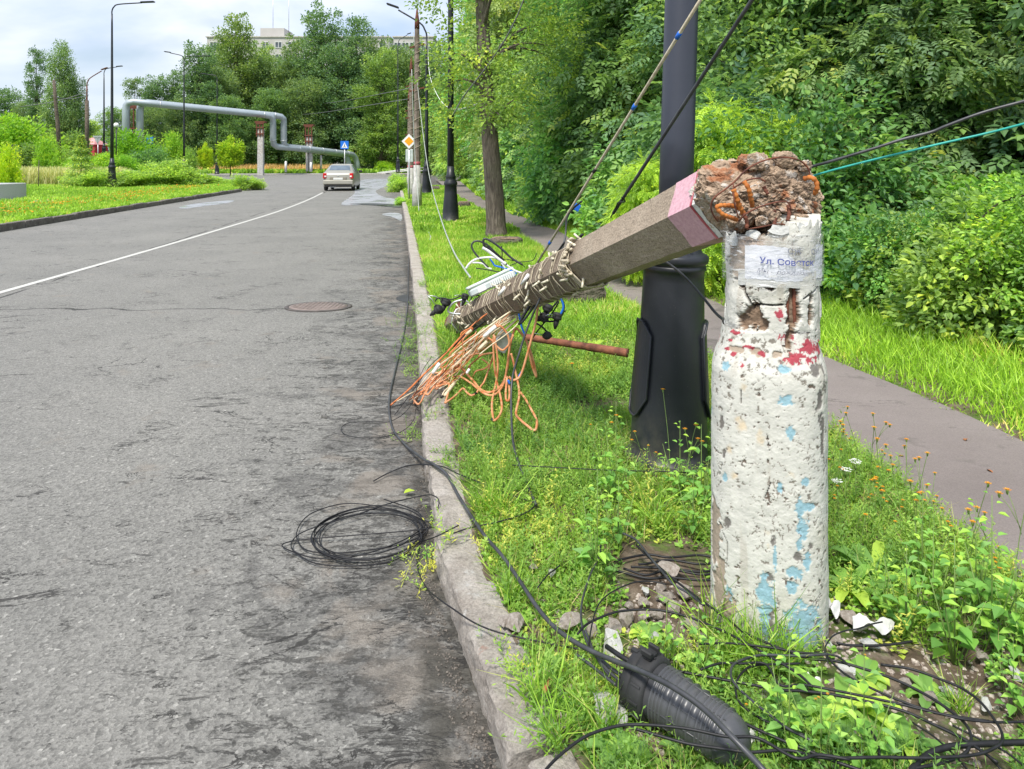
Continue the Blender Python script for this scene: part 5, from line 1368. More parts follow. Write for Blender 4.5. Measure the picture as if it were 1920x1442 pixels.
def paint_stump(s, z, r):
    P3 = np.stack([s, z, np.zeros_like(s)], 1)
    f1 = fbm(P3, 14, 5, 1, .6); f2 = fbm(P3, 45, 5, 2, .65); f3 = fbm(P3, 120, 4, 3, .7); f4 = fbm(P3, 5, 4, 4)
    f5 = fbm(P3 + 9, 70, 4, 12, .7)
    n = len(s)
    col = np.zeros((n, 3)) + np.array([.575, .565, .515])
    col *= (0.90 + 0.20 * f1)[:, None]; col *= (0.86 + 0.28 * f2)[:, None]
    col = col * (1 - 0.10 * np.clip(f4 - .5, 0, 1)[:, None] * 4 * np.array([0, .35, 1.0])[None])
    disp = (f2 - .5) * 0.0032 + (f1 - .5) * 0.0045 + (f3 - .5) * 0.0018
    def lay(m, c, d, soft=0.08):
        w = np.clip(-m / soft, 0, 1)[:, None]
        nonlocal col, disp
        col = col * (1 - w) + np.array(c)[None] * (0.82 + 0.36 * f3)[:, None] * w
        disp = disp + d * w[:, 0]
    lay(blot(s, z, TAN, f2, 1.2) - .8, (.60, .50, .36), 0, 0.8)
    hl = np.abs(fbm(P3 * [1, .55, 1] + 5, 9, 5, 81, .6) - .5); lay(hl - .0045 * (f1 > .48), (.22, .19, .16), -.001, .003)
    col = col * (.93 + .14 * fbm(P3 * [1, .16, 1], 90, 3, 88))[:, None]
    run = np.clip((fbm(P3 * [1, .10, 1] + 3, 30, 4, 90) - .60) / .08, 0, 1)[:, None] * .30; col = col * (1 - run) + np.array([.33, .27, .20])[None] * run
    flank = np.clip((np.abs(s) - 0.20) / 0.1, 0, 1)
    # thin worn film: grey-green dirt specks, more near shoulder and right edge
    dirt = f5 + 0.10 * np.clip((z - 0.85) / 0.2, 0, 1) * (z < 1.06) + 0.05 * np.clip(s / .18, 0, 1) * (z < 1.0) + 0.05 * np.clip((.35 - z) / .3, 0, 1)
    lay(0.632 - dirt*.92, (.20, .18, .15), -0.0012, 0.03)
    chips = fbm(P3 + 31, 34, 4, 21, .6) * .6 + f3 * .4 + 0.05 * np.clip((.45 - z) / .35, 0, 1)
    lay(0.672 - chips, (.115, .085, .065), -0.003, 0.02)
    lay(blot(s, z, GREY, f2, 1.5) - 0.85, (.17, .155, .14), -0.0022, .25)
    lay(blot(s, z, BLUE, f2 * .5 + f3 * .5, 1.7) - 0.95, (.27, .44, .51), -0.0015, .12)
    lay(blot(s, z, BARE, f2, 1.0) - 1.0, (.36, .29, .225), -0.0035, .1)
    lay(np.where(z > .93, blot(s, z, RED, f2 * .5 + f3 * .5, 2.0) - 1.0, 9), (.36, .05, .07), 0.0005, .12)
    # base dirt
    w = np.clip((0.20 - z) / 0.10 + (f2 - .5) * 2, 0, 1)[:, None] * .6
    col = col * (1 - w) + np.array([.17, .15, .12])[None] * w
    hm = blot(s, z, HOLE, f2 * .6 + f3 * .4, .9) - 1.0
    hm = np.where(z > .95, hm, 9)
    w = np.clip(-hm / .05, 0, 1)[:, None]
    hc = np.array([.20, .135, .09])[None] * (0.35 + 1.3 * f2)[:, None]
    col = col * (1 - w) + hc * w; disp = disp - 0.016 * np.clip(-hm / .16, 0, 1) * (.7 + .6 * f3)
    disp = disp + 0.0045 * np.clip((z - .99) / .05, 0, 1) * np.clip(hm, 0, .3) / .3      # thick paint crust standing proud
    for pl_ in CRACK:
        pts = [px_to(*p) for p in pl_]
        dm = np.full(n, 9.0)
        for (a, b), (c, d) in zip(pts[:-1], pts[1:]):
            L2 = (c - a) ** 2 + (d - b) ** 2 + 1e-9
            t = np.clip(((s - a) * (c - a) + (z - b) * (d - b)) / L2, 0, 1)
            dm = np.minimum(dm, np.hypot(s - a - t * (c - a), z - b - t * (d - b)))
        dm = dm + (f3 - .5) * .004
        wd = 0.0036 if pl_[0][1] < 600 else 0.0016
        w = np.clip((wd - dm) / .0015, 0, 1)
        col = col * (1 - w)[:, None] + np.array([.03, .022, .018])[None] * w[:, None]; disp = disp - 0.008 * w
    # top rim is broken brown concrete
    return col, disp
def r_low(z, th):
    return np.interp(z, [-.2, .5, .925, .945, .965, .99, 1.015, 1.035, 1.05, 1.07], [.183, .179, .178, .176, .171, .161, .151, .145, .142, .140])
MT['vcol'] = None
def vcolmat(name, rough=.85, bs=.5, bsc=180, bd=.003):
    m, n, b, o = newmat(name)
    a = N(n, 'ShaderNodeAttribute', attribute_name='Col')
    n.links.new(a.outputs['Color'], b.inputs['Base Color']); b.inputs['Roughness'].default_value = rough
    bump(n, b, noise(n, objco(n), bsc, 5, .7), bs, bd)
    return m
MT['vcol'] = vcolmat('peeling_paint', .82)
MT['vcol_rock'] = vcolmat('broken_concrete', .95, .9, 90, .008)
obj('painted_shaft', paint_mesh('painted_shaft', -math.pi, math.pi, 400, 400, r_low, 0.02, 1.07, paint_stump, None), MT['vcol'], stump)
def ztop(th):
    P3 = np.stack([np.cos(th) * 2, np.sin(th) * 2, 0 * th], 1)
    return 1.375 + 0.045 * np.sin(th * 1.0 - 0.1) + (fbm(P3, 2.2, 4, 44) - .5) * .09 + (fbm(P3, 9, 3, 45) - .5) * .04
def r_up(z, th):
    P3 = np.stack([np.cos(th), np.sin(th), z * 6], 1)
    return 0.141 + 0.006 * np.clip((1.10 - z) / .05, 0, 1) * 0 + (fbm(P3, 1.6, 3, 77) - .5) * .012
def paint_neck(s, z, r):
    col, disp = paint_stump(s, z, r)
    P3 = np.stack([s, z, np.zeros_like(s)], 1); f2 = fbm(P3, 40, 4, 61); 
    rim = np.clip((z - 1.335 - 0.05 * np.sin(s / .142 - .1) + (f2 - .5) * .03) / .004, 0, 1)[:, None]
    br = np.array([.33, .25, .19])[None] * (.5 + 1.0 * f2)[:, None]
    left = np.clip((-s - .01) / .03 + (f2 - .5) * 2, 0, 1)[:, None]
    col = col * (1 - rim * left) + br * rim * left
    return col, disp + 0.010 * (fbm(P3, 18, 3, 62) - .5)
nk_ = obj('painted_neck', paint_mesh('painted_neck', -math.pi, math.pi, 340, 190, r_up, 1.035, ztop, paint_neck, tuple(vr * 0.012), fold=0.12, sqp=2.4), MT['vcol'], stump)
def SP(xp, yp, dr=0.0):   # point on the neck's face, in stump space
    s_, z = px_to(xp, yp); th = s_ / 0.142
    d = -vd * math.cos(th) + vr * math.sin(th)
    p = d * (0.142 + dr) + vr * 0.012; p.z = z - VZ; return p
for (a, b_) in (((1489, 530), (1491, 618)), ((1476, 545), (1477, 600))):
    pts = [SP(a[0] + (b_[0] - a[0]) * t / 14, a[1] + (b_[1] - a[1]) * t / 14, -0.010) for t in range(15)]
    MB().tube(pts, [0.0055 + 0.0012 * (i % 2) for i in range(15)], 8).build('rebar', MT['rust_dark'], stump)
# loose shards of paint standing off the neck's rim and bottom
rsd = random.Random(8)
for (xp, yp, w, h) in [(1372, 470, 16, 30), (1382, 455, 18, 16), (1527, 440, 8, 30), (1500, 428, 18, 12), (1460, 430, 22, 10), (1365, 606, 14, 22), (1372, 628, 12, 14), (1530, 580, 6, 30), (1527, 455, 6, 22), (1420, 440, 18, 10), (1530, 530, 7, 5)]:
    p = SP(xp, yp, 0.008)
    th = px_to(xp, yp)[0] / 0.142
    m = MB(); k = 1 / 605.0
    pts = []
    for i in range(9):
        a = 6.283 * i / 9; q = rsd.uniform(.6, 1.15)
        pts.append((math.cos(a) * w * k * q, math.sin(a) * h * k * q))
    rot = Matrix.Translation(p) @ Matrix.Rotation(math.atan2(vr.y, vr.x) + th + rsd.uniform(-.2, .2), 4, 'Z') @ Matrix.Rotation(R(90 + rsd.uniform(-12, 12)), 4, 'X')
    m.prism(pts, -0.003, 0.0015, rot)
    m.build('paint_shard', MT['plaster'], stump)

# paper notice under clear film, wrapped round the neck
notice = empty('notice', 'torn paper street notice wrapped in clear film around the broken pole', 'notice', stump.location)
def wrap_mesh(name, x0, x1, y0, y1, dr, nx=90, nz=50, amp=.006, seed=3, wav=None):
    V = []
    for j in range(nz + 1):
        for i in range(nx + 1):
            xp = x0 + (x1 - x0) * i / nx; yp = y0 + (y1 - y0) * j / nz
            s_ = (xp - 1449) / 84.0 * 0.142 * 1.28; z = CAMH - (yp - HZ) / 605.0
            V.append((s_, z))
    V = np.array(V); P3 = np.stack([V[:, 0] * 6 + V[:, 1] * 10, V[:, 1] * 34 - V[:, 0] * 9, 0 * V[:, 0]], 1)
    cre = np.abs(fbm(P3, 1.0, 4, seed, .6) - .5) * 2
    d = dr + amp * cre
    th = V[:, 0] / .142
    edge = (fbm(np.stack([V[:, 0], 0 * th, 0 * th], 1), 60, 3, seed + 1) - .5) * .012
    jj = np.repeat(np.arange(nz + 1), nx + 1)
    zz = V[:, 1] + edge * ((jj == 0) | (jj == nz))
    dirs = -np.cos(th)[:, None] * np.array(vd)[None] + np.sin(th)[:, None] * np.array(vr)[None]
    W = dirs * (0.143 + d)[:, None]; W[:, 2] = zz - VZ; W += np.array(vr * 0.012)[None]
    i = np.arange(nz)[:, None] * (nx + 1) + np.arange(nx)[None]
    Q = np.stack([i + nx + 1, i + nx + 2, i + 1, i], -1).reshape(-1, 4)
    return mesh_np(name, W, Q, smooth=True)
def papermat():
    m, n, b, o = newmat('paper'); co = objco(n)
    c = ramp(n, noise(n, co, 26, 4), [(.35, (.62, .64, .70)), (.65, (.74, .75, .80))])
    n.links.new(c, b.inputs['Base Color']); b.inputs['Roughness'].default_value = .6
    bump(n, b, noise(n, mscale(n, co, (30, 30, 90), rot=(0.2, 0.5, 0)), 1.0, 6, .6), .4, .004)
    return m
def filmmat():
    m, n, b, out = newmat('clear_film'); co = objco(n)
    b.inputs['Base Color'].default_value = (.80, .80, .80, 1); b.inputs['Roughness'].default_value = .16
    b.inputs['Specular IOR Level'].default_value = .9
    f = noise(n, mscale(n, co, (14, 14, 110), rot=(0.25, 0.35, 0.2)), 1.0, 5, .7, .8)
    bump(n, b, f, .9, .008)
    t = n.nodes.new('ShaderNodeBsdfTransparent'); t.inputs['Color'].default_value = (.97, .97, .97, 1)
    ms = n.nodes.new('ShaderNodeMixShader')
    n.links.new(ramp(n, f, [(.42, .10), (.56, .20), (.64, .85)]), ms.inputs['Fac'])
    n.links.new(t.outputs[0], ms.inputs[1]); n.links.new(b.outputs[0], ms.inputs[2]); n.links.new(ms.outputs[0], out.inputs['Surface'])
    return m
MT['paper'] = papermat(); MT['film'] = filmmat()
obj('paper', wrap_mesh('paper', 1412, 1546, 462, 526, 0.0085, seed=5, amp=.004), MT['paper'], notice)
obj('backing_card', wrap_mesh('backing_card', 1400, 1550, 512, 540, 0.0065, amp=.003), simple('card', (.50, .50, .48), (.60, .60, .57), 10, .6), notice)
obj('film', wrap_mesh('film', 1322, 1570, 440, 538, 0.0135, nx=160, amp=.006, seed=9), MT['film'], notice)
def arc_text(body, xp, yp, size, mat, nm, shear=0.0, parent=notice, dr=0.0205, rot=0.0):
    cu = bpy.data.curves.new(nm, 'FONT'); cu.body = body; cu.size = size; cu.align_x = 'LEFT'; cu.shear = shear; cu.offset = 0.0004 if shear == 0 else 0
    to = bpy.data.objects.new(nm, cu); COL.objects.link(to)
    bpy.context.view_layer.update()
    me = bpy.data.meshes.new_from_object(to.evaluated_get(bpy.context.evaluated_depsgraph_get()))
    bpy.data.objects.remove(to)
    s0 = (xp - 1449) / 84.0 * 0.142 * 1.28; z0 = CAMH - (yp - HZ) / 605.0 - VZ
    for v in me.vertices:
        s_ = s0 + v.co.x; th = s_ / .142
        d = -vd * math.cos(th) + vr * math.sin(th)
        wz = 0.0012 * math.sin(s_ * 190) + rot * v.co.x
        p = d * (0.142 + dr) + vr * 0.012
        v.co = (p.x, p.y, z0 + v.co.y + wz)
    me.name = nm
    return obj(nm, me, mat, parent)
ink = simple('ink_blue', (.05, .07, .28), (.10, .12, .34), 60, .5); ink2 = simple('ink_grey', (.12, .13, .18), (.30, .31, .36), 60, .5)
arc_text('Ул. Советск', 1434, 494, 0.0265, ink, 'printed_text', rot=-.045)
arc_text('СЖ     ОИ', 1467, 475, 0.023, ink2, 'printed_text', rot=-.045)
arc_text('Мы -  рождающие', 1430, 511, 0.0185, ink2, 'handwritten_text', .35, rot=-.05)

# ------------------------------------------------------------------ the fallen pole
S0 = P(1385, 366, 2.40); E0 = P(855, 607, 6.1)
AX = (E0 - S0).normalized(); PLEN = (E0 - S0).length
def pole_t(xp):
    k = (xp - CX) / FPX
    return (k * S0.y - S0.x) / ((E0.x - S0.x) - k * (E0.y - S0.y))
toC = (Vector((0, 0, CAMH)) - S0.lerp(E0, 0.25)); toC = (toC - AX * toC.dot(AX)).normalized()
SD = AX.cross(toC).normalized()
if SD.z < 0: SD = -SD        # SD points up the picture, toC at the camera
def prad(t): return 0.138 - 0.036 * t
PHI0 = R(14)
def psurf(t, a, dr=0.0, hexa=True):
    """point on the pole: a = angle from the camera-facing side, positive upwards"""
    r = prad(t)
    if hexa:
        k = (a - PHI0) % R(60) - R(30)
        r = r * math.cos(R(30)) / math.cos(k)
    d = toC * math.cos(a) + SD * math.sin(a)
    return S0 + AX * (t * PLEN) + d * (r + dr)
fp_root = empty('fallen_pole', 'snapped six-sided concrete utility pole fallen from the white stump onto the verge', 'utility pole', S0)
def hexseg(t0, t1, dr, n=10, noise_=0.0, seed=0):
    nt2 = n; na = 72
    V = []
    for i in range(nt2 + 1):
        t = t0 + (t1 - t0) * i / nt2
        for k in range(na):
            a = PHI0 + 2 * math.pi * k / na
            V.append(psurf(t, a, dr))
    V = np.array([tuple(v) for v in V])
    if noise_ > 0:
        ctr = np.repeat(np.array([tuple(S0 + AX * ((t0 + (t1 - t0) * i / nt2) * PLEN)) for i in range(nt2 + 1)]), na, 0)
        d = V - ctr; L = np.linalg.norm(d, axis=1, keepdims=True)
        V = V + d / L * ((fbm(V, 60, 4, seed) - .55) * noise_)[:, None]
    V = V - np.array(S0)
    Q = []
    for i in range(nt2):
        for k in range(na):
            Q.append((i * na + k, i * na + (k + 1) % na, (i + 1) * na + (k + 1) % na, (i + 1) * na + k))
    return V, Q
def concmat():
    m, n, b, o = newmat('pole_concrete'); co = objco(n)
    c = ramp(n, noise(n, co, 5, 6, .65), [(.3, (.30, .235, .175)), (.6, (.42, .34, .26)), (.8, (.50, .42, .33))])
    sp_ = ramp(n, noise(n, co, 130, 4, .8), [(.36, .42), (.5, .95), (.68, 1.35)])
    c = mixc(n, .9, c, sp_, 'MULTIPLY')
    ho = ramp(n, noise(n, mscale(n, co, (26, 26, 60), rot=(.4, .2, .3)), 1.0, 4, .8), [(.66, 0.0), (.70, .8)])
    c = mixc(n, ho, c, (.045, .034, .026))
    sx = n.nodes.new('ShaderNodeSeparateXYZ'); n.links.new(co, sx.inputs[0])     # darker brown tone towards the pole's far end, broken up by noise
    dm = ramp(n, math_(n, 'ADD', math_(n, 'MULTIPLY', sx.outputs[1], .25), math_(n, 'MULTIPLY', noise(n, co, 4, 5), .35)), [(.36, 0.0), (.50, .8)])
    c = mixc(n, dm, c, mixc(n, 1.0, (.155, .115, .08), sp_, 'MULTIPLY'))
    n.links.new(c, b.inputs['Base Color']); b.inputs['Roughness'].default_value = .95
    bump(n, b, noise(n, co, 120, 6, .8), .9, .006)
    return m
MT['pole_concrete'] = concmat()
V, Q = hexseg(0.0, 1.0, 0, 110, .0060, 4)
obj('shaft', mesh_np('shaft', V, Q), MT['pole_concrete'], fp_root)
tp0 = pole_t(1313)
def bandmat(name, c1, c2):
    m, n, b, o = newmat(name); co = objco(n)
    f = noise(n, co, 70, 6, .75)
    c = ramp(n, f, [(.30, (.38, .28, .24)), (.40, c1), (.68, c2)])
    n.links.new(c, b.inputs['Base Color']); b.inputs['Roughness'].default_value = .8
    bump(n, b, noise(n, co, 150, 5, .8), .6, .004); return m
def bandpiece(nm, t0, t1, dr, mt, jag=0.0, seed=1):
    V, Q = hexseg(t0, t1, dr, 8, .003, seed)
    if jag:
        j = (fbm(V, 14, 3, seed + 4) - .5) * jag
        w = np.zeros(len(V)); w[:72] = 1; w[-72:] = 1
        V = V + (np.array(AX)[None] * (j * w)[:, None])
    return obj(nm, mesh_np(nm, V, Q), mt, fp_root)
tq = pole_t(1359)
bandpiece('pink_band', tp0, tq, .003, bandmat('pink_band', (.56, .31, .37), (.70, .45, .50)), .02)
bandpiece('white_band', tq - 0.0015, pole_t(1368), .0045, bandmat('white_band', (.62, .61, .58), (.78, .77, .74)), .05, 5)
bandpiece('red_line', tq + .001, tq - .0022, .0062, MT['red_band'], .006, 7)
# the crushed head: one lump of broken concrete
HC = Vector((0.878, 2.405, 1.490))
def lump(name, C_, rad_, p_=2.6, nu=300, nv=220, seed=2, amp=1.0, colf=None, rot=0.0, ncut=0):
    u = np.linspace(0, 2 * np.pi, nu, endpoint=False); v = np.linspace(-np.pi / 2, np.pi / 2, nv)
    U, W = np.meshgrid(u, v); U = U.ravel(); W = W.ravel()
    d = np.stack([np.cos(W) * np.cos(U), np.cos(W) * np.sin(U), np.sin(W)], 1)
    k = (np.abs(d) ** p_).sum(1) ** (-1 / p_)
    Pp = d * k[:, None] * np.array(rad_)[None]
    q = Pp * 1.0
    # chunky facets: nearest of random cells decides the step
    rs = np.random.RandomState(seed); cells = rs.normal(size=(150, 3)); cells /= np.linalg.norm(cells, axis=1, keepdims=True)
    dist = d @ cells.T; best = dist.argmax(1); step = rs.uniform(-1, 1, 150)[best]
    srt = np.partition(dist, -2, axis=1); gap = (srt[:, -1] - srt[:, -2])
    f1 = fbm(q, 14, 4, seed); f2 = fbm(q, 45, 4, seed + 3, .65); f3 = fbm(q, 130, 3, seed + 6, .7)
    disp = amp * (step * .010 + (f1 - .5) * .05 + (f2 - .5) * .026 + (f3 - .5) * .008 - .008 * np.exp(-gap * 60))
    Pp = Pp + d * disp[:, None]
    for kk in range(ncut):
        nrm = rs.normal(size=3); nrm /= np.linalg.norm(nrm); e = np.linalg.norm(nrm * np.array(rad_)) * rs.uniform(.80, 1.0)
        dd = Pp @ nrm; Pp = Pp - np.clip(dd - e, 0, None)[:, None] * nrm * .85
    if ncut: Pp = Pp + d * ((f2 - .5) * .030 + (f3 - .5) * .014 + step * .004 - .010 * np.exp(-gap * 45))[:, None] * amp
    tone = (0.45 + 0.55 * (f2 * .5 + f3 * .5) * 2) * (1 + .22 * step)
    col = np.array([.36, .262, .185])[None] * tone[:, None]
    pale = np.clip((fbm(q, 30, 3, seed + 11) - .60) / .04, 0, 1)[:, None]; col = col * (1 - pale) + np.array([.56, .50, .44])[None] * (.7 + .5 * f3)[:, None] * pale
    rust = np.clip((fbm(q, 11, 4, seed + 15) - .60) / .05, 0, 1)[:, None] * .8; col = col * (1 - rust) + np.array([.36, .13, .05])[None] * (.6 + .7 * f2)[:, None] * rust
    crev = np.clip((.41 - f2) / .05, 0, 1)[:, None] * .7; col = col * (1 - crev) + np.array([.085, .058, .042])[None] * crev  # crevice shade put into the colour: low spots tinted dark
    if colf is not None: col = colf(Pp, col, f2)
    i = np.arange(nv - 1)[:, None] * nu + np.arange(nu)[None]; i2 = np.arange(nv - 1)[:, None] * nu + (np.arange(nu)[None] + 1) % nu
    Qq = np.stack([i, i2, i2 + nu, i + nu], -1).reshape(-1, 4)
    return mesh_np(name, Pp + np.array(C_)[None], Qq, smooth=False, col=np.clip(col, 0, 1))
obj('crushed_head', lump('crushed_head', HC - S0, (.162, .15, .130), 3.0, ncut=46, amp=.95), MT['vcol_rock'], fp_root)
def edge_paint(Pp, col, f2):
    u = Pp @ np.array(AX) + (fbm(Pp, 16, 4, 52) - .5) * .12
    w = np.clip((u - .035) / .006, 0, 1)[:, None] * (Pp[:, 2:3] > -.05)
    return col * (1 - w) + np.array([.55, .54, .50])[None] * (.8 + .4 * f2)[:, None] * w
obj('broken_edge', lump('broken_edge', Vector(AX * 0.035), (.134, .142, .136), 3.0, 220, 160, 9, .7, colf=edge_paint, ncut=24), MT['vcol_rock'], fp_root)
for i, (xp, yp, d_, s_) in enumerate([(1505, 312, 2.33, .028), (1470, 300, 2.34, .040), (1418, 303, 2.33, .038), (1516, 350, 2.33, .018), (1520, 385, 2.34, .020), (1500, 410, 2.27, .026), (1450, 405, 2.24, .022), (1398, 300, 2.34, .03), (1430, 415, 2.25, .022), (1476, 420, 2.25, .022)]):
    obj('concrete_chunk', lump('concrete_chunk', P(xp, yp, d_) - S0, (s_, s_ * .9, s_ * .75), 3.4, 60, 40, 20 + i, .22, ncut=10), MT['vcol_rock'], fp_root)
def rebar(nm, pts, r, mt, ribs=True):
    q = cr([P(*p) - S0 for p in pts], 8)
    # resample evenly so the ribs look right
    out = [q[0]]; acc = 0; step = r * .55 if ribs else .01
    for a, b_ in zip(q[:-1], q[1:]):
        L = (b_ - a).length; 
        if L < 1e-9: continue
        t = step - acc
        while t <= L: out.append(a.lerp(b_, t / L)); t += step
        acc = (L - (t - step))
    if len(out) < 3: out = q
    rr = [r * (1.14 if (i // 2) % 2 == 0 else .90) for i in range(len(out))] if ribs else r
    MB().tube(out, rr, 10).build(nm, mt, fp_root)
rebar('rebar', [(1381, 412, 2.24), (1368, 407, 2.21), (1354, 401, 2.20), (1345, 391, 2.20), (1347, 386, 2.20), (1360, 385, 2.21), (1374, 386, 2.22), (1388, 392, 2.25)], .0066, MT['rust_orange'])
rebar('rebar', [(1375, 355, 2.20), (1380, 368, 2.20), (1386, 385, 2.21), (1396, 405, 2.23)], .0078, MT['rust_orange'])
rebar('rebar', [(1395, 341, 2.20), (1403, 352, 2.19), (1408, 372, 2.20), (1411, 388, 2.22)], .0070, MT['rust_orange'])
rebar('rebar', [(1508, 335, 2.30), (1521, 333, 2.28), (1530, 341, 2.28), (1532, 353, 2.28), (1527, 364, 2.30)], .0075, MT['rust_orange'])
rebar('rebar', [(1394, 400, 2.22), (1400, 415, 2.22), (1400, 430, 2.22)], .006, MT['rust_dark'])
rebar('rebar', [(1452, 395, 2.24), (1454, 410, 2.23), (1450, 425, 2.22)], .0055, MT['rust_dark'])
rebar('rebar', [(1478, 385, 2.24), (1480, 400, 2.23), (1476, 415, 2.22)], .006, MT['rust_dark'])
rebar('rebar', [(1432, 350, 2.24), (1440, 365, 2.23)], .006, MT['rust_dark'])
rebar('binding_wire', [(1346, 415, 2.24), (1336, 400, 2.22), (1333, 385, 2.21), (1340, 370, 2.20), (1360, 355, 2.20), (1380, 338, 2.21), (1400, 318, 2.22), (1430, 302, 2.25), (1465, 295, 2.27), (1497, 300, 2.29), (1515, 315, 2.30), (1519, 335, 2.30)], .0028, MT['rust_dark'], False)
rebar('binding_wire', [(1376, 352, 2.20), (1400, 338, 2.20), (1425, 335, 2.22), (1440, 345, 2.22)], .0026, MT['rust_dark'], False)
rebar('binding_wire', [(1385, 415, 2.22), (1400, 400, 2.20), (1430, 386, 2.21), (1465, 378, 2.22), (1480, 382, 2.22), (1484, 400, 2.22)], .0026, MT['rust_dark'], False)
rebar('binding_wire', [(1400, 430, 2.23), (1430, 425, 2.22), (1460, 420, 2.22), (1490, 425, 2.24)], .0022, MT['rust_dark'], False)
rebar('binding_wire', [(1375, 345, 2.2), (1377, 380, 2.19), (1385, 410, 2.2)], .0022, MT['rust_dark'], False)
# far end: iron cap and eye bolt
tE = [psurf(1.0, PHI0, .0) for _ in range(1)]
MB().tube([E0 - S0 - AX * 0.01, E0 - S0 + AX * 0.05], 0.092, 16).build('end_cap', MT['rust'], fp_root)
eye = cr([P(872 + 8 * math.cos(a), 573 + 9 * math.sin(a), 5.75) - S0 for a in np.linspace(0, 6.283, 9)[:-1]], 4, closed=True)
me_ = MB(); me_.tube(eye, .006, 8, closed=True); me_.tube([P(874, 582, 5.75) - S0, P(877, 597, 5.72) - S0], .010, 8)
me_.tube([psurf(.93, a, .006) - S0 for a in np.linspace(-1.5, 2.2, 14)], .007, 6)
me_.build('eye_bolt', MT['steel'], fp_root)
m = MB().prism([(0, 0), (.14, .03), (.05, .12)], -.004, .004, Matrix.Translation(P(848, 590, 5.9) - S0) @ Matrix.Rotation(R(90), 4, 'X')); m.build('bracket_plate', MT['rust'], fp_root)
# ------------------------------------------------------------------ string of lights wound round the fallen pole
gar = empty('light_garland', 'string of small cream lights wound round the lower half of the fallen pole', 'string lights', S0.copy())
rg = random.Random(12)
def on_pole(t, a, dr): return psurf(t, a, dr) - S0
m = MB()
ta, tb = pole_t(1110), pole_t(868)
pts = []
turns = 22
for i in range(turns * 18):
    f = i / (turns * 18); t = ta + (tb - ta) * (f ** 1.15) + 0.016 * math.sin(f * 44)
    pts.append(on_pole(t, f * turns * 6.2832, .006 + .003 * math.sin(f * 300)))
m.tube(pts, .0026, 5)
for q in range(3):
    pts = []; tu = [9, 7, 12][q]
    for i in range(tu * 16):
        f = i / (tu * 16); t = ta + (tb - ta) * f + 0.012 * math.sin(f * 40 + q)
        pts.append(on_pole(t, -f * tu * 6.2832 + q, .008 + .004 * math.sin(f * 160 + q)))
    m.tube(pts, .0020, 5)
m.build('wire', MT['led_wire'], gar)
bl = MB(); bl.tube([(0, 0, 0), (0, 0, .040)], [.0062, .0055], 8); bl.tube([(0, 0, -.012), (0, 0, .003)], .0072, 8)
blm = bl.mesh('bulb'); blm.materials.append(MT['bulb'])
for i in range(48):
    t = ta - .012 + (tb - ta) * (rg.random() ** 1.2)
    a = rg.uniform(-1.5, 2.1)
    o = bpy.data.objects.new('bulb', blm); COL.objects.link(o); o.parent = gar
    o.location = on_pole(t, a, .008)
    rad_ = (toC * math.cos(a) + SD * math.sin(a)); dd = (rad_ * rg.uniform(.2, 1.2) + AX * rg.uniform(-1, 1) + SD * rg.uniform(-.8, .8)).normalized()
    o.rotation_euler = dd.to_track_quat('Z', 'Y').to_euler()
# white strap and knots at the near end of the winding
kn = MB()
tk = pole_t(1106)
for dt in (-.004, 0, .005): kn.tube([on_pole(tk + dt + .006 * math.sin(a * 2), a, .010) for a in np.linspace(-2.6, 2.6, 40)], .0045, 6)
for i in range(9):
    a = 1.3 - i * .17; kn.tube(cr([on_pole(tk + rg.uniform(-.01, .01), a + rg.uniform(-.1, .1), rg.uniform(.01, .03)) for _ in range(4)], 4), .007, 6)
kn.build('strap', MT['led_wire'], gar)
wt = MB()
for (x, y) in ((1023, 490), (975, 525)):
    t = pole_t(x); a = 0.75
    wt.tube([on_pole(t - .006, a, .012), on_pole(t + .012, a - .35, .016)], [.012, .009], 8)
wt.build('connector', MT['white_plastic'], gar)

# ------------------------------------------------------------------ cables
BLKG = 'black cables lying around the stump'
def GP(x, y, z): return G(x, y, z)
def cable(name, label, pts, r, mat='cable', z=0.15, n=7, seg=8, group=None, cat='cable', parent=None, noise_=0.0):
    """pts: (x, y) on the ground, (x, y, 'z', h) at height h, (x, y, Y) Y metres away"""
    out = []
    for p in pts:
        if len(p) == 2: out.append(G(p[0], p[1], z))
        elif len(p) == 4: out.append(G(p[0], p[1], p[3]))
        else: out.append(P(*p))
    q = cr(out, n)
    if group == BLKG: r = r * .82
    m = MB().tube(q, r, seg)
    o = m.build(name, MT[mat], parent)
    if parent is None: tag(o, label, cat, group)
    return o
def c6(*pp): return [(940 + x / 3.4286, 1040 + y / 3.4286) for x, y in pp]
def c8(*pp): return [(1360 + x / 3.4286, 1080 + y / 3.4286) for x, y in pp]
main = [(770, 430, 'z', .012), (766, 500, 'z', .012), (765, 560, 'z', .012), (758, 620, 'z', .012), (742, 690, 'z', .012), (730, 750, 'z', .012), (735, 800, 'z', .012), (758, 832, 'z', .015), (790, 858, 'z', .08), (815, 872, 'z', .138), (838, 890, 'z', .138), (860, 930, 'z', .14)]
main += [(p[0], p[1], 'z', h) for p, h in zip(c6((-120, -140), (0, 0), (100, 140), (240, 350), (370, 490), (540, 600), (720, 680), (900, 750), (1100, 850), (1300, 990), (1500, 1190), (1680, 1378), (1760, 1480), (1830, 1620)), (.19, .20, .205, .205, .21, .22, .25, .30, .315, .31, .30, .27, .26, .25))]
cable('cable', 'long thick grey black cable running along the gutter and over the ribbed cable joint', main, .0068, 'cable_main', n=8, seg=10)
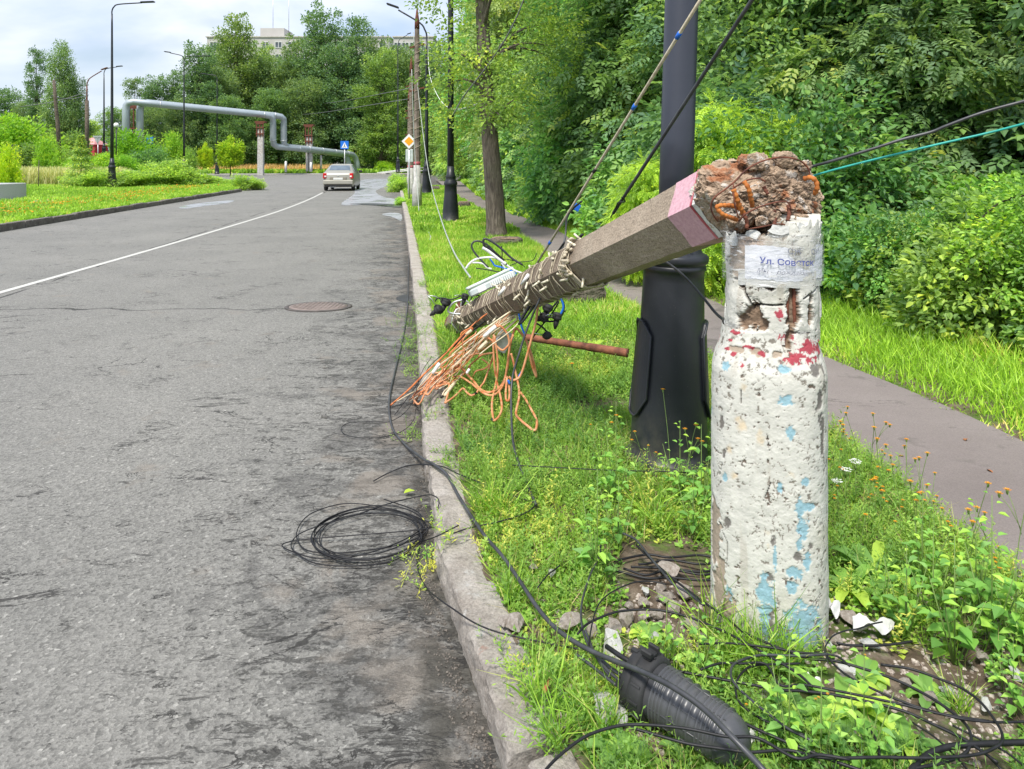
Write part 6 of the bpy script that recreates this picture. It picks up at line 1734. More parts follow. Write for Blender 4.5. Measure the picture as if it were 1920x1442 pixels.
# the coil on the road
def coil():
    pts = []
    C_ = G(690, 1003, .012); rg = random.Random(4)
    pts.append(G(860, 985, .14)); pts.append(G(820, 1005, .134)); pts.append(G(797, 1013, .03))
    for k in range(5):
        rx = .232 + rg.uniform(-.02, .012); ry = .215 + rg.uniform(-.025, .015); ox, oy = rg.uniform(-.015, .015), rg.uniform(-.012, .012)
        if k == 5: rx, ry, ox, oy = .185, .135, .035, -.0
        for i in range(16):
            a = -0.3 - 6.2832 * i / 16
            pts.append(C_ + Vector((ox + rx * math.cos(a), oy + ry * math.sin(a), .003 + .0045 * k + .002 * math.sin(a * 3 + k))))
    big = [(545, 1015), (560, 1040), (600, 1058), (680, 1060), (745, 1048), (785, 1015), (800, 985), (770, 965), (700, 948), (640, 945), (580, 965), (556, 1000), (572, 1030), (625, 1037), (700, 1030), (760, 1018), (800, 995, .03), (823, 945, .134), (812, 929, .136), (790, 930, .05), (730, 944, .035), (660, 968, .03), (600, 985, .03), (556, 1005, .02), (548, 1030, .02), (590, 1046, .018), (660, 1044, .02), (740, 1020, .02), (790, 990, .02), (783, 960, .02), (720, 936, .02)]
    for b in big: pts.append(G(b[0], b[1], b[2] if len(b) > 2 else .016))
    o = MB().tube(cr(pts, 6), .0025, 8).build('cable_coil', MT['cable'])
    tag(o, 'loose coil of thin black cable lying on the asphalt against the kerb', 'cable coil')
coil()
def gc(label, pts, r=.0036, z=.19, mat='cable', **k): return cable('cable', label, pts, r, mat, z, group=BLKG, **k)
gc('thin cable crossing the kerb from the coil toward the ribbed joint', [(797, 985, 'z', .015), (786, 1020, 'z', .012), (783, 1065, 'z', .012), (800, 1102, 'z', .02), (826, 1125, 'z', .12), (850, 1142, 'z', .138), (890, 1168, 'z', .138)] + [(p[0], p[1], 'z', .15) for p in c6((0, 505), (300, 570), (560, 620), (640, 660))], .0030)
gc('small black cable loop lying on the asphalt above the coil', [(780, 765, 'z', .10), (775, 788, 'z', .04), (755, 808, 'z', .014), (720, 819, 'z', .012), (680, 821, 'z', .012), (648, 815, 'z', .012), (640, 803, 'z', .012), (655, 793, 'z', .012), (700, 790, 'z', .012), (735, 789, 'z', .012), (770, 760, 'z', .10), (790, 700, 4.75), (810, 668, 4.8)], .0024)
gc('black cable bowing out over the gutter between kerb and grass', [(700, 902, 'z', .014), (730, 886, 'z', .02), (762, 874, 'z', .06), (795, 871, 'z', .12), (830, 875, 'z', .138), (858, 888, 'z', .15), (900, 905, 'z', .16), (950, 925, 'z', .16), (1003, 943, 'z', .16)], .0036)
gc('black cable from the coil through the grass to the hanging cable end', [(850, 1000, 'z', .14), (880, 990, 'z', .16), (940, 977, 'z', .17), (985, 962, 'z', .17), (1006, 946, 'z', .17)], .0036)
cable('cable', 'black cable hanging down from the fallen pole into the grass', [(1090, 378, 4.2), (1074, 392, 4.3), (1063, 410, 4.35), (1058, 453, 4.3), (1035, 517, 4.1), (1013, 559, 4.0), (991, 610, 4.0), (972, 667, 3.95), (960, 715, 3.9), (959, 779, 3.75), (964, 839, 3.5), (985, 900, 3.25), (1006, 948, 'z', .16)], .0062, 'cable_main')
gc('short black cable end lying left of the plants in mid verge', [(1008, 1102), (1025, 1080), (1040, 1068), (1050, 1060)], .003, 0.200)
gc('straight black wire across the grass left of the near lamp base', [(960, 872), (1050, 877), (1150, 882), (1240, 884), (1290, 886)], .003, 0.220)
gc('grey cable rising in a slack bow above the ribbed joint', c6((640, -60), (630, 10), (580, 110), (540, 220), (515, 330), (515, 430), (540, 540), (610, 660), (700, 790)), .0042, 0.200, 'cable_main')
gc('thin cable loop arching left of the stump foot', c6((560, 600), (575, 490), (600, 380), (640, 300), (720, 235), (850, 180), (960, 172), (1060, 190)), .0028, 0.210)
gc('long black cable slanting past the foot of the stump to the right', c6((870, -60), (930, 0), (1050, 110), (1200, 230), (1350, 340), (1500, 450), (1600, 520)) + c8((500, 520), (700, 545), (900, 600), (1100, 670), (1300, 770), (1450, 870), (1550, 960), (1580, 1050), (1540, 1140), (1400, 1200), (1200, 1240)), .0045, 0.195)
gc('black cable arching in front of the rubble toward the stump foot', c6((490, 510), (540, 455), (600, 420), (700, 380), (800, 360), (1000, 355), (1200, 400), (1400, 480), (1560, 560), (1700, 640), (1900, 760), (2000, 850)), .0042, 0.205)
gc('black wire running level across the bottom of the stump', c6((1270, 575), (1400, 570), (1500, 572), (1750, 600), (1920, 630)) + c8((700, 510), (800, 580)), .0035, 0.210)
gc('big round black cable loop right of the ribbed joint', [(p[0], p[1]) for p in c6((2100, 640), (1900, 650), (1700, 645), (1600, 660), (1500, 700), (1475, 760), (1500, 830), (1600, 930), (1700, 1010), (1830, 1110), (2000, 1200))], .0042, 0.210, 'cable_main')
gc('smaller black cable loop inside the big round one', c6((1920, 700), (1750, 705), (1600, 720), (1520, 800), (1510, 900), (1560, 980), (1680, 1060), (1800, 1110), (1950, 1160)), .0036, 0.195)
gc('black cable running right from behind the ribbed joint', c6((1090, 740), (1300, 780), (1600, 835), (1800, 870)) + c8((500, 740), (700, 765), (900, 805), (1150, 870), (1350, 960), (1550, 1060), (1750, 1200)), .0045, 0.195)
gc('second black cable beside the one running right from the joint', c6((1280, 740), (1400, 700), (1550, 700), (1700, 705)) + c8((350, 700), (500, 700), (650, 725), (900, 775), (1150, 830), (1400, 890), (1700, 935)), .0038, 0.205)
gc('bow-shaped black cable along the bottom edge of the photo', c6((250, 1450), (290, 1378), (400, 1270), (560, 1160), (760, 1100), (950, 1095), (1200, 1120), (1450, 1170), (1650, 1180)) + c8((450, 1170), (600, 1150), (800, 1180)), .0040, .30)
gc('black cable passing in front of the ribbed joint to the lower right', c6((830, 1110), (1000, 1160), (1200, 1215), (1400, 1245), (1600, 1270)) + c8((400, 1120), (600, 1165), (800, 1170), (1000, 1165), (1300, 1170), (1600, 1150), (1740, 1100), (1780, 1050), (1760, 970), (1650, 820), (1550, 740), (1450, 690), (1200, 600), (1000, 570)), .0042, 0.215)
gc('black cable from the left bottom corner of the stump area to the right edge', c8((-60, 860), (0, 880), (150, 960), (350, 1050), (500, 1110), (700, 1190), (900, 1260)), .0045, 0.200)
gc('thick black hose entering from the right edge of the photo', c8((1160, 1300), (1200, 1240), (1300, 1150), (1400, 1108), (1500, 1090), (1750, 1075), (1920, 1070), (2150, 1060)), .0085, 0.195)
gc('thin black wire curling from the right side of the stump', c8((660, 560), (640, 480), (655, 430), (700, 380), (780, 350), (850, 340), (940, 310), (1010, 295)), .0026, 0.210)
gc('flat black cable pair lying on bare soil right of the stump', c8((715, 430), (780, 443), (850, 447), (980, 447), (1110, 435), (1200, 420)), .0045, .145)
gc('black cable from the stump foot curving to the lower right corner', c8((640, 490), (690, 560), (800, 650), (1000, 750), (1200, 830), (1400, 890), (1560, 925), (1760, 940), (1950, 935)), .0036, 0.205)
gc('short curved black cable among the dandelion leaves', c8((790, 860), (850, 910), (900, 960), (950, 1020), (980, 1080), (990, 1150)), .0040, .20)
gc('thin black wire across the bare soil in the lower right corner', c8((1200, 940), (1350, 1040), (1500, 1180), (1600, 1300)), .0028, 0.185)
gc('second thin black wire in the lower right corner', c8((1290, 930), (1450, 1000), (1620, 1100), (1780, 1250)), .0028, 0.185)
gc('third thin black wire reaching the right edge', c8((1460, 960), (1640, 1050), (1800, 1130), (1930, 1230)), .0030, 0.190)
for i, (y0, y1, lab) in enumerate([(1040, 1046, 'upper black cable lying on the soil left of the stump'), (1052, 1060, 'second black cable on the soil left of the stump'), (1063, 1071, 'third black cable on the soil left of the stump'), (1072, 1082, 'fourth black cable on the soil left of the stump'), (1082, 1090, 'lowest black cable on the soil left of the stump')]):
    gc(lab, [(1150 + (i * 47) % 61, y0 + 12 - i * 6), (1212, y0 + (i * 5) % 9), (1255, y0 + 5 - (i * 7) % 12), (1310, y1 - 5 + (i * 3) % 9), (1345, y1 - (i * 4) % 7), (1400, y1 + 6)], .0050, .14 + .002 * i)
gc('grey cable slanting down from mid verge to the rubble heap', [(1168, 1000), (1192, 1012), (1215, 1040), (1240, 1070), (1262, 1095), (1290, 1112), (1320, 1135)], .0048, 0.210, 'cable_main')
# entering the joint
for i, (pts, lab) in enumerate([(((480, 640), (560, 700), (650, 770), (740, 840)), 'lowest cable entering the mouth of the ribbed joint'), (((560, 560), (610, 650), (680, 740), (760, 810)), 'middle cable entering the mouth of the ribbed joint'), (((600, 620), (660, 690), (720, 740), (790, 790)), 'upper cable entering the mouth of the ribbed joint'), (((540, 490), (570, 560), (600, 640), (690, 720), (770, 780)), 'bent cable entering the mouth of the ribbed joint from above')]):
    gc(lab, c6(*pts), .0052, .205, 'cable_main')

# cables in the air
cable('rope', 'taut cream rope rising from the fallen pole to the top edge of the photo', [(1005, 497, 4.95), (1397, -135, 2.6)], .0075, 'rope', n=4, cat='rope')
for (x, y, Y_, lab) in ((1272, 63, 3.07, 'upper blue tie on the cream rope'), (1189, 198, 3.56, 'middle blue tie on the cream rope'), (1115, 318, 4.1, 'dark tie on the cream rope'), (1031, 448, 4.8, 'lowest small blue tie on the cream rope')):
    ra, rb_ = P(1005, 497, 4.95), P(1397, -135, 2.6); k_ = (x - CX) / FPX; t_ = (k_ * ra.y - ra.x) / ((rb_.x - ra.x) - k_ * (rb_.y - ra.y))
    a = ra.lerp(rb_, t_ - .006); b_ = ra.lerp(rb_, t_ + .006)
    tag(MB().tube([a, b_], .0105, 8).build('cable_tie', MT['cable' if 'dark' in lab else 'blue_plastic']), lab, 'cable tie')
tg = MB().box(P(1080, 388, 4.45), (.05, .015, .045), (0, .5, .2), bev=.003); tag(tg.build('blue_clip', MT['blue_plastic']), 'bright blue plastic clip where the cables meet above the fallen pole', 'clip')
cable('cable', 'black cable rising from the fallen pole past the near lamp post', [(1150, 400, 3.75), (1480, -108, 2.6)], .0085, 'cable_main', n=5)
cable('cable', 'twisted wire end on top of the fallen pole', [(1145, 408, 3.72), (1155, 388, 3.7), (1160, 380, 3.66), (1172, 378, 3.64), (1166, 370, 3.6)], .004, 'cable')
cable('cable', 'black wavy cable running from the broken head to the right edge', [(1470, 335, 2.50), (1515, 315, 2.48), (1560, 302, 2.42), (1640, 278, 2.36), (1690, 262, 2.33), (1745, 248, 2.3), (1775, 236, 2.28), (1840, 212, 2.24), (1920, 190, 2.2), (2040, 160, 2.1)], .0052, 'cable_main', n=5)
cable('cable', 'thin green cable running from the broken head to the right edge', [(1470, 345, 2.52), (1530, 328, 2.48), (1600, 309, 2.42), (1740, 275, 2.32), (1850, 250, 2.26), (1920, 232, 2.2), (2040, 200, 2.1)], .0038, 'teal', n=4)
cable('cable', 'black cable leading from the near lamp collar down behind the stump', [(1228, 484, 3.30), (1250, 492, 3.22), (1285, 520, 3.1), (1320, 560, 2.95), (1345, 590, 2.85), (1375, 612, 2.7), (1420, 640, 2.62)], .0058, 'cable_main', n=5)
cable('cable', 'thin dark wire slanting down in front of the street tree', [(990, -20, 12.2), (965, 40, 12.4), (940, 85, 12.6), (905, 135, 12.9), (870, 180, 13.2), (850, 215, 13.3)], .012, 'cable_grey', n=4)
cable('cable', 'pale wire looping from the blue grey lamp arm to the street tree', [(803, 60, 31), (803, 112, 31), (808, 150, 29), (822, 182, 26), (838, 200, 20), (860, 205, 15), (895, 195, 14)], .013, 'wire_white', n=5)
cable('cable', 'long sagging grey wire from the line poles down into the verge grass', [(775, 60, 23), (785, 180, 22.6), (800, 300, 20), (812, 360, 17), (830, 420, 13), (850, 470, 10.2), (870, 503, 8.2), (882, 520, 7.4)], .011, 'wire_dull', n=6)
cable('cable', 'loose wire hanging down the front of the nearest standing pole', [(772, 130, 22.6), (776, 250, 22.5), (782, 340, 22.3), (786, 400, 'z', .14), (790, 410, 'z', .14), (806, 440, 'z', .15), (806, 450, 'z', .15)], .013, 'wire_dull', n=5)
for i, (a, b_, sag, lab) in enumerate([((560, 195, 150), (772, 165, 60), 10, 'upper of the far overhead wires left of the line poles'), ((500, 215, 150), (770, 185, 60), 12, 'middle of the far overhead wires left of the line poles'), ((40, 200, 60), (166, 172, 62), 4, 'overhead wire between the wooden pole and the concrete lamp pole'), ((95, 180, 57), (166, 178, 62), 6, 'lower overhead wire by the wooden pole')]):
    pa, pb_ = P(*a), P(*b_); mid = (pa + pb_) / 2; mid.z -= sag * .05
    tag(MB().tube(cr([pa, mid, pb_], 8), .03, 5).build('overhead_wire', MT['cable_grey']), lab, 'wire', 'far overhead wires')

cable('branch', 'bare arching twig rising out of the shrub bank at the right edge', [(1812, 480, 5.9), (1822, 440, 5.85), (1845, 405, 5.8), (1880, 378, 5.75), (1930, 366, 5.7), (1990, 372, 5.6)], .008, 'bark', cat='branch')
# bundle of orange and cream wires spilling from the pole onto the kerb
def OD(x, y, base=4.72):
    lim = (1.6 - .015) * FPX / (y - HZ) if x < 782 else (1.6 - .20) * FPX / (y - HZ)
    return min(base, lim)
bun = empty('wire_bundle', 'tangled bundle of orange and cream wires spilling from the fallen pole over the kerb', 'wire bundle', P(930, 640, 4.7))
bo = bun.location.copy()
def strand(pts, r, mt, nm='strand', n=6, base=4.72, dj=0.0):
    q = []
    for i, (x, y) in enumerate(pts):
        X, Y_ = 720 + x / 4.8056, 540 + y / 4.8056
        q.append(P(X, Y_, OD(X, Y_, base + dj * math.sin(i * 1.7))) - bo)
    MB().tube(cr(q, n), r, 7).build(nm, MT[mt], bun)
ST = [
 ([(60, 1058), (200, 935), (350, 785), (480, 665), (580, 560), (700, 430), (850, 290), (930, 230)], 'orange_dull', .0052, 4.72),
 ([(62, 1052), (215, 925), (365, 775), (500, 650), (600, 545), (720, 415), (800, 350)], 'orange_dull', .0046, 4.66),
 ([(60, 1055), (250, 945), (450, 850), (560, 780), (700, 640), (900, 470), (1180, 260)], 'cream', .0038, 4.70),
 ([(270, 1040), (295, 1000), (330, 940), (375, 925), (355, 980), (330, 1030), (300, 1045), (262, 990), (290, 940), (400, 820), (440, 760)], 'orange', .0048, 4.72),
 ([(380, 960), (385, 930), (430, 860), (500, 790), (470, 860), (410, 950), (385, 962)], 'orange', .0048, 4.70),
 ([(550, 1035), (560, 1010), (580, 940), (590, 860)], 'orange', .005, 4.72),
 ([(552, 1036), (620, 990), (670, 945), (712, 905), (745, 940), (785, 968), (815, 960)], 'orange', .0053, 4.7),
 ([(835, 945), (870, 890), (905, 840), (940, 740), (985, 600), (960, 588), (900, 598), (850, 620)], 'orange', .0053, 4.66),
 ([(470, 890), (540, 870), (600, 860), (640, 830), (700, 790), (755, 740), (770, 700), (850, 630), (890, 590)], 'orange', .0048, 4.7),
 ([(520, 980), (545, 930), (600, 880), (680, 810), (740, 700)], 'cream', .0045, 4.66),
 ([(530, 850), (560, 790), (600, 740), (660, 710), (715, 735), (760, 790), (815, 850), (865, 910), (930, 940), (990, 930), (1050, 890), (1090, 810), (1115, 700), (1130, 560), (1150, 450), (1185, 365), (1225, 395), (1260, 440), (1290, 490), (1320, 570), (1350, 680), (1375, 800)], 'orange', .0068, 4.62),
 ([(1290, 490), (1310, 600), (1340, 720), (1372, 806)], 'orange', .0060, 4.6),
 ([(690, 800), (750, 835), (800, 870), (870, 930), (940, 965), (1000, 960), (1060, 900), (1090, 820), (1110, 700), (1135, 520), (1165, 420)], 'orange', .0060, 4.55),
 ([(995, 430), (1020, 600), (1025, 740), (1010, 850), (985, 960), (972, 1060), (985, 1180), (1005, 1190), (1040, 1150), (1062, 1080), (1050, 980), (1020, 860), (995, 700), (985, 500), (990, 420)], 'orange', .0058, 4.5),
 ([(1145, 590), (1165, 660), (1190, 780), (1215, 900), (1215, 1000), (1190, 1130), (1230, 1190), (1290, 1240), (1340, 1278), (1370, 1270), (1375, 1190), (1330, 1100), (1280, 1010), (1230, 940)], 'orange', .0060, 4.5),
 ([(1390, 130), (1375, 260), (1345, 400), (1290, 600), (1250, 740), (1215, 810), (1160, 830), (1125, 800)], 'orange', .0062, 4.2),
 ([(1110, 800), (1098, 920), (1100, 1000), (1122, 1015), (1132, 950), (1125, 870), (1120, 830)], 'orange', .0060, 4.5),
 ([(940, 450), (980, 480), (1020, 530), (1065, 560), (1100, 540), (1128, 500), (1120, 440), (1095, 390), (1050, 343), (1020, 350)], 'orange', .0058, 4.5),
 ([(690, 430), (705, 400), (760, 370), (798, 365), (780, 400), (745, 430), (700, 470), (640, 540), (595, 590), (590, 620)], 'orange_dull', .0052, 4.6),
 ([(800, 800), (830, 750), (900, 730), (940, 700), (925, 670), (880, 640)], 'orange', .0045, 4.62),
 ([(590, 640), (600, 590), (680, 520), (760, 460), (830, 410)], 'orange', .0042, 4.6),
 ([(520, 720), (560, 700), (600, 650), (680, 590), (760, 520), (860, 420), (1010, 320), (1170, 200), (1210, 110)], 'orange_dull', .004, 4.72),
 ([(400, 780), (500, 720), (620, 600), (760, 480), (900, 380), (1050, 290), (1200, 200), (1290, 120), (1400, 60)], 'cream', .0048, 4.72),
 ([(560, 760), (650, 680), (760, 580), (900, 450), (1030, 330), (1180, 210), (1260, 165), (1285, 175), (1280, 210), (1200, 280), (1060, 400), (940, 500)], 'cream', .0055, 4.6),
 ([(600, 740), (720, 620), (850, 500), (1000, 370), (1120, 275), (1180, 245), (1195, 265), (1180, 300), (1080, 390), (940, 500), (850, 570)], 'cream', .0050, 4.55),
 ([(430, 830), (560, 720), (700, 580), (860, 440), (1000, 330), (1130, 240), (1380, 110)], 'cream', .0042, 4.68),
 ([(480, 860), (640, 710), (820, 530), (980, 400), (1150, 290)], 'cream', .0042, 4.64),
 ([(760, 480), (900, 380), (1010, 300), (1160, 200), (1300, 120), (1390, 90)], 'cream', .0062, 4.5),
 ([(410, 800), (440, 770), (500, 760), (530, 730), (510, 700), (560, 660)], 'orange', .0045, 4.66),
 ([(370, 930), (420, 880), (480, 830), (500, 780), (560, 750), (620, 700), (650, 640)], 'orange', .0048, 4.7),
 ([(330, 960), (380, 900), (420, 830), (500, 800), (560, 730)], 'orange', .0044, 4.7),
 ([(660, 720), (690, 660), (760, 640), (800, 600), (870, 590)], 'orange', .0046, 4.62),
 ([(780, 700), (740, 760), (700, 790), (640, 800), (600, 850), (520, 850), (470, 885)], 'orange', .0042, 4.64),
 ([(1380, 90), (1300, 200), (1200, 330), (1100, 420), (960, 520), (860, 600)], 'cream', .0040, 4.35),
]
for pts, mt, r, b_ in ST: strand(pts, r * (1.18 if mt == 'orange' else 1.0), mt, base=b_)
rw2 = random.Random(15)
for k in range(26):     # thin kinked ends fanning down to the kerb
    x0, y0 = rw2.uniform(700, 1350), 0; y0 = 470 - (x0 - 700) * .55 + rw2.uniform(-40, 60)
    x1 = rw2.uniform(220, 640); y1 = 1010 - (x1 - 220) * .55 + rw2.uniform(-60, 60)
    pp = [(x0, y0)]
    for j in range(1, 6):
        t = j / 6; kx = rw2.uniform(-22, 22) * (1 + t); pp.append((x0 + (x1 - x0) * t + kx, y0 + (y1 - y0) * t + kx * .8 + rw2.uniform(-12, 12)))
    pp.append((x1, y1)); strand(pp, rw2.uniform(.0022, .0036), rw2.choice(['orange', 'orange', 'cream', 'orange_dull', 'cream', 'cable']), 'strand', 4, rw2.uniform(4.5, 4.74))
for (a, b_, mt, r) in [((900, 440), (1010, 345), 'white_plastic', .013), ((440, 770), (500, 680), 'white_plastic', .012), ((550, 970), (640, 850), 'cream', .011), ((850, 560), (930, 480), 'cream', .011), ((745, 770), (770, 730), 'white_plastic', .009), ((740, 420), (790, 380), 'cream', .010)]:
    strand([a, ((a[0] + b_[0]) / 2, (a[1] + b_[1]) / 2), b_], r, mt, 'sleeve', 2, 4.5)
for (a, b_, mt) in [((1215, 800), (1245, 755), 'blue_plastic'), ((1118, 830), (1132, 865), 'blue_plastic'), ((785, 968), (832, 948), 'cable'), ((515, 985), (530, 975), 'cable'), ((970, 1182), (985, 1195), 'cable')]:
    strand([a, ((a[0] + b_[0]) / 2, (a[1] + b_[1]) / 2), b_], .0078, mt, 'sleeve', 2, 4.45)
# dark wires running with the bundle
def dc(label, pts, r=.0045, mat='cable', base=None): return cable('cable', label, pts, r, mat, group='black cables on the fallen pole')
def q3(*pp, d=4.6): return [(720 + x / 4.8056, 540 + y / 4.8056, d) for x, y in pp]
dc('black wire crossing the orange bundle to the road', [(905, 590, 4.6), (860, 640, 4.65), (812, 680, 4.7), (790, 710, 4.7), (765, 745, 'z', .05), (740, 778, 'z', .012)], .0024)
dc('stiff black cable pair ending above the orange loops', q3((1470, 0), (1400, 60), (1330, 140), (1270, 230), (1215, 330), d=4.2), .0085)
dc('second stiff black cable end beside the pair', q3((1480, 10), (1420, 80), (1360, 150), (1300, 240), (1235, 320), d=4.15), .0065)
dc('bright blue cable piece hanging under the fallen pole', q3((1215, 230), (1235, 330), (1255, 390), (1275, 430), d=4.45), .0065, 'blue_plastic')
dc('black cable lying along the top of the fallen pole', [(1092, 440, 3.95), (1060, 470, 4.15), (1010, 502, 4.4), (970, 540, 4.7), (930, 575, 5.0), (890, 610, 5.3), (850, 650, 5.3)], .0085)
dc('thinner black cable beside the one on the fallen pole', [(1058, 455, 4.1), (1040, 478, 4.2), (1000, 512, 4.4), (960, 560, 4.8), (925, 590, 5.0), (880, 625, 5.2)], .006)
def q2(*pp, d=5.2): return [(800 + x / 6.4, 420 + y / 6.4, d) for x, y in pp]
for i, (pp, r, mt, lab) in enumerate([
 (((1150, 490), (1020, 410), (900, 300), (780, 210), (700, 178), (680, 210), (700, 280), (800, 380), (900, 450), (960, 490)), .008, 'cable_main', 'big black cable loop standing above the grey junction box'),
 (((740, 520), (640, 420), (560, 320), (540, 250), (580, 208), (650, 212), (740, 260), (840, 360), (920, 440)), .007, 'cable_main', 'left black cable loop above the grey junction box'),
 (((930, 440), (860, 380), (780, 310), (700, 270), (690, 250)), .009, 'cable', 'short thick black cable between the loops'),
 (((470, 535), (520, 470), (600, 420), (720, 402), (820, 405), (900, 440), (970, 500), (1060, 560), (1140, 590)), .0075, 'white_plastic', 'white cable arching over the grey junction box'),
 (((670, 285), (720, 310), (800, 370), (880, 430), (950, 480)), .012, 'white_plastic', 'thick cut white pipe end above the junction box'),
 (((550, 465), (620, 466), (680, 480), (720, 520), (780, 540)), .006, 'white_plastic', 'short white wire left of the junction box'),
 (((650, 720), (760, 660), (880, 600), (940, 545), (900, 470)), .006, 'white_plastic', 'white wire lying across the junction box lid'),
 (((540, 800), (640, 750), (780, 700), (900, 670), (1000, 660)), .008, 'cable', 'black cable lying along the front of the junction box'),
 (((600, 810), (720, 760), (860, 710), (1000, 690)), .005, 'blue_plastic', 'blue wire lying along the front of the junction box'),
 (((760, 420), (790, 460), (820, 500), (900, 520), (1010, 560), (1080, 600)), .006, 'blue_plastic', 'blue wire behind the junction box lid'),
 (((590, 530), (700, 545), (860, 575), (1000, 600)), .004, 'cable', 'thin black wire crossing the box lid'),
 (((905, 640), (900, 520), (905, 400), (900, 260)), .004, 'cable', 'thin upright black wire above the junction box'),
 (((1000, 500), (1100, 460), (1200, 450), (1280, 430), (1320, 350)), .003, 'cable', 'thin black wire curling behind the fallen pole'),
 (((940, 420), (1040, 440), (1120, 470), (1180, 520)), .003, 'cable', 'curly black wire tangle right of the loops'),
 (((520, 920), (560, 860), (640, 870), (600, 950), (560, 980)), .004, 'cable', 'curled black wire under the junction box'),
 ]): cable('cable', lab, q2(*pp), r, mt, group='cables around the junction box')

# grey junction box
jb = empty('junction_box', 'pale grey hinged junction box hanging off the top of the fallen pole', 'junction box', P(922, 532, 5.25))
jr = Euler((R(-12), R(-23), R(12))).to_matrix().to_4x4()
MB().box((0, 0, 0), (.36, .20, .055), bev=.012).build('tray', MT['grey_box'], jb)
MB().box((0.0, .01, .042), (.37, .21, .022), bev=.008).build('lid', simple('grey_lid', (.52, .58, .55), (.62, .68, .65), 8, .45), jb)
m = MB()
for i in range(12): m.box((-.02 + i * .016, -.104, .0), (.006, .01, .04))
m.build('terminal_strip', MT['white_plastic'], jb)
MB().box((-.09, -.103, .0), (.06, .006, .035)).build('label_plate', MT['sign_white'], jb)
jb.rotation_euler = jr.to_euler()
gb2 = MB().box((0, 0, 0), (.10, .06, .14), (.2, .5, .2), bev=.01)
tag(obj('small_box', gb2.mesh('small_box'), MT['grey_box'], None, P(943, 640, 4.78)), 'small grey box dangling under the fallen pole behind the orange loops', 'box')

# black insulated cable clamps
def clamp(x, y, d, rot, label, s=1.0):
    b = empty('cable_clamp', label, 'cable clamp', P(x, y, d), 0, 'black insulated cable clamps')
    b.rotation_euler = rot; b.scale = (s * .78,) * 3
    m = MB(); m.lathe([(.022, -.035), (.042, -.032), (.046, -.01), (.040, .0), (.046, .01), (.042, .03), (.02, .036)], 12); m.box((0, 0, 0), (.11, .022, .05), bev=.006)
    m.build('body', MT['rubber'], b)
    MB().lathe([(.028, -.03), (.024, -.08), (.010, -.12)], 10).build('boot', MT['rubber'], b)
    MB().tube([(-.05, 0, 0), (-.12, 0, .015), (-.19, .0, .0)], .005, 6).build('bolt', MT['steel'], b)
    return b
clamp(836, 566, 5.6, (0, .4, .3), 'black cable clamp at the far left of the fallen pole tip', 1.0)
clamp(822, 580, 5.5, (.3, .9, 0), 'lowest black clamp with an orange end left of the pole tip', .95)
clamp(872, 556, 5.5, (.2, .2, .9), 'black clamp under the left corner of the junction box', .8)
clamp(892, 572, 5.3, (.9, .2, .2), 'small black clamp between box and pole', .5)
clamp(1027, 577, 4.7, (.2, .3, .3), 'upper black clamp hanging right of the stiff cables', .85)
clamp(1020, 595, 4.7, (.9, .9, .3), 'left black clamp of the group under the fallen pole', .85)
clamp(1045, 593, 4.65, (.1, .2, .9), 'black clamp with downward pointed boot under the fallen pole', .9)
clamp(1026, 629, 4.6, (1.2, .2, .3), 'lowest black clamp hanging beside the rusty pipe', .75)
for pp, d, r, lab in [(((100, 930), (130, 890), (190, 890), (300, 905), (440, 850)), 5.5, .005, 'wire joining the clamps left of the pole tip'), (((430, 910), (330, 940), (265, 1010), (270, 1060), (340, 1078), (410, 1080)), 5.6, .008, 'bent bare rod by the eye bolt'), (((1600, 880), (1560, 940), (1480, 1040), (1430, 1120), (1400, 1190)), 4.68, .006, 'black wire through the right group of clamps'), (((1330, 1100), (1380, 1150), (1460, 1170), (1550, 1160), (1620, 1100), (1650, 990), (1620, 900)), 4.66, .006, 'round wire loop behind the right group of clamps'), (((1310, 1190), (1380, 1230), (1440, 1290), (1480, 1340)), 4.62, .006, 'black wire leading to the lowest clamp'), (((1270, 1370), (1340, 1270), (1400, 1200), (1500, 1080), (1590, 930)), 4.7, .005, 'straight black wire from the rusty pipe up to the clamps'), (((1420, 1120), (1540, 1110), (1670, 1040)), 4.64, .005, 'short rod with pointed end right of the clamps'), (((1580, 870), (1620, 920), (1640, 1000), (1610, 1080)), 4.6, .007, 'blue wire beside the right group of clamps')]:
    cable('cable', lab, q2(*pp, d=d), r, 'blue_plastic' if lab.startswith('blue') else ('steel' if 'rod by' in lab else 'cable'), group='wires of the cable clamps')
# rusty pipe under the fallen pole
rpA, rpB = P(985, 632, 5.35), P(1177, 662, 5.05)
rp = empty('rusty_pipe', 'rusty iron pipe lying in the grass under the fallen pole', 'pipe', rpA)
dv = rpB - rpA
MB().tube([Vector(), dv * .62, dv * .64, dv], [.026, .026, .030, .030], 16, cap=False).build('tube', MT['rust'], rp)
MB().tube([dv * .99, dv * 1.003], [.031, .031], 16, cap=False).tube([dv * 1.003, dv * .85], [.025, .025], 16, cap=True).build('mouth', MT['rust_dark'], rp)
wb = MB().tube([G(1125, 618, .13), G(1160, 621, .14), G(1195, 623, .13)], .018, 8)
tag(wb.build('wood_piece', MT['bark']), 'short piece of old wood in the grass behind the rusty pipe', 'piece of wood')

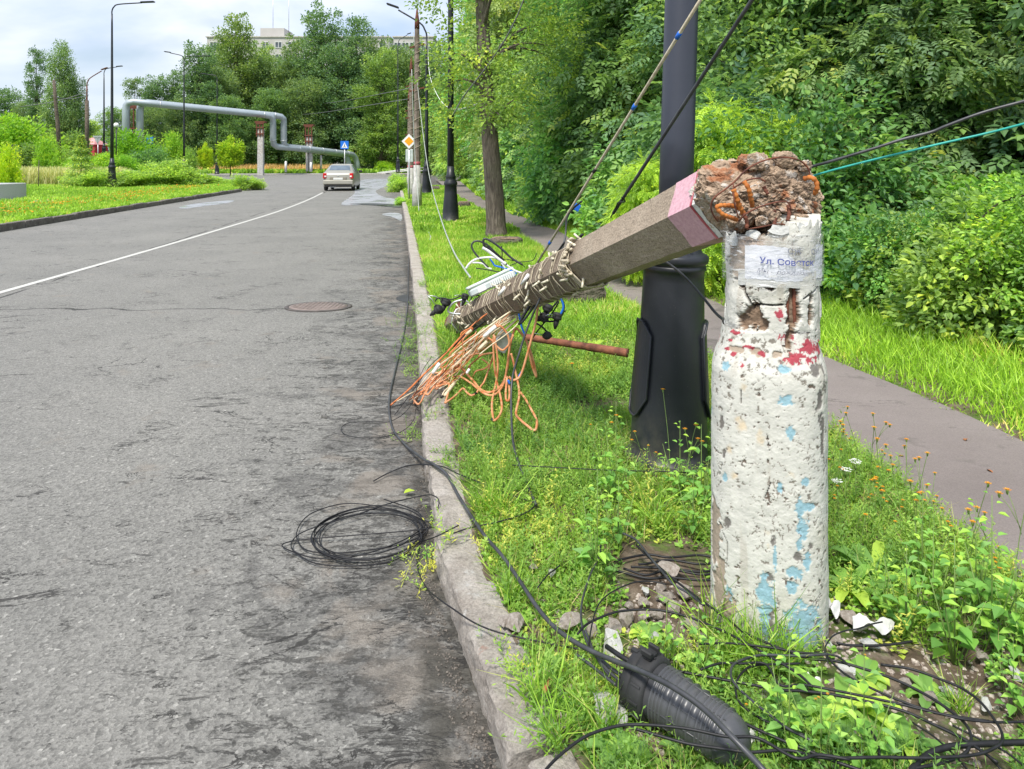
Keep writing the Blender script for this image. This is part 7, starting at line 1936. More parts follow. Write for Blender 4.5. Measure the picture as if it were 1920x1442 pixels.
# ------------------------------------------------------------------ ribbed cable joint
A_ = Vector((.360, 1.900, .205)); B_ = Vector((.600, 1.665, .190))
axj = (B_ - A_).normalized(); LJ = (B_ - A_).length
cj = empty('cable_joint', 'black ribbed plastic cable joint with a domed end lying in the foreground', 'cable joint', A_)
cj.scale = (.80, .80, .90)
cj.rotation_euler = axj.to_track_quat('Z', 'X').to_euler()
prof = []
def rj(z): return .083 - .016 * (z / LJ)
z = .035
prof = [(.078, .03), (.083, .035)]
ribs = [.055, .066, .077, .088, .115, .143, .172, .198, .210, .222, .234, .252]
for c in ribs:
    for dz, dr in ((-.0030, 0), (-.0018, .0068), (.0018, .0068), (.0030, 0)): prof.append((rj(c) + dr, c + dz))
z0 = .262; r0_ = rj(z0)
prof.append((r0_, z0))
for k in range(1, 11):
    a = k / 10 * math.pi / 2; prof.append((max(.002, r0_ * math.cos(a)), z0 + .058 * math.sin(a)))
MB().lathe(prof, 56).build('dome', MT['ribbed_plastic'], cj)
lr = MB()
for k in range(10):
    a = 2 * math.pi * k / 10 + .3
    for zz_ in np.linspace(.05, .255, 14): pass
    p0 = (rj(.045) + .001) * 1.0; p1 = (rj(.26) + .001)
    lr.tube([(p0 * math.cos(a), p0 * math.sin(a), .045), (p1 * math.cos(a), p1 * math.sin(a), .262)], .0022, 5)
lr.build('long_ribs', MT['ribbed_plastic'], cj)
cl = MB(); cl.lathe([(.070, -.012), (.098, -.012), (.101, .0), (.101, .024), (.097, .034), (.080, .036)], 40)
for k in range(12):
    a = k * .5236; cl.box((.101 * math.cos(a), .101 * math.sin(a), .012), (.008, .007, .03), (0, 0, a))
cl.build('clamp_ring', MT['rubber'], cj)
bs = MB(); bs.lathe([(.060, -.05), (.088, -.045), (.092, -.02), (.088, -.012), (.07, -.010)], 36)
for k in range(9):
    a = k * .698; bs.box((.086 * math.cos(a), .086 * math.sin(a), -.045), (.012, .016, .022), (0, 0, a))
bs.build('base_plate', MT['rubber'], cj)
lt = MB(); lt.box((.0, .0, .0), (.05, .03, .016), bev=.004).box((.02, 0, .014), (.02, .036, .02), bev=.004).box((-.022, 0, .012), (.012, .036, .018), bev=.003)
lt.build('latch', MT['rubber'], cj); 
lo = [o for o in cj.children if o.name.startswith('latch')][0]
inv = cj.rotation_euler.to_matrix().inverted()
upl = inv @ Vector((0, 0, 1)); upl.z = 0; upl.normalize()
lo.location = upl * .108 + Vector((0, 0, .008)); lo.rotation_euler = (upl).to_track_quat('Z', 'Y').to_euler()
st_ = MB()
for a in (-.6, .1, .8):
    d = Vector((math.cos(a + 3.6), math.sin(a + 3.6), 0)) * .045
    st_.tube([d + Vector((0, 0, -.045)), d * 1.05 + Vector((0, 0, -.095))], .0125, 10)
st_.build('cable_port', MT['rubber'], cj)
# twin stub rods over the joint mouth
tag(MB().tube([G(1137, 1212, .24), G(1160, 1228, .25), G(1190, 1246, .26)], .0065, 8).build('rod', MT['cable']), 'short black stub rod sticking out above the mouth of the ribbed joint', 'rod')

# ------------------------------------------------------------------ rubble, scraps, stumps
rockm = []
for k in range(5):
    me = lump('rock', (0, 0, 0), (1, .8, .6), 2.4 + .5 * (k % 3), 40, 28, 60 + k, 0.0)
    Vv = np.zeros(len(me.vertices) * 3); me.vertices.foreach_get('co', Vv); Vv = Vv.reshape(-1, 3)
    rs = np.random.RandomState(90 + k)
    for _ in range(16):     # knock flat faces onto it
        nrm = rs.normal(size=3); nrm /= np.linalg.norm(nrm); dcut = rs.uniform(.34, .62)
        dd = Vv @ nrm; Vv = Vv - np.clip(dd - dcut, 0, None)[:, None] * nrm
    Vv += (fbm(Vv, 3.5, 3, 91 + k) - .5)[:, None] * .12
    me.vertices.foreach_set('co', Vv.ravel().astype(np.float32)); me.update()
    me.materials.append(MT['rock']); rockm.append(me)
    
rockw = []
for me in rockm[:3]:
    c = me.copy(); c.materials.clear(); c.materials.append(MT['plaster']); rockw.append(c)
rr2 = random.Random(31)
def rock(x, y, s, label, white=False, z=VZ, group='pieces of broken concrete'):
    me = rr2.choice(rockw if white else rockm)
    o = bpy.data.objects.new('plaster_chunk' if white else 'rubble_stone', me); COL.objects.link(o)
    s *= 1.25; p = G(x, y, z); o.location = (p.x, p.y, z + s * .38); o.scale = (s, s * rr2.uniform(.8, 1.1), s * rr2.uniform(.7, 1.0))
    o.rotation_euler = (rr2.uniform(-.4, .4), rr2.uniform(-.4, .4), rr2.uniform(0, 6))
    tag(o, label, 'plaster piece' if white else 'stone', 'chunks of white painted plaster' if white else group)
big = [(968, 1180, .042, 'brown stone with pointed top beside the kerb, left of the cables', 0), (950, 1172, .030, 'stone leaning on the kerb edge by the weeds', 0), (1068, 1175, .040, 'pale brown stone between the two long cables', 0), (1110, 1190, .032, 'stone just above the mouth of the ribbed joint', 0), (1258, 1080, .050, 'large pale stone under the black cables left of the stump', 0), (1238, 1110, .024, 'small pale stone below the soil cables', 0), (1212, 1115, .022, 'white lump left of the rubble heap', 1), (1210, 1135, .022, 'pinkish stone in the rubble heap', 0), (1245, 1130, .035, 'flat stone in the middle of the rubble heap', 0), (1285, 1120, .034, 'flat pale stone at the back of the rubble heap', 0), (1205, 1160, .026, 'stone on the left edge of the rubble heap', 0), (1172, 1168, .036, 'brown stone under the arched cable', 0), (1230, 1158, .026, 'round stone in front of the rubble heap', 0), (1265, 1150, .034, 'wide white stained stone by the stump foot', 0), (1150, 1180, .026, 'small stone right of the two long cables', 0), (1137, 1345, .045, 'large white plaster chunk left of the ribbed joint', 1), (1146, 1222, .042, 'white plaster slab behind the mouth of the ribbed joint', 1), (1228, 1202, .020, 'small white plaster piece behind the joint', 1), (1000, 1070, .024, 'pale slanted stone among the mid verge weeds', 0), (1035, 1078, .018, 'white piece among the mid verge weeds', 1), (1125, 1275, .030, 'flat brown stone under the cables at the joint mouth', 0), (1460, 1252, .024, 'brown stone in the grass at the stump foot', 0), (1600, 1170, .036, 'brown stone lying on the white paper scrap', 0), (1632, 1215, .026, 'white crumbly stone right of the stump', 1), (1555, 1216, .018, 'small white pebble touching the stump', 1), (1568, 1205, .024, 'brown stone touching the right side of the stump', 0), (1590, 1262, .026, 'white lump in front of the dandelion', 1), (1595, 1285, .028, 'brown stone below the white lump', 0), (1840, 1238, .026, 'flat pale stone on bare soil near the right edge', 0), (1860, 1272, .016, 'small grey stone on bare soil near the right edge', 0), (1775, 1300, .020, 'white stone on the bare soil right of the dandelion', 1), (1745, 1315, .026, 'reddish stone on the bare soil', 0), (1700, 1285, .020, 'half buried pale stone beside the dandelion', 0), (1520, 1330, .022, 'brown stone under the dandelion leaves', 0), (1560, 1352, .026, 'yellowish stone between the cable loops', 0), (1415, 1385, .024, 'white stone at the tip of the ribbed joint', 1), (1440, 1310, .022, 'stone inside the big cable loop', 0), (1605, 1385, .020, 'pale stone in the leaves near the bottom', 0), (1655, 1410, .016, 'small stone near the bottom edge', 0), (1850, 1330, .020, 'white stone near the right edge', 1), (1905, 1270, .020, 'white stone cut by the right edge', 1), (1345, 1215, .02, 'stone against the left foot of the stump', 0), (1300, 1180, .03, 'stone under the level wire left of the stump', 0), (1318, 1205, .02, 'small stone near the left foot of the stump', 0), (1180, 1140, .02, 'small stone under the thin cable loop', 0)]
for x, y, s, lab, w in big: rock(x, y, s, lab, bool(w))
# fine grit and crumbs nobody would count
def grit(name, n, fx, smin, smax, mat, seed, zf=None):
    rs = np.random.RandomState(seed)
    V0 = np.array([(-1, -1, 0), (1, -1, 0), (1, 1, 0), (-1, 1, 0), (-.6, -.5, .9), (.5, -.7, .8), (.7, .6, 1.0), (-.5, .7, .7)], float)
    Q0 = np.array([(4, 5, 6, 7), (0, 1, 5, 4), (1, 2, 6, 5), (2, 3, 7, 6), (3, 0, 4, 7)])
    pos = fx(rs, n); n = len(pos)
    D = rs.normal(size=(n, 3)); D[:, 2] *= .3
    V, Q, A = scatter((V0, Q0), pos, frames(D, .25, rs), rs.uniform(smin, smax, n) * rs.uniform(.5, 1, n), rs.rand(n))
    return tag(obj(name, mesh_np(name, V, Q, attrs={'rnd': A}), mat), kind='stuff')
def f_grit(rs, n):
    x = rs.uniform(980, 1900, n * 2); y = 1080 + 362 * rs.rand(n * 2)
    Yg = 1.48 * FPX / (y - HZ); X = (x - CX) / FPX * Yg
    p = np.stack([X, Yg, 0 * X], 1)
    k = fbm(p, 5, 3, 71) > .47
    k &= X > KX(Yg) + .17
    p = p[k][:n]; p[:, 2] = zv(p) - .001; return p
grit('gravel', 2600, f_grit, .003, .010, simple('grit', (.17, .125, .10), (.52, .46, .41), 120, .95), 3)
def f_gut(rs, n):
    Yg = 1.75 + 6 * rs.rand(n) ** 1.5; off = np.abs(rs.normal(0, .045, n)) + .004
    X = KX(Yg) - off
    return np.stack([X, Yg, np.full(n, .001)], 1)
grit('gutter_gravel', 1900, f_gut, .0015, .0048, simple('grit_dark', (.06, .052, .045), (.20, .175, .15), 120, .95), 4)

# paper scraps right of the stump
def scrap(pts, label, nm='paper_scrap', mat='scrap_white', z=.16, cat='paper scrap'):
    rs = random.Random(len(label)); m = MB(); V = []; n = 12; F = []
    a, b_, c, d = [G(*p, z) for p in pts]
    for i in range(n + 1):
        for j in range(7):
            u, v = i / n, j / 6
            p = (a.lerp(b_, u)).lerp(d.lerp(c, u), v); p.z += .012 * math.sin(u * 9 + v * 4) + .006 * math.sin(v * 13 + u * 5) + rs.uniform(-.003, .003); V.append(p)
    top = [v + Vector((0, 0, .0012)) for v in V]; k = len(V)
    for i in range(n):
        for j in range(6):
            q = (i * 7 + j, (i + 1) * 7 + j, (i + 1) * 7 + j + 1, i * 7 + j + 1)
            F.append(q); F.append(tuple(t + k for t in q[::-1]))
    m.add(V + top, F, True)
    tag(m.build(nm, MT[mat]), label, cat, 'white paper scraps by the stump')
scrap([(1542, 1122), (1576, 1130), (1574, 1152), (1545, 1147)], 'crumpled white paper scrap touching the right side of the stump')
scrap([(1598, 1160), (1678, 1166), (1672, 1180), (1600, 1178)], 'long white paper strip lying right of the stump')
scrap([(1392, 1372), (1418, 1374), (1410, 1392), (1392, 1388)], 'small white scrap beside the dome of the ribbed joint', z=.15)
scrap([(1510, 1272), (1540, 1275), (1536, 1290), (1512, 1286)], 'pink stained paper scrap in front of the stump', mat='petal_white', z=.14)
# decayed tree stumps on the verge
def tstump(x, y, w, h, label, dp=None):
    p = G(x, y, VZ); p.y += w * .4
    b = empty('tree_stump', label, 'tree stump', p, 0, 'old tree stumps on the verge')
    me = lump('stump', (0, 0, h * .45), (w / 2, w / 2 * .9, h * .62), 3.4, 90, 60, int(x), .8)
    me.materials.append(MT['bark_ridged']); o = bpy.data.objects.new('bark', me); COL.objects.link(o); o.parent = b
    t = lump('top', (0, 0, h * .98), (w / 2 * .8, w / 2 * .75, h * .08), 2.6, 60, 24, int(x) + 1, .35); t.materials.append(simple('old_wood', (.14, .09, .065), (.32, .22, .16), 18, .95, bmp=.8)); o = bpy.data.objects.new('cut_top', t); COL.objects.link(o); o.parent = b
tstump(1100, 572, .42, .20, 'rotten split tree stump behind the middle of the fallen pole')
tstump(948, 462, .60, .13, 'low old tree stump at the foot of the street tree')
tstump(869, 392, .42, .22, 'dark tree stump beside the path next to the far black lamp')
# ------------------------------------------------------------------ grass and weeds
def blade(L=1.0, W=.045, bend=.35):
    V = np.array([(-W / 2, 0, 0), (W / 2, 0, 0), (W * .42, L * .55, bend * .25), (-W * .42, L * .55, bend * .25), (W * .06, L, bend), (-W * .06, L, bend)])
    return V, np.array([(0, 1, 2, 3), (3, 2, 4, 5)])
def stand(n, rs, lean=.35):
    """blades rise along +Y of the template: build axes with Y up"""
    D = np.stack([rs.normal(0, lean, n), rs.normal(0, lean, n), np.ones(n)], 1)
    D /= np.linalg.norm(D, axis=1, keepdims=True)
    a = rs.rand(n) * 6.283; U = np.stack([np.cos(a), np.sin(a), 0 * a], 1)
    X = np.cross(D, U); X /= np.linalg.norm(X, axis=1, keepdims=True)
    return np.stack([X, D, np.cross(X, D)], 1)
def grow(name, T, pos, h, seed, mat, lean=.35, wscale=None, tint=None, bias=0.0, kind='stuff'):
    rs = np.random.RandomState(seed); n = len(pos)
    sc = np.ones((n, 3)) * np.asarray(h).reshape(-1, 1)
    if wscale is not None: sc[:, 0] = wscale
    pn = fbm(pos * [1, 1, 0], 1.6, 3, 33)
    rnd = np.clip(rs.rand(n) * .75 + (pn - .5) * .9 + .12 + bias, 0, 1)
    V, Q, A = scatter(T, pos, stand(n, rs, lean), sc, rnd)
    o = obj(name, mesh_np(name, V, Q, attrs={'rnd': A}), MT[mat]); o['kind'] = kind
    if tint: o.color = tuple(tint) + (1,)
    return o
def pts_verge(n, y0, y1, rs, pw=1.0):
    Y_ = y0 + (y1 - y0) * rs.rand(n) ** pw
    a = KX(Y_) + .178; b_ = PL(Y_) + .03
    X_ = a + (b_ - a) * rs.rand(n)
    return np.stack([X_, Y_, 0 * X_], 1)
def bare(p):
    """where soil and rubble lie open: near the stump, lower right, under the pole"""
    X_, Y_ = p[:, 0], p[:, 1]
    px = CX + FPX * X_ / Y_; py = HZ + FPX * 1.48 / Y_
    k = fbm(p * [1, 1, 0], 4.5, 4, 71)
    w = np.zeros(len(p))
    def el(cx, cy, rx, ry, a): 
        nonlocal w
        w = np.maximum(w, a * np.clip(1.4 - np.sqrt(((px - cx) / rx) ** 2 + ((py - cy) / ry) ** 2), 0, 1))
    el(1250, 1110, 110, 80, .9); el(1270, 1050, 90, 40, .9); el(1700, 1280, 240, 60, .95); el(1560, 1200, 80, 60, .8); el(1850, 1350, 160, 110, .95); el(1600, 1300, 170, 70, .7)
    el(960, 1170, 60, 40, .6); el(1090, 1180, 80, 30, .6); el(1230, 1170, 120, 40, .7); el(1440, 1280, 110, 50, .7); el(1480, 1280, 60, 40, .6); el(1150, 1250, 120, 60, .45); el(1120, 760, 60, 20, .8); el(1000, 880, 60, 30, .35); el(1200, 1400, 120, 50, .5)
    return w + (k - .5) * 1.6
rsg = np.random.RandomState(21)
def fin(p, thr, rs):
    k = bare(p) + rs.rand(len(p)) * .35 < thr - .06 * (thr < 1)
    d = np.hypot(p[:, 0] - C0.x, p[:, 1] - C0.y); k &= d > .18
    d = np.hypot(p[:, 0] - LPc.x, p[:, 1] - LPc.y); k &= d > .20
    p = p[k]; p[:, 2] = zv(p) - .004; return p
# near: fine blades
p = fin(pts_verge(34000, 0.9, 6.2, rsg, 1.15), .62, rsg)
grow('grass', blade(1, .04), p, rsg.uniform(.04, .115, len(p)), 1, 'grass', .5, rsg.uniform(.05, .10, len(p)) * 1.0)
p = fin(pts_verge(56000, 6.0, 15.5, rsg, 1.1), 1.2, rsg)
grow('grass', blade(1, .07), p, rsg.uniform(.05, .125, len(p)), 2, 'grass', .42, rsg.uniform(.09, .16, len(p)), tint=(1.15, 1.15, 1.0))
p = fin(pts_verge(56000, 15.0, 44, rsg, 1.2), 2.2, rsg)
grow('grass', blade(1, .16), p, rsg.uniform(.07, .15, len(p)), 3, 'grass', .4, rsg.uniform(.16, .30, len(p)), tint=(1.15, 1.15, 1.0))
p = fin(pts_verge(7000, 1.62, 7.0, rsg, 1.1), .75, rsg)
grow('dead_grass', blade(1, .04, .6), p, rsg.uniform(.04, .12, len(p)), 22, 'straw', 1.3, rsg.uniform(.05, .09, len(p)), tint=(.8, .72, .7))
# right of the path: longer, brighter grass
n = 52000; Y_ = 1.2 + 17.4 * rsg.rand(n) ** 1.4; X_ = PR(Y_) - .03 + rsg.rand(n) ** .9 * (0.9 + .10 * np.clip(9 - Y_, 0, 5))
p = np.stack([X_, Y_, 0 * X_], 1); p[:, 2] = zv(p) - .01
grow('tall_grass', blade(1, .05, .5), p, rsg.uniform(.06, .18, n) * np.clip((X_ - PR(Y_)) * 2.2 + .3, .3, 1.1), 4, 'grass', .38, rsg.uniform(.12, .22, n) * .9, tint=(1.35, 1.3, 1.0))
n = 30000; Y_ = 18 + 40 * rsg.rand(n); X_ = PR(Y_) + rsg.rand(n) * 2.2
p = np.stack([X_, Y_, 0 * X_], 1); p[:, 2] = zv(p) - .01
grow('tall_grass', blade(1, .2, .5), p, rsg.uniform(.12, .26, n), 5, 'grass', .38, rsg.uniform(.2, .5, n) * 1, tint=(1.2, 1.2, 1.0))
# left verge
n = 240000; Y_ = 13 + 48 * rsg.rand(n) ** 1.1
le = np.array([np.interp(y, [12, 16.4, 24.2, 38.7, 43, 50, 64], [-11.3, -11.8, -12.9, -14.8, -16.2, -18, -27]) for y in Y_]) - .2
X_ = le - 34 * rsg.rand(n) ** 1.6
vis = X_ / Y_ > -0.80
p = np.stack([X_, Y_, 0 * X_], 1)[vis]; p[:, 2] = zl(p) - .01
grow('grass', blade(1, .22, .4), p, rsg.uniform(.07, .17, len(p)), 6, 'grass', .4, rsg.uniform(.08, .20, len(p)) * 1, tint=(1.2, 1.2, .95))
# dry tall grass in front of the left shrubs
n = 16000; Y_ = 46 + 10 * rsg.rand(n); X_ = Y_ * (-.715 + .17 * rsg.rand(n)) ; p = np.stack([X_, Y_, 0 * X_], 1); p[:, 2] = zl(p)
grow('dry_grass', blade(1, .1, .3), p, rsg.uniform(.6, 1.25, n), 7, 'straw', .18, rsg.uniform(.4, .9, n))
# beyond the crossing
n = 26000; X_ = -75 + 100 * rsg.rand(n); Y_ = np.interp(X_, [-90, -40, -12, 6, 60], [94.6, 94.6, 99.6, 103.6, 112.6]) + 14 * rsg.rand(n) ** 1.5
p = np.stack([X_, Y_, np.full(n, .12)], 1)
grow('grass', blade(1, .3, .3), p, rsg.uniform(.25, .7, n), 8, 'grass', .3, rsg.uniform(.7, 1.6, n), tint=(1.1, 1.1, .9))
n = 5000; X_ = -52 + 26 * rsg.rand(n); Y_ = 101 + 5 * rsg.rand(n); p = np.stack([X_, Y_, np.full(n, .12)], 1)
grow('reddish_grass', blade(1, .1, .3), p, rsg.uniform(.7, 1.4, n), 9, 'straw', .2, rsg.uniform(.6, 1.2, n), tint=(1.2, .8, .7))

# fine-leaved weeds (many small leaflets on short stems)
def plantlet(seed, h, nl, L, W, spread=.5, stemw=.0016):
    rs = np.random.RandomState(seed); parts = []; A = []
    lx, ly = rs.uniform(-spread, spread, 2)
    for i in range(nl):
        t = (i + 1) / nl; z = h * t
        x, y = lx * h * t * t, ly * h * t * t
        a = i * 2.4 + rs.uniform(-.5, .5); l = L * (1.15 - .55 * t) * rs.uniform(.8, 1.2)
        v, q = kite(l, W * (1.1 - .4 * t), .1, .5)
        v = rotx(v, rs.uniform(.0, .75)); v = rotz(v, a) + [x, y, z]
        parts.append((v, q))
    v = np.array([(-stemw, 0, 0), (stemw, 0, 0), (lx * h + stemw * .4, ly * h, h), (lx * h - stemw * .4, ly * h, h)]); parts.append((v, np.array([(0, 1, 2, 3)])))
    return merge(parts)
def plantlets(name, specs, pos_fn, seed, mat, tint=None, kind='stuff', smin=.6, smax=1.05, bias=0):
    rs = np.random.RandomState(seed); out = []
    for k, (T, n) in enumerate(specs):
        p = pos_fn(n, rs); n2 = len(p)
        a = rs.rand(n2) * 6.283; tl = rs.normal(0, .28, (n2, 2))
        Z = np.stack([tl[:, 0], tl[:, 1], np.ones(n2)], 1); Z /= np.linalg.norm(Z, axis=1, keepdims=True)
        Xa = np.stack([np.cos(a), np.sin(a), 0 * a], 1); Xa -= Z * (Xa * Z).sum(1, keepdims=True); Xa /= np.linalg.norm(Xa, axis=1, keepdims=True)
        Rm = np.stack([Xa, np.cross(Z, Xa), Z], 1)
        pn = fbm(p * [1, 1, 0], 2.4, 3, 53)
        out.append(scatter(T, p, Rm, rs.uniform(smin, smax, n2), np.clip(rs.rand(n2) * .65 + (pn - .5) * 1.3 + .17 + bias, 0, 1)))
    V, Q, A = multi(out)
    o = obj(name, mesh_np(name, V, Q, attrs={'rnd': A}), MT[mat]); o['kind'] = kind
    if tint: o.color = tuple(tint) + (1,)
    return o
fn = lambda n, rs: fin(pts_verge(int(n * 1.1), 1.2, 5.0, rs, 1.05), .60, rs)
fn2 = lambda n, rs: fin(pts_verge(n, 4.4, 9.0, rs, 1.2), 1.0, rs)
plantlets('weeds', [(plantlet(1, .10, 14, .028, .008), 1700), (plantlet(2, .14, 18, .030, .008), 1500), (plantlet(3, .08, 10, .024, .010), 2200), (plantlet(4, .17, 20, .034, .009, .35), 800), (plantlet(5, .06, 8, .020, .012), 2600)], fn, 41, 'weed')
plantlets('weeds', [(plantlet(6, .11, 9, .036, .012), 2400), (plantlet(7, .08, 7, .032, .014), 2400)], fn2, 42, 'weed', tint=(1.1, 1.1, 1.0))
# round low clover-like leaves close to the soil
plantlets('ground_cover', [(plantlet(8, .030, 6, .026, .020, .9), 3200), (plantlet(9, .045, 7, .030, .022, .9), 1800)], lambda n, rs: fin(pts_verge(n, 1.62, 5.5, rs, 1.1), .82, rs), 43, 'weed', tint=(.95, 1.05, .9))
# weeds at the kerb foot and in joints
def kerb_edge(n, rs):
    Yc = np.array([2.80, 4.13, 5.4, 5.7, 6.1, 6.4, 6.9, 7.3, 3.5, 2.05, 8.6, 5.0, 1.86]); k = rs.randint(0, len(Yc), n)
    Yy = Yc[k] + rs.normal(0, .07, n); Xx = KX(Yy) + np.where(k < 8, rs.normal(-.03, .09, n), rs.normal(.12, .03, n))
    z = np.where(Xx > KX(Yy) - .0, VZ, .0); return np.stack([Xx, Yy, z], 1)
plantlets('kerb_weeds', [(plantlet(10, .07, 11, .022, .008, .8), 230), (plantlet(11, .10, 12, .026, .007, .9), 150)], kerb_edge, 44, 'weed', tint=(1.05, 1.05, .9))
# orange blossom in a drift on the left verge
n = 1900; Y_ = 16 + 27 * rsg.rand(n); off = 1.5 + 1.9 * fbm(np.stack([Y_, 0 * Y_, 0 * Y_], 1), .25, 2, 3) + rsg.normal(0, .7, n)
X_ = np.array([lv_edge(y) for y in Y_]) - np.abs(off); p = np.stack([X_, Y_, 0 * X_], 1); p = p[fbm(p, .9, 3, 5) > .44]; p[:, 2] = zl(p) + rsg.uniform(.12, .22, len(p))
n = len(p); D = rsg.normal(size=(n, 3)); D[:, 2] *= .2
V, Q, A = scatter(kite(.065, .065, 0, .5), p, frames(D, .4, rsg), rsg.uniform(.5, 1.1, n), rsg.rand(n))
tag(obj('wildflowers', mesh_np('wildflowers', V, Q, attrs={'rnd': A}), MT['petal']), kind='stuff')

# ------------------------------------------------------------------ single plants near the camera
def mesh_leafset(parts, name):
    V, Q, A = multi(parts); return mesh_np(name, V, Q, attrs={'rnd': A})
def bigleaf(L, W, arch, lobes=0, seed=0, n=9):
    """a long leaf along +Y, arching; returns V,Q"""
    rs = np.random.RandomState(seed); V = []; Q = []
    for i in range(n + 1):
        t = i / n; w = W * (math.sin(math.pi * min(1, t * .85 + .06)) ** .8) * (1 if t < 1 else .05)
        if lobes: w *= .72 + .28 * abs(math.sin(t * lobes * math.pi)) + rs.uniform(-.05, .05)
        y = L * math.sin(arch * t) / max(arch, .01) if arch > .05 else L * t; z = L * .75 * t - L * .62 * arch * t * t
        V += [(-w / 2, y, z + .25 * w), (0, y, z), (w / 2, y, z + .25 * w)]
    for i in range(n):
        a = i * 3; Q += [(a, a + 1, a + 4, a + 3), (a + 1, a + 2, a + 5, a + 4)]
    return np.array(V), np.array(Q)
PM = {}
def rosette(key, seed, k, L, W, lobes):
    rs = np.random.RandomState(seed); parts = []
    for i in range(k):
        v, q = bigleaf(L * rs.uniform(.7, 1.15), W * rs.uniform(.8, 1.2), rs.uniform(.7, 1.5), lobes, seed + i)
        parts.append((rotz(v, i * 2.4 + rs.uniform(-.3, .3)), q, np.full(len(v), rs.rand())))
    me = mesh_leafset(parts, 'leaves'); me.materials.append(MT['plant']); PM[key] = [('leaves', me)]
rosette('dandelion', 1, 11, .15, .045, 4); rosette('dandelion2', 2, 9, .12, .05, 3); rosette('dandelion3', 3, 8, .17, .052, 5)
rosette('broadleaf', 4, 8, .10, .06, 0)
def goosefoot(key, seed, h, L):
    rs = np.random.RandomState(seed); parts = []; st = MB()
    stems = [(0, 0, h)] + [(rs.uniform(-.35, .35), rs.uniform(-.35, .35), h * rs.uniform(.5, .85)) for _ in range(3)]
    for si, (ax, ay, hh_) in enumerate(stems):
        st.tube([(0, 0, -.01), (ax * hh_ * .5, ay * hh_ * .5, hh_ * .5), (ax * hh_, ay * hh_, hh_)], [.0022, .0017, .0008], 6)
        nn = int(hh_ / .022)
        for i in range(nn):
            t = (i + 1) / nn; a = i * 1.571 + rs.uniform(-.4, .4) + si
            l = L * (1.1 - .75 * t ** 1.5) * rs.uniform(.75, 1.15)
            if t < .2: continue
            v, q = ovate(l, l * .62, .22, .15); v = v.copy()
            v = rotx(v, rs.uniform(-.25, .55)); v[:, 1] += .012 + .01 * (1 - t)
            v = rotz(v, a) + [ax * hh_ * t, ay * hh_ * t, hh_ * t]
            parts.append((v, q, np.full(len(v), np.clip(rs.rand() * .8 + t * .2, 0, 1))))
    me = mesh_leafset(parts, 'leaves'); me.materials.append(MT['plant'])
    sm = st.mesh('stem'); sm.materials.append(MT['stem']); PM[key] = [('leaves', me), ('stem', sm)]
goosefoot('goosefoot', 5, .34, .052); goosefoot('goosefoot2', 6, .26, .046); goosefoot('nettle', 7, .42, .05)
def hawk(key, seed, h, br):
    rs = np.random.RandomState(seed); st = MB(); fl = []; hd = st
    tops = []
    lx, ly = rs.uniform(-.25, .25, 2)
    top = Vector((lx * h, ly * h, h)); st.tube(cr([(0, 0, 0), (lx * h * .3, ly * h * .3, h * .5), top], 4), .0013, 5); tops.append(top)
    for _ in range(br):
        b0 = Vector((lx * h * .45, ly * h * .45, h * rs.uniform(.5, .75))); t2 = b0 + Vector((rs.uniform(-.06, .06), rs.uniform(-.06, .06), h * rs.uniform(.18, .34)))
        st.tube([b0, b0.lerp(t2, .5) + Vector((0, 0, .01)), t2], .001, 5); tops.append(t2)
    for t in tops:
        hd.lathe([(.0015, -.012), (.004, -.006), (.0045, 0), (.003, .003)], 8, Matrix.Translation(t))
        for k in range(14):
            v, q = kite(.0135 if k % 2 else .009, .0055, 0, .7); v = rotx(v, .35 if k % 2 else .8); v = rotz(v, k * .449) + np.array(t); fl.append((v, q, np.full(4, rs.rand())))
    fm = mesh_leafset(fl, 'blossom'); fm.materials.append(MT['petal'])
    sm = st.mesh('stem'); sm.materials.append(MT['stem']); 
    PM[key] = [('stem', sm), ('blossom', fm)]
for k in range(4): hawk('hawk%d' % k, 20 + k, .26 + .05 * k, k % 3)
def tuft(key, seed, n, h):
    rs = np.random.RandomState(seed); p = np.stack([rs.normal(0, .018, n), rs.normal(0, .018, n), 0 * np.zeros(n)], 1)
    V, Q, A = scatter(blade(1, .035, .55), p, stand(n, rs, .5), np.stack([rs.uniform(.10, .16, n) * 1.1, h * rs.uniform(.5, 1.1, n), h * rs.uniform(.5, 1.1, n)], 1), rs.rand(n))
    me = mesh_np('blades', V, Q, attrs={'rnd': A}); me.materials.append(MT['grass']); PM[key] = [('blades', me)]
tuft('tuft', 3, 46, .20); tuft('tuft2', 4, 34, .26)
def yarrow(key):
    rs = np.random.RandomState(8); st = MB(); st.tube([(0, 0, 0), (.01, 0, .3)], .0015, 5); parts = []
    for i in range(40):
        a = rs.rand() * 6.28; r_ = .03 * rs.rand() ** .5; v, q = kite(.009, .009, 0, .5); parts.append((rotz(v, a) + [.01 + r_ * math.cos(a), r_ * math.sin(a), .3 + rs.uniform(0, .006)], q, np.full(4, rs.rand())))
        if i % 3 == 0: st.tube([(.008, 0, .25), (.01 + r_ * math.cos(a), r_ * math.sin(a), .3)], .0007, 4)
    fm = mesh_leafset(parts, 'blossom'); fm.materials.append(MT['petal_white']); sm = st.mesh('stem'); sm.materials.append(MT['stem']); PM[key] = [('stem', sm), ('blossom', fm)]
yarrow('yarrow')
rp_ = random.Random(77)
used = {}
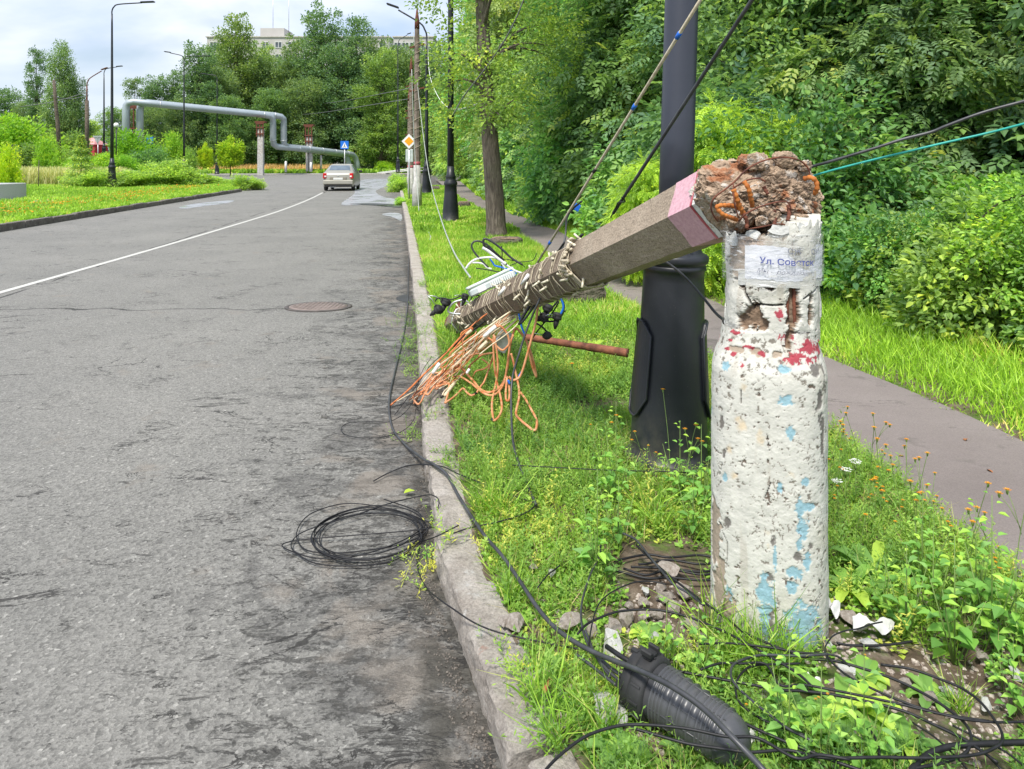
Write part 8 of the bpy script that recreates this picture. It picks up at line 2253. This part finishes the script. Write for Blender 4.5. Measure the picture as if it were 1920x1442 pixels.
def plant(key, name, x, y, s, label, cat, group, tint=(1, 1, 1), world=None):
    p = Vector(world) if world else G(x, y, VZ)
    z = float(zv(np.array([[p.x, p.y, 0.0]]))[0]) - .004
    b = empty(name, label, cat, (p.x, p.y, z), rp_.uniform(0, 6.28), group); b.scale = (s, s, s * rp_.uniform(.9, 1.1))
    for nm, me in PM[key]:
        o = bpy.data.objects.new(nm, me); COL.objects.link(o); o.parent = b; o.color = tuple(tint) + (1,)
for i, (x, y, s, k, w) in enumerate([(1575, 1335, 1.0, 'dandelion3', 'large upright dandelion leaves in the middle of the lower right'), (1520, 1370, 1.0, 'dandelion', 'dandelion rosette left of the large upright one'), (1640, 1370, .8, 'dandelion2', 'dandelion rosette right of the large upright one'), (1700, 1395, .75, 'dandelion', 'dandelion rosette on the soil near the bottom right'), (1475, 1330, .8, 'dandelion2', 'dandelion rosette inside the big cable loop'), (1590, 1110, .95, 'dandelion3', 'big dandelion rosette right beside the stump'), (1640, 1085, 1.15, 'dandelion', 'dandelion rosette between stump and path'), (1180, 1335, .7, 'dandelion', 'dandelion leaves under the ribbed joint'), (1160, 1405, .8, 'dandelion2', 'dandelion leaves left of the ribbed joint at the bottom'), (1390, 1440, .9, 'dandelion3', 'dandelion leaves in front of the joint dome'), (1300, 1425, .6, 'dandelion', 'small dandelion leaves below the ribbed joint'), (1620, 1265, .85, 'broadleaf', 'broad smooth leaves on the soil right of the stump'), (1215, 1190, .8, 'broadleaf', 'broad smooth leaves behind the ribbed joint'), (1745, 1300, .7, 'dandelion2', 'leaves beside the white stone on bare soil'), (1060, 820, 1.0, 'broadleaf', 'broad leaves under the orange loops'), (1010, 720, .9, 'dandelion', 'leaves beneath the fallen pole'), (1110, 660, 1.2, 'dandelion3', 'leaves beside the rusty pipe'), (1100, 1180, .7, 'broadleaf', 'broad leaves by the upper stones'), (1680, 1140, .9, 'broadleaf', 'broad leaves beside the paper strip'), (1025, 1250, .55, 'dandelion2', 'small leaves close to the kerb above the joint')]):
    plant(k, 'dandelion' if 'dandelion' in w else 'leafy_plant', x, y, s, w, 'plant', 'low leafy plants', (1.15, 1.1, .9))
for i, (x, y, s, k, w) in enumerate([(1790, 1235, 1.25, 'goosefoot', 'tall leafy goosefoot in the centre of the right-hand weeds'), (1700, 1195, 1.1, 'goosefoot2', 'leafy goosefoot left of the tallest one'), (1860, 1215, 1.2, 'nettle', 'leafy weed near the right edge below the path'), (1905, 1240, 1.1, 'goosefoot', 'leafy weed cut by the right edge'), (1750, 1165, 1.1, 'goosefoot2', 'leafy goosefoot behind the tallest one'), (1830, 1160, 1.05, 'goosefoot', 'leafy weed close to the path edge'), (1660, 1160, .8, 'goosefoot2', 'small leafy weed behind the paper strip'), (1300, 1010, 1.0, 'goosefoot2', 'leafy weed left of the stump near its middle'), (1315, 960, 1.2, 'goosefoot', 'leafy weed between stump and near lamp'), (1275, 945, 1.0, 'nettle', 'upright weed before the near lamp base'), (1160, 1030, 1.2, 'goosefoot2', 'leafy weed in the centre of the verge'), (1120, 1090, 1.1, 'goosefoot', 'weed above the thin cable loop'), (1155, 960, 1.0, 'nettle', 'upright weed in mid verge left of the near lamp'), (1250, 1250, .8, 'goosefoot2', 'leafy weed directly behind the ribbed joint'), (1310, 1290, .75, 'goosefoot', 'leafy weed right of the ribbed joint'), (1355, 1310, .6, 'goosefoot2', 'small leafy weed near the big cable loop'), (1480, 1430, 1.0, 'goosefoot', 'leafy weed rising at the bottom edge right of the joint'), (1540, 1440, .9, 'goosefoot2', 'leafy weed at the bottom edge in the middle right'), (1620, 1450, .9, 'goosefoot', 'leafy weed at the bottom edge below the dandelions'), (1880, 1290, .6, 'goosefoot2', 'small weed on bare soil by the right edge'), (1730, 1110, .9, 'nettle', 'upright weed beside the path edge'), (1210, 860, .8, 'goosefoot2', 'weed touching the left of the near lamp base'), (1330, 870, .8, 'goosefoot', 'weed right of the near lamp base'), (1900, 1330, .7, 'goosefoot', 'weed in the lower right corner'), (800, 1108, .30, 'goosefoot2', 'tiny weed growing at the kerb foot below the coil')]):
    plant(k, 'leafy_weed', x, y, s, w, 'weed', 'leafy weeds', (1.1, 1.15, .95), world=G(x, y, 0.0) if x < 810 else None)
nh = 0
spots = [(1632, 905), (1648, 900), (1590, 895), (1680, 940), (1700, 955), (1660, 915), (1615, 900), (1600, 880), (1705, 1000), (1660, 1010), (1625, 985), (1720, 1020), (1760, 1055), (1785, 1075), (1740, 1040), (1840, 1100), (1865, 1110), (1900, 1120), (1815, 1090), (1610, 1060), (1570, 920), (1565, 960), (1590, 940), (1640, 960), (1690, 985), (1575, 1000), (1550, 930), (1680, 1050), (1730, 1075), (1880, 1135), (1560, 880), (1580, 860), (1212, 900), (1228, 905), (1258, 900), (1285, 895), (1180, 890), (1300, 925), (1095, 840), (1110, 850), (1600, 1020), (1645, 1030), (1800, 1110), (1850, 1140), (1670, 975), (1715, 990), (1620, 1010), (1745, 1000), (1770, 1040), (1540, 1380), (1420, 1400), (1620, 1280)]
for x, y in spots:
    nh += 1
    where = 'at the left foot of the near lamp' if x < 1330 and y > 880 else 'in the grass left of the near lamp' if x < 1330 else 'low in the foreground leaves' if y > 1250 else 'along the path edge right of the stump'
    plant('hawk%d' % (nh % 4), 'hawkweed', x, y + 10, rp_.uniform(.55, 1.1) if y < 1250 else .35, ordinal(nh) + ' orange yellow flower on a thin stem ' + where, 'flower', 'orange flowers beside the path')
for i, (x, y, s) in enumerate([(1604, 960, .8), (1585, 975, .8), (1572, 995, .7)]): plant('yarrow', 'yarrow', x, y, s, ['right', 'middle', 'left'][i] + ' white flat-topped flower right of the stump', 'flower', 'white flowers by the stump')
for i, (x, y, s, k, w) in enumerate([(1390, 1238, .9, 'tuft', 'grass tuft against the left foot of the stump'), (1430, 1252, 1.0, 'tuft2', 'grass tuft in front of the stump'), (1475, 1255, .8, 'tuft', 'grass tuft right in front of the stump foot'), (940, 970, 1.0, 'tuft2', 'long grass tuft hanging over the kerb by the coil'), (905, 960, .9, 'tuft', 'grass tuft beside the kerb next to the coil'), (1010, 1320, .9, 'tuft2', 'arching grass tuft beside the kerb left of the joint'), (1045, 1395, .8, 'tuft', 'grass tuft at the kerb near the bottom edge'), (1095, 1330, .7, 'tuft', 'grass tuft left of the white plaster chunk'), (1330, 1180, .9, 'tuft2', 'tall grass tuft touching the left edge of the stump'), (1350, 1240, .8, 'tuft', 'grass tuft left of the stump foot'), (1215, 970, 1.1, 'tuft2', 'tall grass tuft before the near lamp'), (1240, 990, .9, 'tuft', 'grass tuft right of the one before the near lamp'), (960, 700, 1.2, 'tuft', 'grass tuft under the orange wires'), (845, 660, 1.3, 'tuft', 'grass tuft at the tip of the fallen pole'), (870, 640, 1.2, 'tuft2', 'long grass tuft below the pole tip'), (1135, 1370, .7, 'tuft', 'grass tuft below the white plaster chunk'), (960, 1120, .8, 'tuft', 'grass tuft at the kerb joint'), (1800, 1320, .6, 'tuft', 'small grass tuft on bare soil right')]):
    plant(k, 'grass_tuft', x, y, s, w, 'grass tuft', 'grass tufts', (1.0, 1.05, .95))
# fallen leaves
lf = ovate(.05, .032); lfm = mesh_np('fallen_leaf', lf[0], lf[1], attrs={'rnd': np.zeros(6)}); lfm.materials.append(MT['dry_leaf'])
for i, (x, y, z, lab) in enumerate([(1022, 1300, .17, 'reddish brown fallen leaf standing in the grass beside the kerb'), (1695, 855, .13, 'small dry leaf lying on the path'), (1850, 880, .13, 'second small dry leaf on the path'), (1575, 800, .13, 'dry leaf near the far edge of the path'), (1810, 826, .13, 'yellow leaf at the right edge of the path')]):
    p = G(x, y, z); o = bpy.data.objects.new('fallen_leaf', lfm); COL.objects.link(o); o.location = p; o.scale = (.7,) * 3; o.rotation_euler = (rp_.uniform(-.4, .4) if i else 1.0, rp_.uniform(-.3, .3), rp_.uniform(0, 6)); tag(o, lab, 'leaf', 'fallen leaves')
gl_ = ovate(.055, .035); glm = mesh_np('green_leaf', gl_[0], gl_[1], attrs={'rnd': np.full(6, .9)}); glm.materials.append(MT['plant'])
o = obj('green_leaf', glm, None, None, G(757, 925, .02)); o.rotation_euler = (.2, 0, -1.2); o.color = (1.1, 1.0, .6, 1); tag(o, 'pale green leaf fallen on the asphalt next to the kerb', 'leaf')
